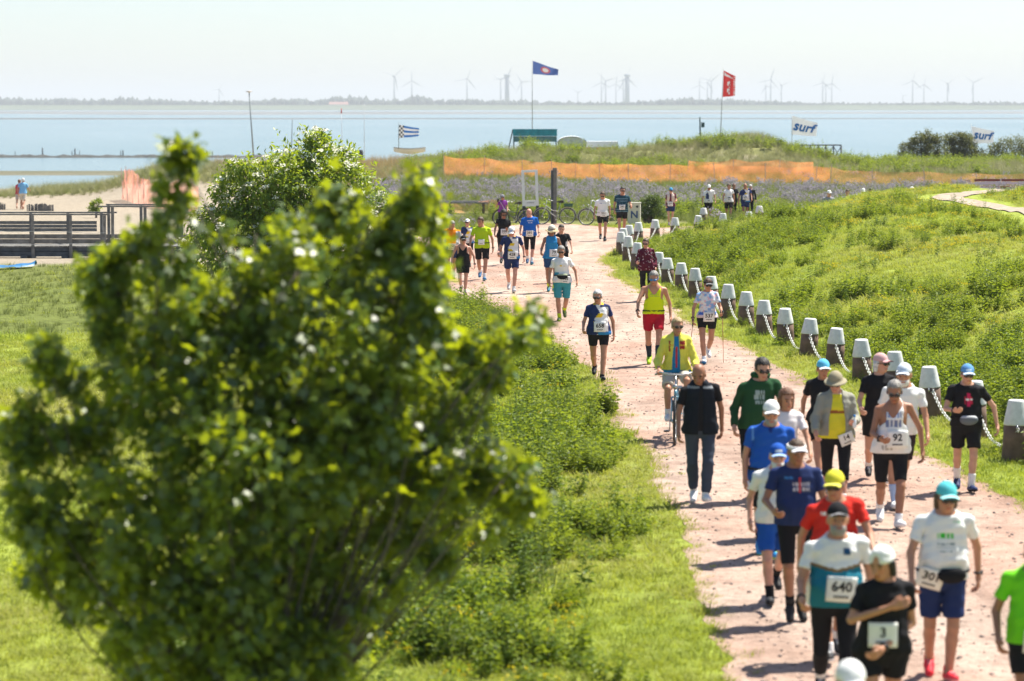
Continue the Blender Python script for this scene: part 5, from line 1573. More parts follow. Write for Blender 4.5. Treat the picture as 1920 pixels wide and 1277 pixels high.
# ================================================================== ORANGE NETTING
def net_mat(name, col, alpha, mort=.006):
    m, nt, b_ = newmat(name)
    out = nt.nodes['Material Output']
    b_.inputs['Base Color'].default_value = (*col, 1); b_.inputs['Roughness'].default_value = .6
    tl = N(nt, 'ShaderNodeBsdfTranslucent'); tl.inputs['Color'].default_value = (*col, 1)
    m1 = N(nt, 'ShaderNodeMixShader', Fac=.8); nt.links.new(b_.outputs[0], m1.inputs[1]); nt.links.new(tl.outputs[0], m1.inputs[2])
    tr = N(nt, 'ShaderNodeBsdfTransparent')
    tc = N(nt, 'ShaderNodeUVMap'); 
    br = N(nt, 'ShaderNodeTexBrick', Scale=1.0); br.inputs['Mortar Size'].default_value = mort; br.inputs['Brick Width'].default_value = .06; br.inputs['Row Height'].default_value = .05
    br.inputs['Color1'].default_value = (1 - alpha,) * 3 + (1,); br.inputs['Color2'].default_value = (1 - alpha * .6,) * 3 + (1,); br.inputs['Mortar'].default_value = (.02, .02, .02, 1)
    nt.links.new(tc.outputs[0], br.inputs['Vector'])
    ms = N(nt, 'ShaderNodeMixShader'); nt.links.new(br.outputs['Color'], ms.inputs[0]); nt.links.new(m1.outputs[0], ms.inputs[1]); nt.links.new(tr.outputs[0], ms.inputs[2])
    nt.links.new(ms.outputs[0], out.inputs['Surface'])
    return m
def net_fence(label, pts, mat, amp=.08, every=3.2, posts=True, seed=0, n_sub=8, droop=.10):
    """pts: px, top y, base y, distance"""
    P = []
    for x, yt, yb_, Yd in pts:
        xb = at(x, yb_, Yd); P.append((xb[0], Yd, float(hz(xb[0], Yd)) if seed != 9 else xb[2], at(x, yt, Yd)[2]))
    P = np.array(P)
    L = np.concatenate([[0], np.cumsum(np.hypot(np.diff(P[:, 0]), np.diff(P[:, 1])))])
    n = max(12, int(L[-1] / .22)); s = np.linspace(0, L[-1], n)
    cx, cy, zb_, zt_ = [np.interp(s, L, P[:, i]) for i in range(4)]
    o = thing('net_fence', label, 'fence', (cx[n // 2], cy[n // 2], zb_[n // 2]))
    rows = 7; V = []; UV = []
    ph = (s % every) / every
    for r_ in range(rows):
        v = r_ / (rows - 1)
        wob = (vnoise(s, s * 0 + v * 2, .55, seed + 1) - .5) * amp * 2 + (vnoise(s, s * 0 + v * 3, .2, seed + 2) - .5) * amp * .7
        zt2 = zt_ - droop * 4 * ph * (1 - ph) - (vnoise(s, s * 0, 1.1, seed + 3) - .4) * droop
        V.append(np.stack([cx + wob * .3, cy + wob, zb_ + .02 + (zt2 - zb_) * v], 1)); UV.append(np.stack([s, np.full(n, v * 1.2)], 1))
    V = np.concatenate(V) - np.array(o.location); UV = np.concatenate(UV)
    Fc = np.array([(r_ * n + i, r_ * n + i + 1, (r_ + 1) * n + i + 1, (r_ + 1) * n + i) for r_ in range(rows - 1) for i in range(n - 1)])
    net = mobj('net', V, Fc, mat, o)
    uvl = net.data.uv_layers.new(name='UVMap')
    li = np.empty(len(net.data.loops), np.int32); net.data.loops.foreach_get('vertex_index', li)
    uvl.data.foreach_set('uv', UV[li].astype(np.float32).ravel())
    if posts:
        for q in np.arange(0, L[-1] + .01, every):
            x, y, z0_, z1 = [np.interp(q, L, P[:, i]) for i in range(4)]
            mb = MB(); mb.tube([(x, y - .08, z0_ - .1), (x + random.uniform(-.12, .12), y - .08, z1 + random.uniform(.02, .22))], .022, 5)
            pst = mb.build('post', stake_m, o); pst.location = -Vector(o.location)
    return o
stake_m = plain('stake_wood', (.62, .50, .42), rough=.8, noise=.2)
n_or = net_mat('orange_net', (.92, .34, .13), .22, .005); n_or2 = net_mat('thin_orange_net', (.82, .36, .16), .12, .003); n_pk = net_mat('faded_pink_net', (.82, .36, .27), .30)
net_fence('long bright orange net fence in front of the dune', [(832, 293, 327, 186), (930, 297, 329, 184), (1010, 302, 331, 182), (1100, 306, 338, 176), (1180, 308, 342, 172), (1300, 308, 345, 169), (1400, 309, 346, 168), (1490, 311, 347, 168), (1556, 312, 348, 167)], n_or, seed=1)
net_fence('second orange net fence stretched on the dune foot behind the long one', [(1290, 301, 318, 187), (1380, 300, 320, 186), (1480, 301, 318, 186), (1525, 303, 320, 185)], n_or, seed=4)
net_fence('thin see-through orange net fence continuing to the right edge', [(1556, 314, 350, 166), (1625, 320, 352, 164), (1740, 321, 354, 163), (1830, 324, 356, 162), (1980, 326, 358, 161)], n_or2, seed=5)
net_fence('small orange net behind the picnic table', [(826, 379, 401, 124), (860, 377, 401, 124), (938, 373, 400, 123)], n_or2, seed=6, every=2.6)
net_fence('slumped faded pink net on the beach left of the elder bush', [(231, 317, 352, 172), (248, 318, 356, 168), (264, 330, 360, 165), (285, 340, 365, 160), (310, 350, 372, 156), (330, 336, 374, 154), (372, 344, 378, 150)], n_pk, seed=7, amp=.30, every=2.2, droop=.12)

# ================================================================== FLAGS
def flag(label, px, y_base, y_top, Yd, corners, colf, txt=None, lean=0.0, cat='flag', pole_c=(.42, .43, .42), two=True, r=.035, mesh_n=(44, 26), wave=.10):
    b_ = at(px + lean, y_base, Yd); t_ = at(px, y_top, Yd)
    o = thing('flag', label, cat, b_)
    mb = MB(); mb.tube([(0, 0, 0), Vector(t_ - b_)], [r, r * .6], 8); mb.build('flagpole', plain('pole_paint', pole_c, rough=.4, noise=.05), o, True)
    C = [at(x, y, Yd) - b_ for x, y in corners]     # hoist top, fly top, fly bottom, hoist bottom
    n, m = mesh_n
    u, v = np.meshgrid(np.linspace(0, 1, n), np.linspace(0, 1, m), indexing='ij')
    S = lambda u, v: ((C[0] * (1 - u)[..., None] + C[1] * u[..., None]) * (1 - v)[..., None] + (C[3] * (1 - u)[..., None] + C[2] * u[..., None]) * v[..., None]
                      + np.stack([0 * u, wave * u ** .6 * np.sin(u * 9.5 + v * 2.2), .25 * wave * u * np.sin(u * 7 + 1)], -1))
    Pm = S(u, v).reshape(-1, 3)
    cl = mobj('cloth', Pm, grid_faces(n, m), MAT['cloth_thin'], o, True, colf(u.ravel(), v.ravel()))
    if txt:
        s_, size, uc, vc, c_, sh, rot = txt
        tv, tf2 = text2d(s_, .03)
        if rot: tv = np.stack([tv[:, 1], -tv[:, 0]], 1)
        W_ = np.linalg.norm(C[1] - C[0]); H_ = np.linalg.norm(C[3] - C[0])
        uu = uc + (tv[:, 0] + sh * tv[:, 1]) * size[0] / W_; vv = vc - tv[:, 1] * size[1] / H_
        for dy in ((-.012, .012) if two else (-.012,)):
            T = S(uu, vv) + [0, dy, 0]
            mobj('lettering', T, tf2, plain('flag_print', c_, rough=.8, noise=.02), cl, False)
    return o
blue_f = lambda u, v: np.where((((u - .50) * 1.75) ** 2 + (v - .5) ** 2 < .20 ** 2)[:, None], np.array((.78, .72, .70)), np.where((((u - .50) * 1.75) ** 2 + (v - .5) ** 2 < .33 ** 2)[:, None], np.array((.62, .14, .16)), np.array((.12, .19, .48))))
flag('dark blue flag with a red and white round emblem on a tall pole', 998, 245, 110, 222, [(999, 114), (1047, 131), (1046, 142), (999, 139)], blue_f, wave=.12)
red_f = lambda u, v: np.where(((u > .34) & (u < .58) & (v > .32) & (v < .90) & (((v * 11) % 1) > .22) & ((((u * 9).astype(int) + (v * 11).astype(int)) % 3) > 0)).reshape(-1, 1), np.array((.80, .74, .74)), _red(u, v))
_red = lambda u, v: np.where(((v < .22) & (u > .06) & (u < .80) & (v > .06 + .1 * u) & (v < .2 - .02 * u)).reshape(-1, 1), np.array((.82, .74, .74)), np.where(((u > .86) & (((v * 9) % 1) > .5)).reshape(-1, 1), np.array((.75, .6, .6)), np.array((.68, .05, .05))))
flag('red banner flag with white upright lettering on a leaning pole', 1356.5, 264, 127, 214, [(1357, 132), (1379, 143), (1378, 180), (1355, 182)], red_f, None, lean=-6, wave=.05)
white_f = lambda u, v: np.broadcast_to(np.array((.80, .80, .82)), (len(u), 3)).copy()
flag('white flag with blue surf lettering beside the wooden trestle', 1485, 276, 213, 232, [(1486, 217), (1533, 231), (1530, 256), (1484, 252)], white_f, ('surf', (1.22, 1.3), .5, .50, (.01, .17, .55), .28, False), r=.03)
flag('white flag with blue surf lettering above the windswept bushes at the right', 1821, 290, 232, 238, [(1822, 237), (1864, 246), (1862, 268), (1825, 268)], white_f, ('surf', (1.12, 1.2), .5, .48, (.01, .17, .55), .28, False), r=.03)
def chk(u, v):
    c = np.where((((v * 5).astype(int) % 2) == 0)[:, None], np.array((.02, .16, .50)), np.array((.80, .80, .82)))
    ck = (((v * 6).astype(int) + (u * 12).astype(int)) % 2 == 0)
    c[u < .24] = np.where(ck[:, None], np.array((.02, .02, .02)), np.array((.8, .8, .8)))[u < .24]
    return c
flag('small flag with chequered hoist and blue and white stripes by the boat', 747.5, 280, 230, 226, [(748.5, 234), (786, 241), (785, 256), (748, 259)], chk, wave=.08, pole_c=(.08, .10, .10), r=.03)

# signal pole on the dune
b_ = at(1313, 264, 214)
o = thing('signal_post', 'dark green post with a signal box on the dune crest', 'signal post', b_)
mb = MB(); mb.tube([(0, 0, -.4), (-.04, 0, 1.9)], .055, 8); mb.build('post', plain('dark_green', (.015, .06, .06), rough=.5, noise=.1), o, True)
mb = MB(); mb.box((.20, 0, 1.25), (.26, .22, .36)); mb.box((.20, -.05, 1.45), (.28, .36, .03)); mb.build('signal_box', plain('signal_green', (.015, .08, .09), rough=.5, noise=.1), o)
mb = MB(); mb.tube([(-.03, 0, 1.55), (.12, 0, 1.42)], .02, 6); mb.build('bracket', MAT['black'], o, True)
# lamp mast
b_ = at(476, 292, 236)
o = thing('lamp_post', 'tall slender lamp mast with a flat disc head above the water', 'lamp post', b_)
t_ = at(467, 172, 236) - b_
mb = MB(); mb.tube([(0, 0, -.6), Vector(t_)], [.07, .045], 8); mb.build('mast', plain('mast_grey', (.22, .25, .26), rough=.4, noise=.1), o, True)
mb = MB(); mb.lathe([(.05, -.10), (.10, -.04), (.30, -.01), (.28, .05), (.06, .08)], 16); h_ = mb.build('lamp_head', plain('lamp_shell', (.5, .46, .42), rough=.4, noise=.1), o, True); h_.location = Vector(t_)
for px, y0_, y1_, Yd, rr, lab, c_ in ((683, 288, 195, 240, .028, 'slender bare sailing mast right of the elder bush', (.5, .5, .5)), (640, 288, 203, 244, .028, 'thin mast with a red tip above the elder bush', (.6, .6, .6)), (544, 275, 224, 236, .04, 'short dark leaning pole rising behind the elder bush', (.06, .07, .07))):
    b_ = at(px + 2 if px < 660 else px, y0_, Yd)
    o = thing('mast', lab, 'mast', b_)
    mb = MB(); mb.tube([(0, 0, -.8), Vector(at(px + (4 if px == 544 else 0), y1_, Yd) - b_)], [rr, rr * .6], 6); mb.build('pole', plain('mast_paint', c_, rough=.4, noise=.1), o, True)
    if px == 640:
        tp = Vector(at(640, 203, Yd) - b_)
        mb = MB(); mb.tube([tp - Vector((0, 0, .45)), tp], [.07, .03], 6); mb.build('red_tip', plain('red_tip', (.5, .03, .03), rough=.5), o, True)
b_ = at(677, 298, 228)
o = thing('mooring_post', 'short thick dark mooring post beside the mast', 'post', b_)
mb = MB(); mb.lathe([(.19, -.5), (.19, .55), (.17, .74), (.10, .78)], 12); mb.build('timber', wood_d, o, True)

# ================================================================== HUTS, CARAVANS AND BOAT BEHIND THE DUNE
Yd = 218.0
b_ = at(1003, 285, Yd)
o = thing('lookout_stand', 'teal painted lookout stand on legs on the dune top', 'hut', b_)
tealp = plain('teal_paint', (.02, .30, .36), rough=.6, noise=.3, nscale=2.5); tealp2 = plain('faded_teal_paint', (.10, .22, .22), rough=.7, noise=.3, nscale=2.5)
zz = lambda y: at(1003, y, Yd)[2] - b_[2]
mb = MB(); mb.box((0, 0, (zz(242) + zz(255)) / 2), (3.6, .12, zz(242) - zz(255))); mb.build('upper_board', tealp, o)
mb = MB(); mb.box((0, .03, (zz(255) + zz(266)) / 2 - .01), (3.56, .10, zz(255) - zz(266) - .02)); mb.build('lower_board', tealp2, o)
mb = MB(); mb.box((0, .75, zz(243)), (3.62, 1.5, .06)); mb.build('roof', tealp2, o)
for x in (-1.72, -.6, .6, 1.72):
    mb = MB(); mb.box((x, .08, zz(262) / 2 - .3), (.10, .10, zz(262) + .6)); mb.build('leg', wood_d, o)
mb = MB(); mb.tube([(-1.8, 0, zz(243)), (-2.25, -.1, -.2)], .05, 6); mb.build('stay', wood, o)
b_ = at(1072, 284, 232)
o = thing('round_roof_hut', 'white hut with a curved roof beside the teal stand', 'hut', b_)
zz = lambda y: at(1072, y, 232)[2] - b_[2]
rw = 1.25; top = zz(255)
arc = [(math.cos(t) * rw, math.sin(t) * .55 + top - .55) for t in np.linspace(math.pi, 0, 13)]
n = len(arc)
V = [(x, -1.4, z) for x, z in arc] + [(x, 1.4, z) for x, z in arc] + [(x, -1.4, z - .05) for x, z in arc] + [(x, 1.4, z - .05) for x, z in arc]
Fc = [(i, i + 1, n + i + 1, n + i) for i in range(n - 1)] + [(2 * n + i + 1, 2 * n + i, 3 * n + i, 3 * n + i + 1) for i in range(n - 1)]
mobj('roof', V, Fc, white, o, True)
mb = MB(); mb.add([(x * .96, -1.3, z - .06) for x, z in arc] + [(rw * .96, -1.3, -.5), (-rw * .96, -1.3, -.5)], [tuple(range(n + 2))[::-1]]); mb.add([(x * .96, 1.3, z - .06) for x, z in arc] + [(rw * .96, 1.3, -.5), (-rw * .96, 1.3, -.5)], [tuple(range(n + 2))])
mb.build('end_wall', plain('hut_grey', (.52, .56, .58), rough=.6, noise=.1), o)
mb = MB(); mb.box((rw * .93, 0, top / 2 - .5), (.05, 2.6, top)); mb.box((-rw * .93, 0, top / 2 - .5), (.05, 2.6, top)); mb.build('side_wall', white, o)
b_ = at(1129, 287, 234)
o = thing('caravan', 'low caravan with white roof and orange side behind the dune', 'caravan', b_)
zz = lambda y: at(1129, y, 234)[2] - b_[2]
mb = MB(); mb.box((0, 0, (zz(276) - .5) / 2), (2.75, 1.8, zz(276) + .5)); mb.build('body', plain('orange_panel', (.62, .24, .04), rough=.5, noise=.1), o)
mb = MB(); mb.box((0, 0, (zz(276) + zz(265)) / 2), (2.85, 1.9, zz(265) - zz(276)), taper=.93); mb.build('roof', white, o)
mb = MB(); mb.box((-.8, -.92, zz(279)), (.55, .03, .24)); mb.build('window', plain('caravan_pane', (.35, .38, .40), rough=.15, noise=.05), o)
b_ = at(768, 291, 228)
o = thing('rowing_boat', 'small white boat lying ashore beneath the chequered flag', 'boat', b_)
secs = []
for t in np.linspace(-1, 1, 11):
    w = .55 * (1 - abs(t) ** 2.4) + .04; zk = .10 + .22 * t * t
    secs.append([(t * 1.35, -w, .55 + .12 * t * t), (t * 1.35, -w * .7, zk + .08), (t * 1.35, 0, zk), (t * 1.35, w * .7, zk + .08), (t * 1.35, w, .55 + .12 * t * t)])
V = [p for s in secs for p in s]
Fc = [(i * 5 + k, (i + 1) * 5 + k, (i + 1) * 5 + k + 1, i * 5 + k + 1) for i in range(10) for k in range(4)]
mobj('hull', V, Fc, white, o, True)
mb = MB(); mb.tube([s[0] for s in secs], .03, 5); mb.tube([s[4] for s in secs], .03, 5); mb.build('gunwale', wood, o)
mb = MB(); mb.box((0, 0, .42), (.22, 1.0, .04)); mb.build('thwart', wood, o)
# wooden trestle over the water
Yd = 262.0
a_, c_ = at(1490, 300, Yd), at(1577, 300, Yd)
o = thing('wooden_trestle', 'dark timber trestle with cross braces standing in the water', 'jetty', (a_[0], Yd, SEA))
W_ = c_[0] - a_[0]; tz = at(1500, 271, Yd)[2] - SEA
mb = MB(); mb.box((W_ / 2, 0, tz - .06), (W_, .5, .12)); mb.build('top_beam', wood_d, o)
NP = 7
for i in range(NP):
    x = W_ * i / (NP - 1)
    mb = MB(); mb.tube([(x, 0, -.6), (x, 0, tz - .12)], .085 if i in (0, NP - 1) else .065, 7); mb.build('pile', wood_d, o, True)
    if i < NP - 1:
        x2 = W_ * (i + 1) / (NP - 1)
        mb = MB(); mb.tube([(x, -.1, tz - .2), (x2, -.1, tz - 1.5)], .04, 5); mb.build('brace', wood_d, o)
        mb = MB(); mb.tube([(x, .1, tz - 1.5), (x2, .1, tz - .2)], .04, 5); mb.build('brace', wood_d, o)

# ================================================================== FOOTBRIDGE AND BEACH
Yb = 92.0
o = thing('footbridge', 'grey wooden footbridge with railings over the sand at the left edge', 'footbridge', (-14.5, Yb, 0))
off = -Vector(o.location)
def br(name, mb, mat=wood):
    q = mb.build(name, mat, o); q.location = off
z_at = lambda y, Y_=Yb: float(at(960, y, Y_)[2])
x_at = lambda x, Y_=Yb: (x - 960) * Y_ / F
xl, xr, xe = x_at(-160), x_at(206), x_at(356)
zdk, zr1, zr2 = z_at(461), z_at(402), z_at(387)
k = 0
for x in np.arange(xl, xe, .155):
    mb = MB(); mb.box((x + .07, Yb + .8, zdk - .03 + random.uniform(-.006, .006)), (.138, 1.66, .05)); br('deck_plank', mb); k += 1
for y_, hgt in ((Yb - .04, zr1), (Yb + 1.64, zr1)):
    mb = MB(); mb.box(((xl + xr) / 2, y_, hgt), (xr - xl, .15, .05)); br('handrail', mb)
for y_ in (Yb - .04, Yb + 1.64):
    mb = MB(); mb.box(((x_at(186) + xe) / 2, y_, zr2), (xe - x_at(186), .15, .05)); br('handrail', mb)
for px in (-80, -9, 62, 133, 197):
    mb = MB(); mb.box((x_at(px), Yb - .11, (zr1 - .03 + z_at(487)) / 2), (.095, .08, zr1 - .03 - z_at(487))); br('railing_post', mb)
for px in (-100, -30, 41, 112, 176):
    mb = MB(); mb.box((x_at(px), Yb + 1.71, (zr1 - .03 + zdk) / 2 - .1), (.095, .08, zr1 - zdk + .17)); br('railing_post', mb)
for px in (212, 273, 341):
    mb = MB(); mb.box((x_at(px), Yb - .11, (zr2 - .03 + z_at(473)) / 2), (.10, .08, zr2 - .03 - z_at(473))); br('railing_post', mb)
for px in (190, 252, 322):
    mb = MB(); mb.box((x_at(px), Yb + 1.71, (zr2 - .03 + zdk) / 2 - .1), (.10, .08, zr2 - zdk + .17)); br('railing_post', mb)
for j, (y0_, y1_) in enumerate(((418, 424.3), (425, 431), (431.6, 438))):
    mb = MB(); mb.box(((xl + x_at(168)) / 2, Yb + 1.58, (z_at(y0_) + z_at(y1_)) / 2), (x_at(168) - xl, .035, z_at(y0_) - z_at(y1_) - .004)); br('wind_board', mb)
for j, (y0_, y1_) in enumerate(((439, 447.4), (448, 456.5))):
    mb = MB(); mb.box(((xl + xe) / 2, Yb - .045, (z_at(y0_) + z_at(y1_)) / 2), (xe - xl, .035, z_at(y0_) - z_at(y1_) - .004)); br('side_board', mb)
for j, (y0_, y1_) in enumerate(((463, 471.5), (472, 481))):
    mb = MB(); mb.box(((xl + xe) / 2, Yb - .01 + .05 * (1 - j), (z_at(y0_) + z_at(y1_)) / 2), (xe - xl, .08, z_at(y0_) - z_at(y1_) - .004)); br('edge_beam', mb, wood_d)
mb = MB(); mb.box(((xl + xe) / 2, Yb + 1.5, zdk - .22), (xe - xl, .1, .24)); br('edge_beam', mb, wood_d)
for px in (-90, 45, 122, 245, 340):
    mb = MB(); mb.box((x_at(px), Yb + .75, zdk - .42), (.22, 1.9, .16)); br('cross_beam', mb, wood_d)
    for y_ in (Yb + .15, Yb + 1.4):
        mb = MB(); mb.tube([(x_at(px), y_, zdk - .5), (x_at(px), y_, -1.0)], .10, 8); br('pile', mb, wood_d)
for y0_, y1_ in ((431, 436), (462, 455)):
    mb = MB(); mb.tube([(x_at(t), Yb - .16, z_at(y0_ + (y1_ - y0_) * (t + 80) / 285) - .03 * math.sin((t + 80) / 71 * math.pi) ** 2) for t in range(-80, 200, 9)], .010, 4); br('cable', mb, MAT['steel'])
# blue tarpaulin
u, v = np.meshgrid(np.linspace(0, 1, 30), np.linspace(0, 1, 10), indexing='ij')
a_ = gp(-40, 513, -.1); c_ = gp(70, 507, -.1)
tx = a_[0] + (c_[0] - a_[0]) * u; ty = a_[1] - .5 + (c_[1] - a_[1]) * u + v * (1.0 - .5 * u)
tz_ = hz(tx, ty) + .05 + .22 * vnoise(tx, ty, .5, 91) * np.sin(v * math.pi) ** .5 + .05 * vnoise(tx, ty, .15, 92)
tag(mobj('tarpaulin', np.stack([tx, ty, tz_], -1).reshape(-1, 3), grid_faces(30, 10), plain('blue_tarpaulin', (.02, .14, .32), rough=.45, noise=.25, nscale=4)), 'crumpled bright blue tarpaulin lying before the footbridge', 'tarpaulin')
# wattle sand fence
for (x0, x1, y0_, y1_, lab) in ((52, 101, 383, 399, 'short row of weathered stakes holding back the sand beyond the couple'), (-20, 11, 381, 393, 'short row of weathered stakes at the left edge of the beach')):
    Yw = 153.0 if x0 > 0 else 156.0
    o = thing('stake_fence', lab, 'fence', (x_at(x0, Yw), Yw, float(hz(x_at(x0, Yw), Yw))))
    for t in np.linspace(0, 1, int((x1 - x0) / 2.0)):
        x = x_at(x0 + (x1 - x0) * t, Yw); zt = at(960, y0_ + 1 * math.sin(t * 9), Yw)[2]; zb_ = float(hz(x, Yw)) - .2
        mb = MB(); mb.tube([(x, Yw + .15 * math.sin(t * 5), zb_), (x + random.uniform(-.02, .02), Yw + .15 * math.sin(t * 5), zt + random.uniform(-.05, .05))], .034, 6); q = mb.build('stake', wood, o); q.location = -Vector(o.location)
# breakwater and its posts
Yk = 388.0
xs = np.arange(-120, -30, .5)
rows = []
for j, (dy, hh_) in enumerate(((-3.2, -.3), (-1.8, .12), (-.6, .34), (.8, .30), (2.4, .1), (3.4, -.3))):
    rows.append(np.stack([xs + (vnoise(xs, xs * 0 + j, .8, 95) - .5) * .5, Yk + dy + (xs + 75) * -.02 + (vnoise(xs, xs * 0 + j, 1.5, 96) - .5) * .8, SEA + hh_ * (.55 + .9 * vnoise(xs, xs * 0 + j * 3, 1.0, 97))], 1))
n = len(xs); V = np.concatenate(rows); Fc = np.array([(r_ * n + i, r_ * n + i + 1, (r_ + 1) * n + i + 1, (r_ + 1) * n + i) for r_ in range(5) for i in range(n - 1)])
tag(mobj('breakwater', V, Fc, plain('dark_stone', (.055, .058, .055), rough=.9, noise=.5, nscale=1.5, bump=.8), smooth=False), 'low dark stone breakwater lying across the shallow water', 'breakwater')
for i, (px, yt) in enumerate(((29, 284), (80, 277), (135.5, 283), (140.5, 278.5), (149, 282.5), (226, 282), (231, 281.5), (318, 282.5), (373, 283.5), (388, 282.5), (398, 284))):
    b_ = at(px, 291, Yk); b_[2] = SEA
    h_ = at(px, yt, Yk)[2] - SEA
    mb = MB(); mb.tube([(0, 0, -.5), (random.uniform(-.05, .05), 0, h_)], [.12, .09] if i in (1, 3, 6, 7, 9) else [.07, .05], 7)
    q = mb.build('groyne_post', wood_d, smooth=True); q.location = Vector(b_)
    tag(q, f'old dark timber post on the breakwater, {ORD[i]} from the left', 'post', 'posts on the breakwater')

# ================================================================== WIND TURBINES AND FAR WOOD
twm = plain('turbine_white', (.30, .33, .37), rough=.5, noise=.02)
mb = MB(); mb.tube([(0, 0, -4), (0, 0, 40), (0, 0, 79)], [2.3, 1.7, 1.2], 12); tower_me = make_mesh('tower', mb.v, mb.f, twm)
mb = MB(); mb.tube([(0, 0, -4), (0, 0, 40), (0, 0, 84)], [7.0, 6.4, 5.8], 14); mb.lathe([(6.5, 84), (9.0, 86), (9.0, 90), (5, 92)], 14); conc_me = make_mesh('tower', mb.v, mb.f, twm)
mb = MB(); mb.box((0, 2.2, 80.4), (3.6, 10, 3.8)); mb.tube([(0, -2.6, 80.4), (0, -4.6, 80.4)], [1.7, .7], 10); nac_me = make_mesh('nacelle', mb.v, mb.f, twm)
mb = MB(); mb.tube([(0, 0, 1.0), (0, 0, 8), (0, 0, 22), (0, 0, 40)], [1.0, 1.75, 1.15, .25], 8, flat=.28); blade_me = make_mesh('blade', mb.v, mb.f, twm)
TB = [(413, 168, .55), (740, 143, 1), (773, 152, .85), (876, 148, .95), (939, 150, .95), (951, 147, 1), (978, 154, .85), (1083, 174, .5), (1127, 155, .95), (1135, 152, 0.95), (1154, 158, .8), (1168, 152, .95), (1175, 147, 1), (1310, 160, .9), (1325, 155, .9), (1332, 153, 1),
      (1434, 162, .85), (1443, 150, 1), (1463, 160, .85), (1540, 155, 1), (1546, 160, .85), (1557, 157, .9), (1690, 180, .45), (1708, 152, 1), (1729, 159, .85), (1773, 157, .95), (1821, 155, .95)]
for i, (px, hy, sc) in enumerate(TB):
    Yt = 7300.0 + 500 * (1 - sc)
    s = ((HOR - hy) * Yt / F + 5) / 80.4
    o = thing('wind_turbine', f'pale wind turbine on the hazy horizon, {ORD[i]} from the left', 'wind turbine', ((px - 960) * Yt / F, Yt, 0), random.uniform(-.5, .5), 'wind turbines on the far shore')
    o.scale = (s, s, s)
    thick = i in (5, 12)
    link(bpy.data.objects.new('tower', conc_me if thick else tower_me), o)
    link(bpy.data.objects.new('nacelle', nac_me), o)
    r0 = random.uniform(0, 2.1)
    for kb in range(3):
        bl = link(bpy.data.objects.new('blade', blade_me), o)
        bl.location = (0, -4.0, 80.4); bl.rotation_euler = (0, r0 + kb * 2 * math.pi / 3, 0)
# tree belt on the mainland, one hazy mass
tops = np.array([(-400, 188), (0, 186), (60, 189), (130, 187), (170, 190), (240, 186), (310, 190), (400, 192), (480, 190), (540, 188), (600, 190), (640, 184), (690, 187), (730, 190), (760, 189), (778, 180), (798, 184), (812, 190), (870, 188), (930, 190), (1000, 192), (1080, 194), (1160, 194), (1240, 190), (1300, 187),
                 (1330, 188), (1380, 190), (1450, 192), (1520, 195), (1600, 196), (1680, 195), (1760, 194), (1850, 193), (1920, 194), (2400, 192)], float)
mbw = MB()
bm = bmesh.new(); bmesh.ops.create_icosphere(bm, subdivisions=1, radius=1.0); icoV = np.array([v.co for v in bm.verts]); icoF = [[v.index for v in f.verts] for f in bm.faces]; bm.free()
VV = []; FF = []; nb_ = 0
for px in np.arange(-500, 2450, 4.5):
    for kk in range(2):
        yy = np.interp(px, tops[:, 0], tops[:, 1]) - 3 + random.uniform(0, 5) * (kk + .3)
        Yt = 6650 + random.uniform(-90, 120)
        top = (HOR - yy) * Yt / F + 5
        if top < 3: top = 3
        r_ = random.uniform(4, 9)
        V = icoV * (1 + .25 * rng.standard_normal((len(icoV), 1))) * [r_ * 1.3, r_, top * .62] + [(px - 960) * Yt / F, Yt, top * .42]
        VV.append(V); FF.append(np.array(icoF) + nb_); nb_ += len(V)
tag(mobj('distant_wood', np.concatenate(VV), np.concatenate(FF), plain('far_trees', (.03, .05, .035), rough=.9, noise=.3, nscale=.05)), 'hazy belt of trees along the mainland shore', 'wood', kind='stuff')
# a long farmhouse roof between the trees
b_ = at(634, 199, 6500)
o = thing('farmhouse', 'long low farmhouse with reddish roof far across the water', 'house', (b_[0], 6520, 0), .1)
mb = MB(); mb.box((0, 0, 4), (48, 12, 8)); mb.build('wall', plain('farm_wall', (.5, .4, .36), rough=.8), o)
mb = MB(); mb.add([(-25, -7, 8), (25, -7, 8), (25, 7, 8), (-25, 7, 8), (-22, 0, 14), (22, 0, 14)], [(0, 1, 5, 4), (2, 3, 4, 5), (1, 2, 5), (3, 0, 4), (0, 3, 2, 1)]); mb.build('roof', plain('farm_roof', (.42, .2, .16), rough=.8), o)

# ================================================================== PLANTS
rs = np.random.default_rng(5)
SRC = bpy.data.collections.new('plant_sources')     # only feeds the scatters below, never linked to the scene

def unit(v):
    return v / (np.linalg.norm(v, axis=-1, keepdims=True) + 1e-9)

def diamonds(P, D, Nn, ln, wd, fold=.25):
    """leaf quads: base P, direction D, normal Nn"""
    D = unit(D); S = unit(np.cross(D, Nn)); Nn = np.cross(S, D)
    ln = np.asarray(ln)[:, None] * np.ones((len(P), 1)); wd = np.asarray(wd)[:, None] * np.ones((len(P), 1))
    a = P; b_ = P + D * ln * .45 + S * wd * .5 + Nn * wd * fold; c = P + D * ln - Nn * ln * .12; d = P + D * ln * .45 - S * wd * .5 + Nn * wd * fold
    V = np.stack([a, b_, c, d], 1).reshape(-1, 3)
    return V, np.arange(len(V)).reshape(-1, 4)

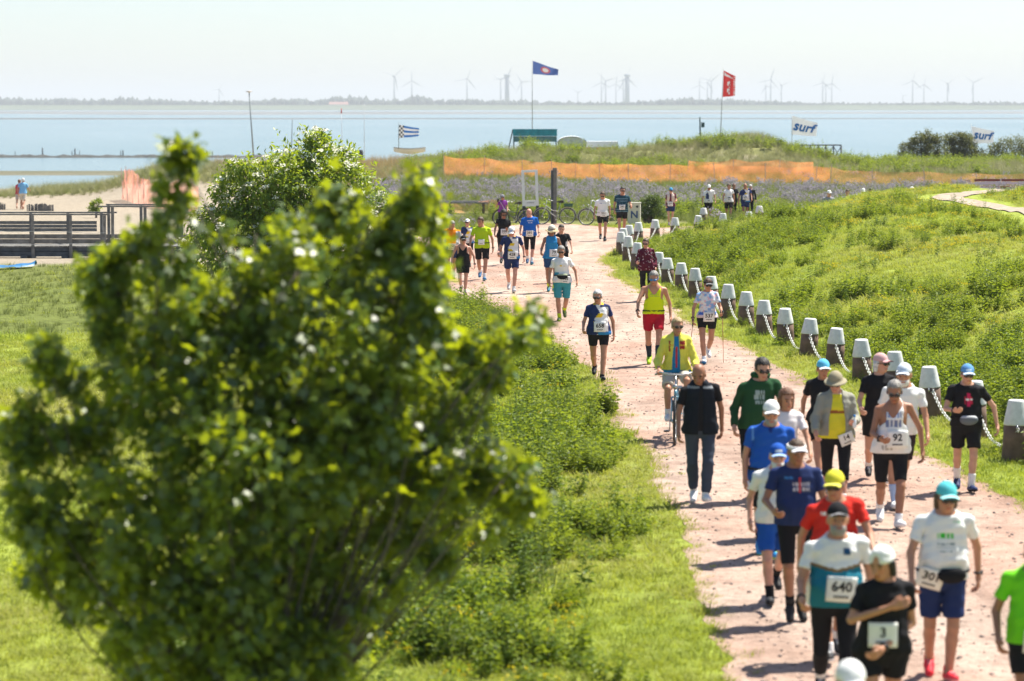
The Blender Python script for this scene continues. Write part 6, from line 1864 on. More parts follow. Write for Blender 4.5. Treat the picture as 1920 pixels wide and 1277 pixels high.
def blades(n, hgt, spread, w, lean, seg=3, seed=0):
    r = np.random.default_rng(seed)
    V = []; Fc = []
    for i in range(n):
        a = r.uniform(0, 6.28); p = np.array([math.cos(a), math.sin(a), 0]) * spread * math.sqrt(r.uniform(0, 1))
        out = np.array([math.cos(a + r.uniform(-.8, .8)), math.sin(a + r.uniform(-.8, .8)), 0]); side = np.array([-out[1], out[0], 0])
        h_ = hgt * r.uniform(.55, 1.1); l_ = lean * r.uniform(.3, 1.3); b0 = len(V)
        for k in range(seg + 1):
            t = k / seg
            c = p + out * l_ * h_ * t ** 1.8 + np.array([0, 0, h_ * t * (1 - .18 * l_ * t)])
            ww = w * (1 - t ** 1.6) * .5 + .0006
            V.append(c - side * ww); V.append(c + side * ww)
        for k in range(seg):
            Fc.append((b0 + 2 * k, b0 + 2 * k + 1, b0 + 2 * k + 3, b0 + 2 * k + 2))
    return np.array(V), np.array(Fc)

def src(name, parts):
    """parts: list of (V, F, material)"""
    me = bpy.data.meshes.new(name)
    V = np.concatenate([p[0] for p in parts]); Fc = []; mi = []; b0 = 0
    for k, (v, f, m) in enumerate(parts):
        Fc += [tuple(int(i) + b0 for i in q) for q in f]; mi += [k] * len(f); b0 += len(v); me.materials.append(m)
    me.from_pydata([tuple(map(float, p)) for p in V], [], Fc); me.update()
    me.polygons.foreach_set('material_index', np.array(mi, np.int32))
    o = bpy.data.objects.new(name, me); SRC.objects.link(o)
    return o

G_LAWN = leaf_mat('lawn_grass', (.175, .245, .028), (.30, .355, .055), (.52, .57, .05), trans=.38, rough=.6, spec=.2, patch=.75, pc=(.37, .34, .11))
G_WILD = leaf_mat('meadow_grass', (.085, .14, .025), (.19, .22, .06), (.3, .36, .06), trans=.35, rough=.6, spec=.2, patch=.5, pc=(.25, .23, .10))
G_DUNE = leaf_mat('marram_grass', (.14, .16, .06), (.28, .28, .13), (.35, .36, .12), trans=.3, rough=.55, spec=.3, patch=.5, pc=(.30, .26, .15))
G_REED = leaf_mat('dry_reed', (.34, .25, .12), (.48, .36, .20), (.5, .36, .16), trans=.3, rough=.7, spec=.2)
L_NET = leaf_mat('weed_leaf', (.06, .13, .014), (.17, .255, .022), (.48, .56, .025), trans=.45, rough=.5, spec=.3, patch=.45, pc=(.22, .26, .05))
L_DOCK = leaf_mat('dark_weed_leaf', (.05, .10, .016), (.11, .17, .025), (.26, .36, .02), trans=.35, rough=.5, spec=.3)
STEM = plain('stem', (.15, .19, .05), rough=.8, noise=.2)
F_YEL = leaf_mat('yellow_flower', (.68, .52, .01), (.80, .66, .03), (.85, .7, .03), trans=.3, rough=.7)
F_PUR = leaf_mat('purple_flower', (.31, .275, .325), (.42, .38, .425), (.41, .38, .42), trans=.3, rough=.8)
F_WHT = plain('white_flower', (.66, .65, .52), rough=.8, noise=.1)

def stem_plant(n_st, hgt, spread, lf, wd, per, seed, lean=.25, tip=None):
    r = np.random.default_rng(seed); V = []; D = []; Nn = []; L = []; W = []; sv = []; sf = []; tips = []
    for i in range(n_st):
        a = r.uniform(0, 6.28); p = np.array([math.cos(a), math.sin(a), 0]) * spread * math.sqrt(r.uniform(0, 1)) * .8
        o_ = np.array([math.cos(a), math.sin(a), 0]) * lean * r.uniform(.2, 1.2); h_ = hgt * r.uniform(.6, 1.1)
        top = p + np.array([0, 0, h_]) + o_ * h_
        b0 = len(sv); wv = .0022
        for q in (p, top):
            for k in range(3): sv.append(q + np.array([math.cos(k * 2.1), math.sin(k * 2.1), 0]) * wv)
        for k in range(3): sf.append((b0 + k, b0 + (k + 1) % 3, b0 + 3 + (k + 1) % 3, b0 + 3 + k))
        tips.append(top)
        for k in range(per):
            t = .12 + .88 * (k + r.uniform(0, .6)) / per
            az = k * 2.4 + r.uniform(-.5, .5)
            d = np.array([math.cos(az), math.sin(az), r.uniform(-.35, .5)])
            V.append(p + (top - p) * t); D.append(d); Nn.append(np.array([0, 0, 1.0]) + .4 * r.standard_normal(3)); s = (1 - .55 * t) * r.uniform(.7, 1.2)
            L.append(lf * s); W.append(wd * s)
    lv, lff = diamonds(np.array(V), np.array(D), np.array(Nn), L, W)
    return lv, lff, np.array(sv), np.array(sf), np.array(tips)

def blob(c, r_, n=6, seed=0):
    r = np.random.default_rng(seed)
    P = c + r.standard_normal((n, 3)) * r_ * .5
    return diamonds(P, r.standard_normal((n, 3)) + [0, 0, .4], r.standard_normal((n, 3)), np.full(n, r_), np.full(n, r_ * .8))

S_GRASS = [src('grass_a', [(*blades(22, .06, .13, .010, .9, 2, 1), G_LAWN)]), src('grass_b', [(*blades(20, .085, .14, .010, .9, 2, 2), G_LAWN)]), src('grass_c', [(*blades(26, .045, .16, .011, 1.0, 2, 3), G_LAWN)])]
S_WILD = [src('wild_a', [(*blades(16, .42, .14, .009, .45, 3, 4), G_WILD)]), src('wild_b', [(*blades(18, .34, .16, .010, .6, 3, 5), G_WILD)])]
S_SALT = [src('salt_a', [(*blades(18, .34, .2, .010, .6, 3, 15), leaf_mat('salt_grass', (.07, .10, .022), (.15, .175, .05), (.25, .29, .05), trans=.3, rough=.6, spec=.2))])]
S_DUNE = [src('marram_a', [(*blades(30, .75, .16, .010, .55, 3, 6), G_DUNE)]), src('marram_b', [(*blades(26, .6, .2, .010, .75, 3, 7), G_DUNE)])]
S_REED = [src('reed_a', [(*blades(18, 1.05, .22, .016, .22, 3, 8), G_REED)])]
S_NET = []
for k in range(3):
    lv, lf, sv, sf, tp = stem_plant(13, .50 + .1 * k, .24, .145, .082, 12, 20 + k, .34); S_NET.append(src(f'nettle_{k}', [(lv, lf, L_NET), (sv, sf, STEM)]))
S_DOCK = []
for k in range(2):
    lv, lf, sv, sf, tp = stem_plant(3, .72, .06, .13, .05, 20, 30 + k, .1); S_DOCK.append(src(f'dock_{k}', [(lv, lf, L_DOCK), (sv, sf, STEM)]))
S_LOW = []
for k in range(2):
    lv, lf, sv, sf, tp = stem_plant(16, .20, .24, .12, .07, 7, 40 + k, .6); S_LOW.append(src(f'low_weed_{k}', [(lv, lf, L_NET), (sv, sf, STEM)]))
def flowery(name, mat, n_st, hgt, spread, fr, nb, seed, green=L_NET, per=4):
    lv, lf, sv, sf, tp = stem_plant(n_st, hgt, spread, .06, .02, per, seed, .3)
    fv = []; ff = []; b0 = 0
    for i, t in enumerate(tp):
        v, f = blob(t, fr, nb, seed * 100 + i); fv.append(v); ff.append(f + b0); b0 += len(v)
    return src(name, [(lv, lf, green), (sv, sf, STEM), (np.concatenate(fv), np.concatenate(ff), mat)])
S_YEL = [flowery('buttercup', F_YEL, 10, .16, .22, .022, 4, 51)]
S_PUR = [flowery('sea_lavender', F_PUR, 9, .36, .20, .06, 8, 52, per=9), flowery('sea_lavender_b', F_PUR, 7, .30, .22, .055, 8, 53, per=8)]
bm = bmesh.new(); bmesh.ops.create_icosphere(bm, subdivisions=1, radius=1.0); ico = (np.array([v.co for v in bm.verts]), [[v.index for v in f.verts] for f in bm.faces]); bm.free()
PEB = plain('pebble', (.30, .23, .20), rough=.85, noise=.3, nscale=2)
PEB2 = plain('dark_pebble', (.20, .16, .14), rough=.85, noise=.3, nscale=2)
S_PEB = [src('pebble_a', [(ico[0] * [1, .8, .5] * (1 + .15 * rs.standard_normal((len(ico[0]), 1))), ico[1], PEB)]), src('pebble_b', [(ico[0] * [1.1, .7, .6] * (1 + .15 * rs.standard_normal((len(ico[0]), 1))), ico[1], PEB2)])]

def scatter(name, label, pts, sc, sources, rz=None, tilt=.12, cat=None):
    sources = list(dict.fromkeys(sources)); n = len(pts)
    me = bpy.data.meshes.new(name)
    me.vertices.add(n); me.vertices.foreach_set('co', np.asarray(pts, np.float32).ravel())
    rot = np.stack([rs.normal(0, tilt, n), rs.normal(0, tilt, n), rs.uniform(0, 6.283, n) if rz is None else rz], 1).astype(np.float32)
    a = me.attributes.new('rot', 'FLOAT_VECTOR', 'POINT'); a.data.foreach_set('vector', rot.ravel())
    a = me.attributes.new('sc', 'FLOAT', 'POINT'); a.data.foreach_set('value', np.asarray(sc, np.float32))
    a = me.attributes.new('idx', 'INT', 'POINT'); a.data.foreach_set('value', rs.integers(0, len(sources), n).astype(np.int32))
    o = link(bpy.data.objects.new(name, me))
    col = bpy.data.collections.new(name + '_kinds')
    for s_ in sources: col.objects.link(s_)
    ng = bpy.data.node_groups.new(name, 'GeometryNodeTree')
    ng.interface.new_socket('Geometry', in_out='INPUT', socket_type='NodeSocketGeometry'); ng.interface.new_socket('Geometry', in_out='OUTPUT', socket_type='NodeSocketGeometry')
    gi = ng.nodes.new('NodeGroupInput'); go = ng.nodes.new('NodeGroupOutput')
    ip = ng.nodes.new('GeometryNodeInstanceOnPoints'); ci = ng.nodes.new('GeometryNodeCollectionInfo')
    ci.inputs['Collection'].default_value = col; ci.inputs['Separate Children'].default_value = True; ci.inputs['Reset Children'].default_value = True
    def attr(nm, ty):
        q = ng.nodes.new('GeometryNodeInputNamedAttribute'); q.data_type = ty; q.inputs['Name'].default_value = nm
        return q.outputs['Attribute']
    ng.links.new(gi.outputs[0], ip.inputs['Points']); ng.links.new(ci.outputs[0], ip.inputs['Instance'])
    ip.inputs['Pick Instance'].default_value = True
    ng.links.new(attr('idx', 'INT'), ip.inputs['Instance Index']); ng.links.new(attr('rot', 'FLOAT_VECTOR'), ip.inputs['Rotation']); ng.links.new(attr('sc', 'FLOAT'), ip.inputs['Scale'])
    ng.links.new(ip.outputs[0], go.inputs[0])
    md = o.modifiers.new('scatter', 'NODES'); md.node_group = ng
    return tag(o, label, cat, kind='stuff')

def sample(c, y0, y1, margin=1.0):
    """points over the visible wedge, denser near the camera (c / distance per square metre)"""
    n = int(.40 * c * (y1 - y0))
    Y = rs.uniform(y0, y1, n); X = rs.uniform(-1, 1, n) * (.2 * Y + margin)
    return X, Y
def onpath(X, Y): return inside(PE, X, Y)
TC = TRACKC[:, :2]
def ontrack(X, Y): return (pdist(TC[::4], X, Y) < 1.15) & (Y > 60)
def put(X, Y, dz=0.0): return np.stack([X, Y, hz(X, Y) + dz], 1)

# --- short grass everywhere off the path
X, Y = sample(2300, 18, 112)
sand = ((X < -8.2) & (Y > 83)) | ((X < -4) & (Y + vnoise(X, Y, 2.2, 21) * 5 > 61) & (rs.uniform(0, 1, len(X)) < .97))
keep = ~onpath(X, Y) & ~sand & ~ontrack(X, Y)
X, Y = X[keep], Y[keep]
scatter('lawn_grass', 'short sunlit grass beside the path and on the hill', put(X, Y), (.8 + Y / 110) * rs.uniform(.6, 1.25, len(X)), S_GRASS, cat='grass')
# strays creeping into the gravel along its edge
i_ = rs.integers(0, len(PE), 2600)
ex = PE[i_] + rs.normal(0, .13, (2600, 2)); m = (ex[:, 1] > 18) & (ex[:, 1] < 100)
ex = ex[m]
scatter('edge_grass', 'thin grass creeping over the edge of the gravel', np.column_stack([ex, np.full(len(ex), .0)]), rs.uniform(.3, .8, len(ex)) * (.8 + ex[:, 1] / 90), S_GRASS, cat='grass')

hillm = lambda X, Y: inside(hill_poly, X, Y) & (pdist(hill_edge, X, Y) > .25)
# --- weeds on the hill, in clumps with lawn between them
def clumps_of(cx, cy, lo, hi, rad):
    k = rs.integers(lo, hi, len(cx)); i = np.repeat(np.arange(len(cx)), k)
    r_ = rad * rs.uniform(.5, 1.3, len(cx))[i]
    return cx[i] + rs.normal(0, 1, len(i)) * r_ * .5, cy[i] + rs.normal(0, 1, len(i)) * r_ * .5, i
X, Y = sample(300, 25, 108)
m = hillm(X, Y) & ~ontrack(X, Y); X, Y = X[m], Y[m]
d = pdist(hill_edge, X, Y)
n1 = vnoise(X, Y, 3.4, 61)
near_r = sstep(60, 36, Y); far_l = sstep(74, 84, Y) * sstep(7.0, 3.5, d)
dens_ = np.clip(.13 + 1.0 * near_r + .75 * far_l + .5 * np.exp(-d / 1.2), 0, 1) * sstep(.30, .62, n1 + .22 * near_r + .2 * far_l)
m = rs.uniform(0, 1, len(X)) < dens_
cx, cy, ci = clumps_of(X[m], Y[m], 2, 7, .55)
k_ = hillm(cx, cy) & ~ontrack(cx, cy); cx, cy, ci = cx[k_], cy[k_], ci[k_]
cs_ = rs.uniform(.45, 1.0, m.sum())[ci] * rs.uniform(.6, 1.1, len(ci)) * (1 - .45 * sstep(84, 94, cy))
scatter('hill_weeds', 'bushy green weeds spread over the hill behind the bollards', put(cx, cy, -.03), cs_, S_NET, cat='weeds')
X, Y = sample(600, 25, 108)
m = hillm(X, Y) & ~ontrack(X, Y); X, Y = X[m], Y[m]
d = pdist(hill_edge, X, Y); n1 = vnoise(X, Y, 2.6, 61)
lw = (rs.uniform(0, 1, len(X)) < .10 + .5 * sstep(58, 38, Y)) & (n1 > .35)
scatter('hill_low_weeds', 'low leafy weeds in the hill grass', put(X[lw], Y[lw], -.02), rs.uniform(.35, .8, lw.sum()), S_LOW, cat='weeds')
m2 = (rs.uniform(0, 1, len(X)) < .05) & (n1 > .42)
scatter('hill_dock', 'dark upright weed stalks scattered over the hill', put(X[m2], Y[m2], -.02), rs.uniform(.45, .9, m2.sum()), S_DOCK, cat='weeds', tilt=.08)
ym = (rs.uniform(0, 1, len(X)) < .45) & (vnoise(X, Y, 3.0, 63) + .25 * sstep(78, 90, Y) > .62) & (d > 1.2) & (Y > 48)
scatter('yellow_flowers', 'patches of small yellow flowers on the hill', put(X[ym], Y[ym]), rs.uniform(.7, 1.3, ym.sum()), S_YEL, cat='flowers')
# low weeds at the feet of the bollards
bp_ = BOLP[rs.integers(0, len(BOLP) - 3, 420)] + rs.normal(0, .38, (420, 2)) + [.22, .1]
m = ~onpath(bp_[:, 0], bp_[:, 1]) & (np.array([np.min(np.hypot(*(BOLP - q).T)) for q in bp_]) > .2)
scatter('bollard_weeds', 'low weeds round the feet of the bollards', put(bp_[m, 0], bp_[m, 1], -.02), rs.uniform(.25, .6, m.sum()), S_LOW + S_NET, cat='weeds')
# --- nettles on the left verge
X, Y = sample(2300, 19, 72)
m = inside(WEEDS_L, X, Y) & ~onpath(X, Y); X, Y = X[m], Y[m]
n1 = vnoise(X, Y, 1.5, 64); gap = np.exp(-((Y - 35.0) / 1.3) ** 2) * sstep(0, 1.2, X)
dl = pdist(np.vstack([WEEDS_L[:10]]), X, Y)
cm = (rs.uniform(0, 1, len(X)) < .13 * sstep(-.1, .35, dl + .5 * vnoise(X, Y, .9, 88)) * (1 - gap) * (1 - .9 * np.exp(-((Y - 28.3) / .7) ** 2)) * (.55 + .6 * sstep(.3, 1.8, dl)) * (.38 + .62 * sstep(27.5, 33, Y))) & (n1 > .30)
cx, cy, ci = clumps_of(X[cm], Y[cm], 4, 11, .62)
k_ = ~onpath(cx, cy); cx, cy, ci = cx[k_], cy[k_], ci[k_]
scatter('verge_nettles', 'tangle of nettles and leafy weeds on the left verge of the path', put(cx, cy, -.03), rs.uniform(.5, 1.0, cm.sum())[ci] * rs.uniform(.65, 1.1, len(ci)), S_NET + S_LOW, cat='weeds')
m = rs.uniform(0, 1, len(X)) < .05 * sstep(.1, 1.2, dl) * sstep(.3, .6, n1)
scatter('verge_dock', 'dark seed stalks among the verge weeds', put(X[m], Y[m]), rs.uniform(.6, 1.1, m.sum()), S_DOCK, cat='weeds')
m = rs.uniform(0, 1, len(X)) < .06 * sstep(.1, 1.4, dl) * sstep(.3, .6, n1)
scatter('verge_tall_grass', 'tall grass among the verge weeds', put(X[m], Y[m]), rs.uniform(.7, 1.3, m.sum()), S_WILD, cat='grass')
m = (rs.uniform(0, 1, len(X)) < .008)
scatter('verge_flowers', 'few yellow flowers on the left verge', put(X[m], Y[m], .12), rs.uniform(.8, 1.5, m.sum()), S_YEL, cat='flowers')
# --- salt meadow left of the tree
X, Y = sample(600, 52, 90, 0)
m = (X < -3.5) & ~onpath(X, Y) & ~((X < -8.2) & (Y > 83)) & (vnoise(X, Y, 3, 65) + sstep(56, 68, Y) * .5 > .62); X, Y = X[m], Y[m]
scatter('salt_meadow_grass', 'rougher olive grass in front of the footbridge', put(X, Y), rs.uniform(.3, .6, len(X)), S_SALT, cat='grass')
# --- meadow with sea lavender beyond the square
X, Y = sample(1700, 103, 190, 0)
m = ((Y > 115.5) | (X > 7.5) | (X < -1.5)) & ~((Y < 126) & (X < -1) & (X > -4) & (Y > 117)) & (X > -13) & ~onpath(X, Y) & ~hillm(X, Y); X, Y = X[m], Y[m]
n1 = vnoise(X, Y, 5, 66)
band = sstep(127, 136, Y) * sstep(168, 160, Y) * sstep(.30, .5, n1 + .12)
u_ = rs.uniform(0, 1, len(X))
pm_ = u_ < band * .07 + .003
scatter('sea_lavender', 'broad band of pale purple flowers across the meadow', put(X[pm_], Y[pm_]), rs.uniform(.9, 1.6, pm_.sum()), S_PUR, cat='flowers')
gm_ = ~pm_ & (rs.uniform(0, 1, len(X)) < .75)
scatter('meadow_grass', 'tall green meadow grass round the purple flowers', put(X[gm_], Y[gm_]), rs.uniform(.6, 1.25, gm_.sum()), S_WILD, cat='grass')
wm_ = (rs.uniform(0, 1, len(X)) < .05) & (Y < 124) & (Y > 116)
scatter('meadow_weeds', 'leafy weeds along the near edge of the meadow', put(X[wm_], Y[wm_]), rs.uniform(.7, 1.5, wm_.sum()), S_NET, cat='weeds')
# --- dunes
X, Y = sample(2400, 186, 224, 0)
m = (X > -8); X, Y = X[m], Y[m]
h_ = hz(X, Y); m = (h_ > -.5) & (rs.uniform(0, 1, len(X)) < .35 + .65 * vnoise(X, Y, 2.5, 67)); X, Y = X[m], Y[m]
scatter('dune_grass', 'pale tufts of beach grass all over the dune', put(X, Y, -.03), rs.uniform(.5, 1.15, len(X)), S_DUNE, cat='grass')
m = (rs.uniform(0, 1, len(X)) < .16) & (vnoise(X, Y, 3.3, 68) > .5)
scatter('dune_scrub', 'dark low scrub dotted over the dune', put(X[m], Y[m], -.05), rs.uniform(1.0, 1.9, m.sum()), S_NET, cat='scrub')
X = rs.uniform(-38, -16, 5200); Y = rs.normal(190, 7.5, 5200)
rid = np.interp(X, [-38, -35, -26, -20, -12], [0, .9, 1.0, 1.0, .9]) * np.exp(-((Y - 190) / 9.0) ** 2)
m = rs.uniform(0, 1, len(X)) < sstep(.25, .7, rid) ; X, Y = X[m], Y[m]
scatter('beach_grass', 'long green beach grass on the sand ridge at the left', put(X, Y, -.03), rs.uniform(.6, 1.2, len(X)), S_DUNE + S_WILD, cat='grass')
X = rs.uniform(-31, -3, 6500); Y = rs.uniform(176, 222, 6500)
m = ((Y > 196) | (X > -16)) & (vnoise(X, Y, 4, 69) > .25); X, Y = X[m], Y[m]
scatter('reeds', 'tan dry reeds behind the elder bush', put(X, Y, -.05), rs.uniform(.6, 1.1, len(X)), S_REED + S_DUNE, cat='reeds')
X, Y = sample(300, 195, 232, 0); m = X > 24; X, Y = X[m], Y[m]
scatter('shore_grass', 'tall green grass in front of the windswept bushes', put(X, Y), rs.uniform(.7, 1.2, len(X)), S_WILD, cat='grass')
# --- loose stones on the gravel
X, Y = sample(700, 19, 85); m = onpath(X, Y); X, Y = X[m], Y[m]
scatter('loose_stones', 'loose pebbles lying on the gravel path', np.stack([X, Y, np.full(len(X), .012)], 1), np.clip(rs.exponential(.007, len(X)) + .008, .008, .03), S_PEB[:1] * 1 + S_PEB[1:], cat='pebbles')

# ------------------------------------------------------------------ trees and bushes
def limb_path(a, b, r, bend, k=6):
    a = np.array(a, float); b = np.array(b, float); t = np.linspace(0, 1, k)[:, None]
    off = r.standard_normal(3) * bend * np.linalg.norm(b - a)
    return a + (b - a) * t + off * (t * (1 - t)) * 2
def maple_template():
    pts = []
    for ang, rad in ((-90, .10), (-62, .30), (-28, .55), (-8, .34), (22, .78), (48, .46), (90, 1.0), (132, .46), (158, .78), (188, .34), (208, .55), (242, .30)):
        pts.append((math.cos(R(ang)) * rad, math.sin(R(ang)) * rad + .1))
    return np.array(pts)
MAPLE = maple_template()
def leafy(P, Dr, Nn, size, r, template=None, wd=.45):
    D = unit(Dr); S = unit(np.cross(D, Nn)); Nn = unit(np.cross(S, D))
    if template is None:
        return diamonds(P, D, Nn, size, size * wd, .2)
    k = len(template)
    s = size[:, None, None]
    curl = -.28 * (template[:, 0] ** 2)[None, :, None] * Nn[:, None, :] - .12 * (np.clip(template[:, 1], 0, 1) ** 2)[None, :, None] * Nn[:, None, :]
    V = P[:, None, :] + (template[None, :, 0:1] * S[:, None, :] + template[None, :, 1:2] * D[:, None, :] + curl) * s * .62
    return V.reshape(-1, 3), np.arange(len(P) * k).reshape(-1, k)
def plant(name, label, cat, base, lobes, n_leaf, size, mat, bark, template=None, trunk_r=.08, fork=.4, seed=0, wd=.45, shell=.55, up=.45, stems=1, twig=1.0, clump=.28, group=None, per=26, bias=(0, 0, 0), nz=.42, limb=1.0, wpow=2.2, minr=0.0):
    """lobes: world centres and radii (n,4); leaves sit in clumps near the surface of the lobes"""
    r = np.random.default_rng(seed)
    o = thing(name, label, cat, base, 0, group)
    lobes = np.array(lobes, float); loc = lobes[:, :3] - base; rad = lobes[:, 3]
    w = np.maximum(rad, minr) ** wpow; w /= w.sum()
    nc = max(6, n_leaf // per)
    li = r.choice(len(rad), nc, p=w)
    dirs = unit(r.standard_normal((nc, 3))); rr = rad[li] * (shell + (1 - shell) * r.uniform(0, 1, nc) ** .6) * r.uniform(.75, 1.08, nc)
    cc = loc[li] + dirs * rr[:, None]
    ci = r.integers(0, nc, n_leaf)
    P = cc[ci] + r.standard_normal((n_leaf, 3)) * np.maximum(clump * rad[li[ci]] ** .5 * .35, minr * .45)[:, None]
    outw = unit(P - loc[li[ci]])
    Dr = outw * .8 + r.standard_normal((n_leaf, 3)) * .7 + [0, 0, -.25]
    Nn = np.array([0, 0, up]) + np.array(bias) + outw * .35 + r.standard_normal((n_leaf, 3)) * nz
    sz = size * r.uniform(.55, 1.25, n_leaf)
    V, Fc = leafy(P, Dr, Nn, sz, r, template, wd)
    k = len(V) // n_leaf
    tone = np.clip(r.uniform(0, 1, nc)[ci] * .6 + r.uniform(0, .5, n_leaf), 0, 1)
    mobj('crown', V, Fc, mat, o, False, np.repeat(tone, k)[:, None] * np.ones(3))
    mb = MB()
    order = np.argsort(loc[:, 2])
    top = loc[order[-1]]
    bases = [np.array([r.uniform(-1, 1) * trunk_r * 3 * (stems > 1), r.uniform(-1, 1) * trunk_r * 3 * (stems > 1), -.1]) for _ in range(stems)]
    forks = []
    for b0 in bases:
        f_ = b0 + (loc.mean(0) - b0) * fork; f_[2] = max(f_[2], .25)
        forks.append(f_); mb.tube(limb_path(b0, f_, r, .05), np.linspace(trunk_r, trunk_r * .75, 6), 9)
    mbl = MB()
    for i in range(len(loc)):
        f_ = forks[i % len(forks)]
        mbl.tube(limb_path(f_, loc[i], r, .12), np.linspace(trunk_r * .6, trunk_r * .22, 6) * limb, 6)
    for i in range(min(nc, int(90 * twig))):
        a = loc[li[i]]; mbl.tube(limb_path(a, cc[i], r, .1, 4), np.linspace(trunk_r * .16, trunk_r * .06, 4), 4)
    tr_ = mb.build('trunk', bark, o, True); mbl.build('branches', bark, o, True)
    return o, loc, cc
bark = plain('bark', (.10, .085, .07), rough=.9, noise=.4, nscale=12, bump=.8)
pale_bark = plain('pale_bark', (.32, .28, .24), rough=.9, noise=.3, nscale=12, bump=.5)
L_MAPLE = leaf_mat('maple_leaf', (.010, .034, .008), (.08, .15, .02), (.90, 1.0, .015), trans=.37, rough=.41, spec=.9, attr=True)
L_ELDER = leaf_mat('elder_leaf', (.065, .14, .016), (.19, .28, .03), (.55, .64, .02), trans=.42, rough=.42, spec=.45, attr=True)
L_HEDGE = leaf_mat('windswept_leaf', (.045, .07, .02), (.14, .15, .035), (.30, .30, .03), trans=.3, rough=.5, spec=.3, attr=True)
def lob(px, py, rp, Yd, dy=0.0):
    p = at(px, py, Yd + dy); return (p[0], p[1], p[2], rp * (Yd + dy) / F)
YT = 16.6
tl = [(470, 820, 260), (300, 720, 150), (170, 860, 130), (90, 950, 85), (40, 830, 60), (262, 570, 85), (320, 470, 80), (332, 375, 32), (338, 295, 10), (430, 590, 140), (560, 510, 125), (690, 455, 85), (770, 430, 60), (795, 500, 48), (795, 335, 14), (730, 560, 140),
      (640, 700, 215), (700, 830, 150), (560, 850, 170), (800, 660, 95), (885, 690, 55), (945, 650, 34), (990, 615, 12), (870, 840, 105), (800, 900, 110), (930, 905, 62), (975, 945, 24), (780, 960, 130), (560, 1000, 210), (330, 1000, 190), (180, 1060, 120), (420, 1170, 180), (620, 1140, 120), (300, 1210, 120), (110, 690, 40), (200, 500, 35), (480, 1290, 150), (70, 1060, 45), (380, 1260, 130), (570, 1240, 110), (260, 1130, 110), (480, 1150, 150)]
tl = [(x, y, rp * (.86 if rp > 90 else 1)) for x, y, rp in tl]
for x, y in ((60, 655), (100, 710), (182, 480), (172, 600), (240, 430), (300, 395), (336, 300), (336, 268), (420, 395), (480, 405), (560, 395), (610, 375), (640, 345), (690, 350), (740, 340), (798, 300), (800, 345), (830, 390), (835, 470), (825, 560), (860, 600), (925, 640), (990, 615), (1030, 592), (965, 690), (880, 760), (930, 830), (1000, 880), (1012, 960), (935, 1010), (850, 1075), (760, 1125), (690, 1170), (590, 1240), (200, 1250), (110, 1160), (45, 1120), (12, 1010), (8, 860), (25, 760), (-20, 930), (150, 780)):
    dx_, dy_ = 480 - x, 800 - y; q_ = 34 / math.hypot(dx_, dy_)
    tl.append((x + dx_ * q_, y + dy_ * q_, random.uniform(12, 24)))
tb = np.array([(480 - 960) * YT / F, YT, 0.0])
lobes = [lob(x, y, rp, YT, random.uniform(-.5, .5) * (1 if rp > 60 else .6)) for x, y, rp in tl]
plant('sycamore_tree', 'dark leafy young sycamore tree filling the left foreground, out of focus', 'tree', tb, lobes, 34000, .100, L_MAPLE, bark, MAPLE, .04, .30, seed=3, shell=.30, up=.6, clump=.27, per=38, twig=4.0, minr=.11, bias=(.10, -.25, .10), nz=.85, limb=.5, wpow=1.7)
YE = 64.0
el = [(565, 345, 80), (590, 300, 50), (598, 268, 22), (640, 300, 30), (505, 350, 62), (455, 315, 28), (440, 370, 50), (650, 350, 60), (690, 400, 55), (560, 430, 105), (445, 440, 75), (670, 460, 75), (740, 430, 45), (530, 520, 90), (640, 540, 90), (730, 510, 60), (400, 420, 40), (375, 480, 50)]
eb = np.array([(575 - 960) * YE / F, YE, 0.0])
eo, eloc, ecc = plant('elder_bush', 'big flowering elder bush with creamy blossom behind the sycamore', 'bush', eb, [lob(x, y, rp, YE, random.uniform(-.7, .7)) for x, y, rp in el], 34000, .15, L_ELDER, bark, None, .05, .35, seed=4, wd=.4, shell=.5, up=.7, stems=4, clump=.42, per=24)
r = np.random.default_rng(9); fv = []; ff = []; b0 = 0
sel = [c for c in ecc if c[2] > 1.2 and c[1] < .9]
for i in r.choice(len(sel), min(330, len(sel)), replace=False):
    c = np.array(sel[i]) + [r.normal(0, .05), -.24, .17]; nrm = unit(np.array([r.normal(0, .3), -.45, 1.0])); u1 = unit(np.cross(nrm, [1, 0, .1])); u2 = np.cross(nrm, u1)
    n = 26; a = r.uniform(0, 6.28, n); q = np.sqrt(r.uniform(0, 1, n)) * r.uniform(.07, .14)
    P = c + (np.cos(a) * q)[:, None] * u1 + (np.sin(a) * q)[:, None] * u2 + nrm * (.02 - q[:, None] * .15)
    v, f = diamonds(P - u1 * .015, u1 + .5 * r.standard_normal((n, 3)), nrm + .2 * r.standard_normal((n, 3)), np.full(n, .045), np.full(n, .045), .1)
    fv.append(v); ff.append(f + b0); b0 += len(v)
tag(mobj('blossom', np.concatenate(fv), np.concatenate(ff), F_WHT, eo, False), None, None, kind='stuff')
plant('shrub', 'dense dark shrub between the elder bush and the path', 'bush', np.array([(770 - 960) * 60 / F, 60, 0]), [lob(770, 500, 60, 60), (lob(720, 540, 70, 60, .3)), lob(800, 545, 35, 60, -.2), lob(765, 440, 35, 60)], 4200, .10, L_ELDER, bark, None, .05, .4, seed=5, stems=3)
plant('round_bush', 'round dark green bush beside the cream cabinet', 'bush', np.array([(1222 - 960) * 114 / F, 114, 0]), [lob(1222, 388, 22, 114), lob(1208, 397, 16, 114), lob(1237, 396, 17, 114), lob(1223, 374, 13, 114), lob(1212, 380, 12, 114)], 4200, .10, L_DOCK_A := leaf_mat('bush_leaf', (.035, .08, .015), (.10, .15, .03), (.22, .30, .03), trans=.33, rough=.5, attr=True), bark, None, .04, .3, seed=6, stems=4, wd=.3)
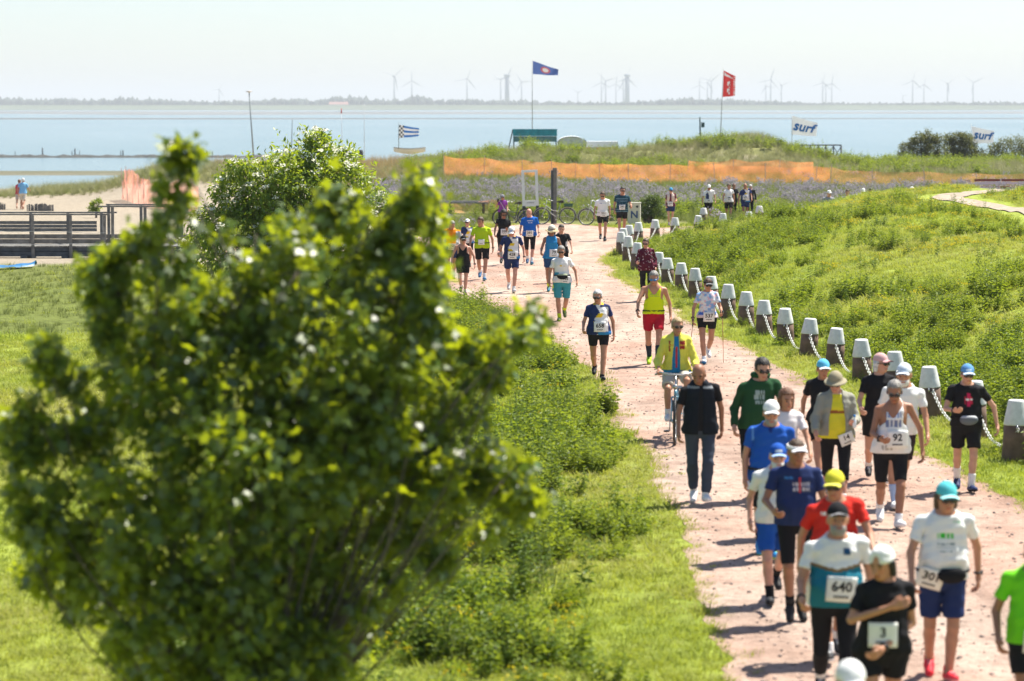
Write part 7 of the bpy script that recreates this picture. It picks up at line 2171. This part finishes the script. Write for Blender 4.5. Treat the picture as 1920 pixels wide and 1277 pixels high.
plant('beach_shrub', 'single green shrub leaning on the bare sand beyond the footbridge', 'bush', np.array([*(at(178, 396, 140)[:2]), float(hz(at(178, 396, 140)[0], 140))]), [lob(182, 384, 9, 140), lob(174, 391, 8, 140), lob(187, 376, 5, 140), lob(184, 393, 6, 140)], 900, .12, L_ELDER, bark, None, .04, .3, seed=7, stems=2)
# windswept bushes at the right
for i, (lb, lo_, bx) in enumerate((('windswept bush with a rounded top and bare stems, left one near the water', [(1695, 277, 9), (1708, 270, 11), (1724, 262, 12), (1742, 259, 13), (1757, 263, 11), (1735, 276, 13), (1712, 285, 11), (1750, 284, 12), (1690, 292, 9), (1730, 290, 12), (1766, 286, 13)], 1730),
                                   ('windswept bush with a rounded top and bare stems beneath the right surf flag', [(1779, 264, 10), (1795, 260, 12), (1811, 260, 12), (1824, 268, 10), (1800, 276, 13), (1785, 288, 13), (1818, 285, 12), (1836, 291, 12), (1800, 292, 12)], 1800),
                                   ('dense dark thicket with bare twigs at the right edge', [(1850, 290, 12), (1866, 282, 14), (1884, 276, 16), (1903, 274, 18), (1925, 272, 20), (1880, 296, 14), (1910, 296, 16), (1950, 280, 24), (1845, 300, 12), (1862, 302, 14), (1895, 304, 14)], 1890))):
    Yh = 236.0 + i * 2; xb = (bx - 960) * Yh / F
    lo_w = [lob(x, y, rp, Yh, random.uniform(-.6, .6)) for x, y, rp in lo_]
    zb_ = float(hz(xb, Yh))
    plant('windswept_bush', lb, 'bush', np.array([xb, Yh, max(zb_, -.9)]), lo_w, 8000, .18, L_HEDGE, pale_bark if i < 2 else bark, None, .09, .45, seed=20 + i, stems=6, twig=.8, shell=.5, clump=.5)
# bigger weed clumps one can pick out on the hill
clumps = [(1392, 470, .55), (1462, 560, .75), (1516, 447, .65), (1540, 520, .55), (1594, 408, .75), (1625, 505, .6), (1652, 424, .65), (1710, 380, .6), (1775, 585, .7), (1800, 392, .5), (1850, 480, .55), (1885, 640, .7)]
for i, (px, py, s) in enumerate(clumps):
    p = gt(px, py)
    sr = S_NET[i % 3]
    o = thing('weed_clump', f'big dark leafy weed clump on the hill, {ORD[i]} of the big ones from the left', 'weed', (p[0], p[1], p[2] - .04), random.uniform(0, 6), 'biggest weed clumps on the hill')
    o.scale = (s * 1.5, s * 1.5, s * 1.15)
    lv, lf, sv, sf, tp = stem_plant(13, .6, .26, .11, .055, 14, 70 + i, .35)
    mobj('leaves', lv, lf, L_DOCK, o, False); mobj('stems', sv, sf, STEM, o, False)

# ================================================================== AIR
hm = bpy.data.materials.new('haze'); hm.use_nodes = True
nt = hm.node_tree
for n in list(nt.nodes): nt.nodes.remove(n)
out = nt.nodes.new('ShaderNodeOutputMaterial'); pv = nt.nodes.new('ShaderNodeVolumePrincipled')
pv.inputs['Color'].default_value = (.90, .955, 1.0, 1); pv.inputs['Density'].default_value = HAZE_D; pv.inputs['Anisotropy'].default_value = 0.0
nt.links.new(pv.outputs[0], out.inputs['Volume'])
mb = MB(); mb.box((0, 12950, 66), (30000, 26900, 148))
hz_o = mb.build('haze', hm); tag(hz_o, 'pale sea haze', None, kind='stuff')
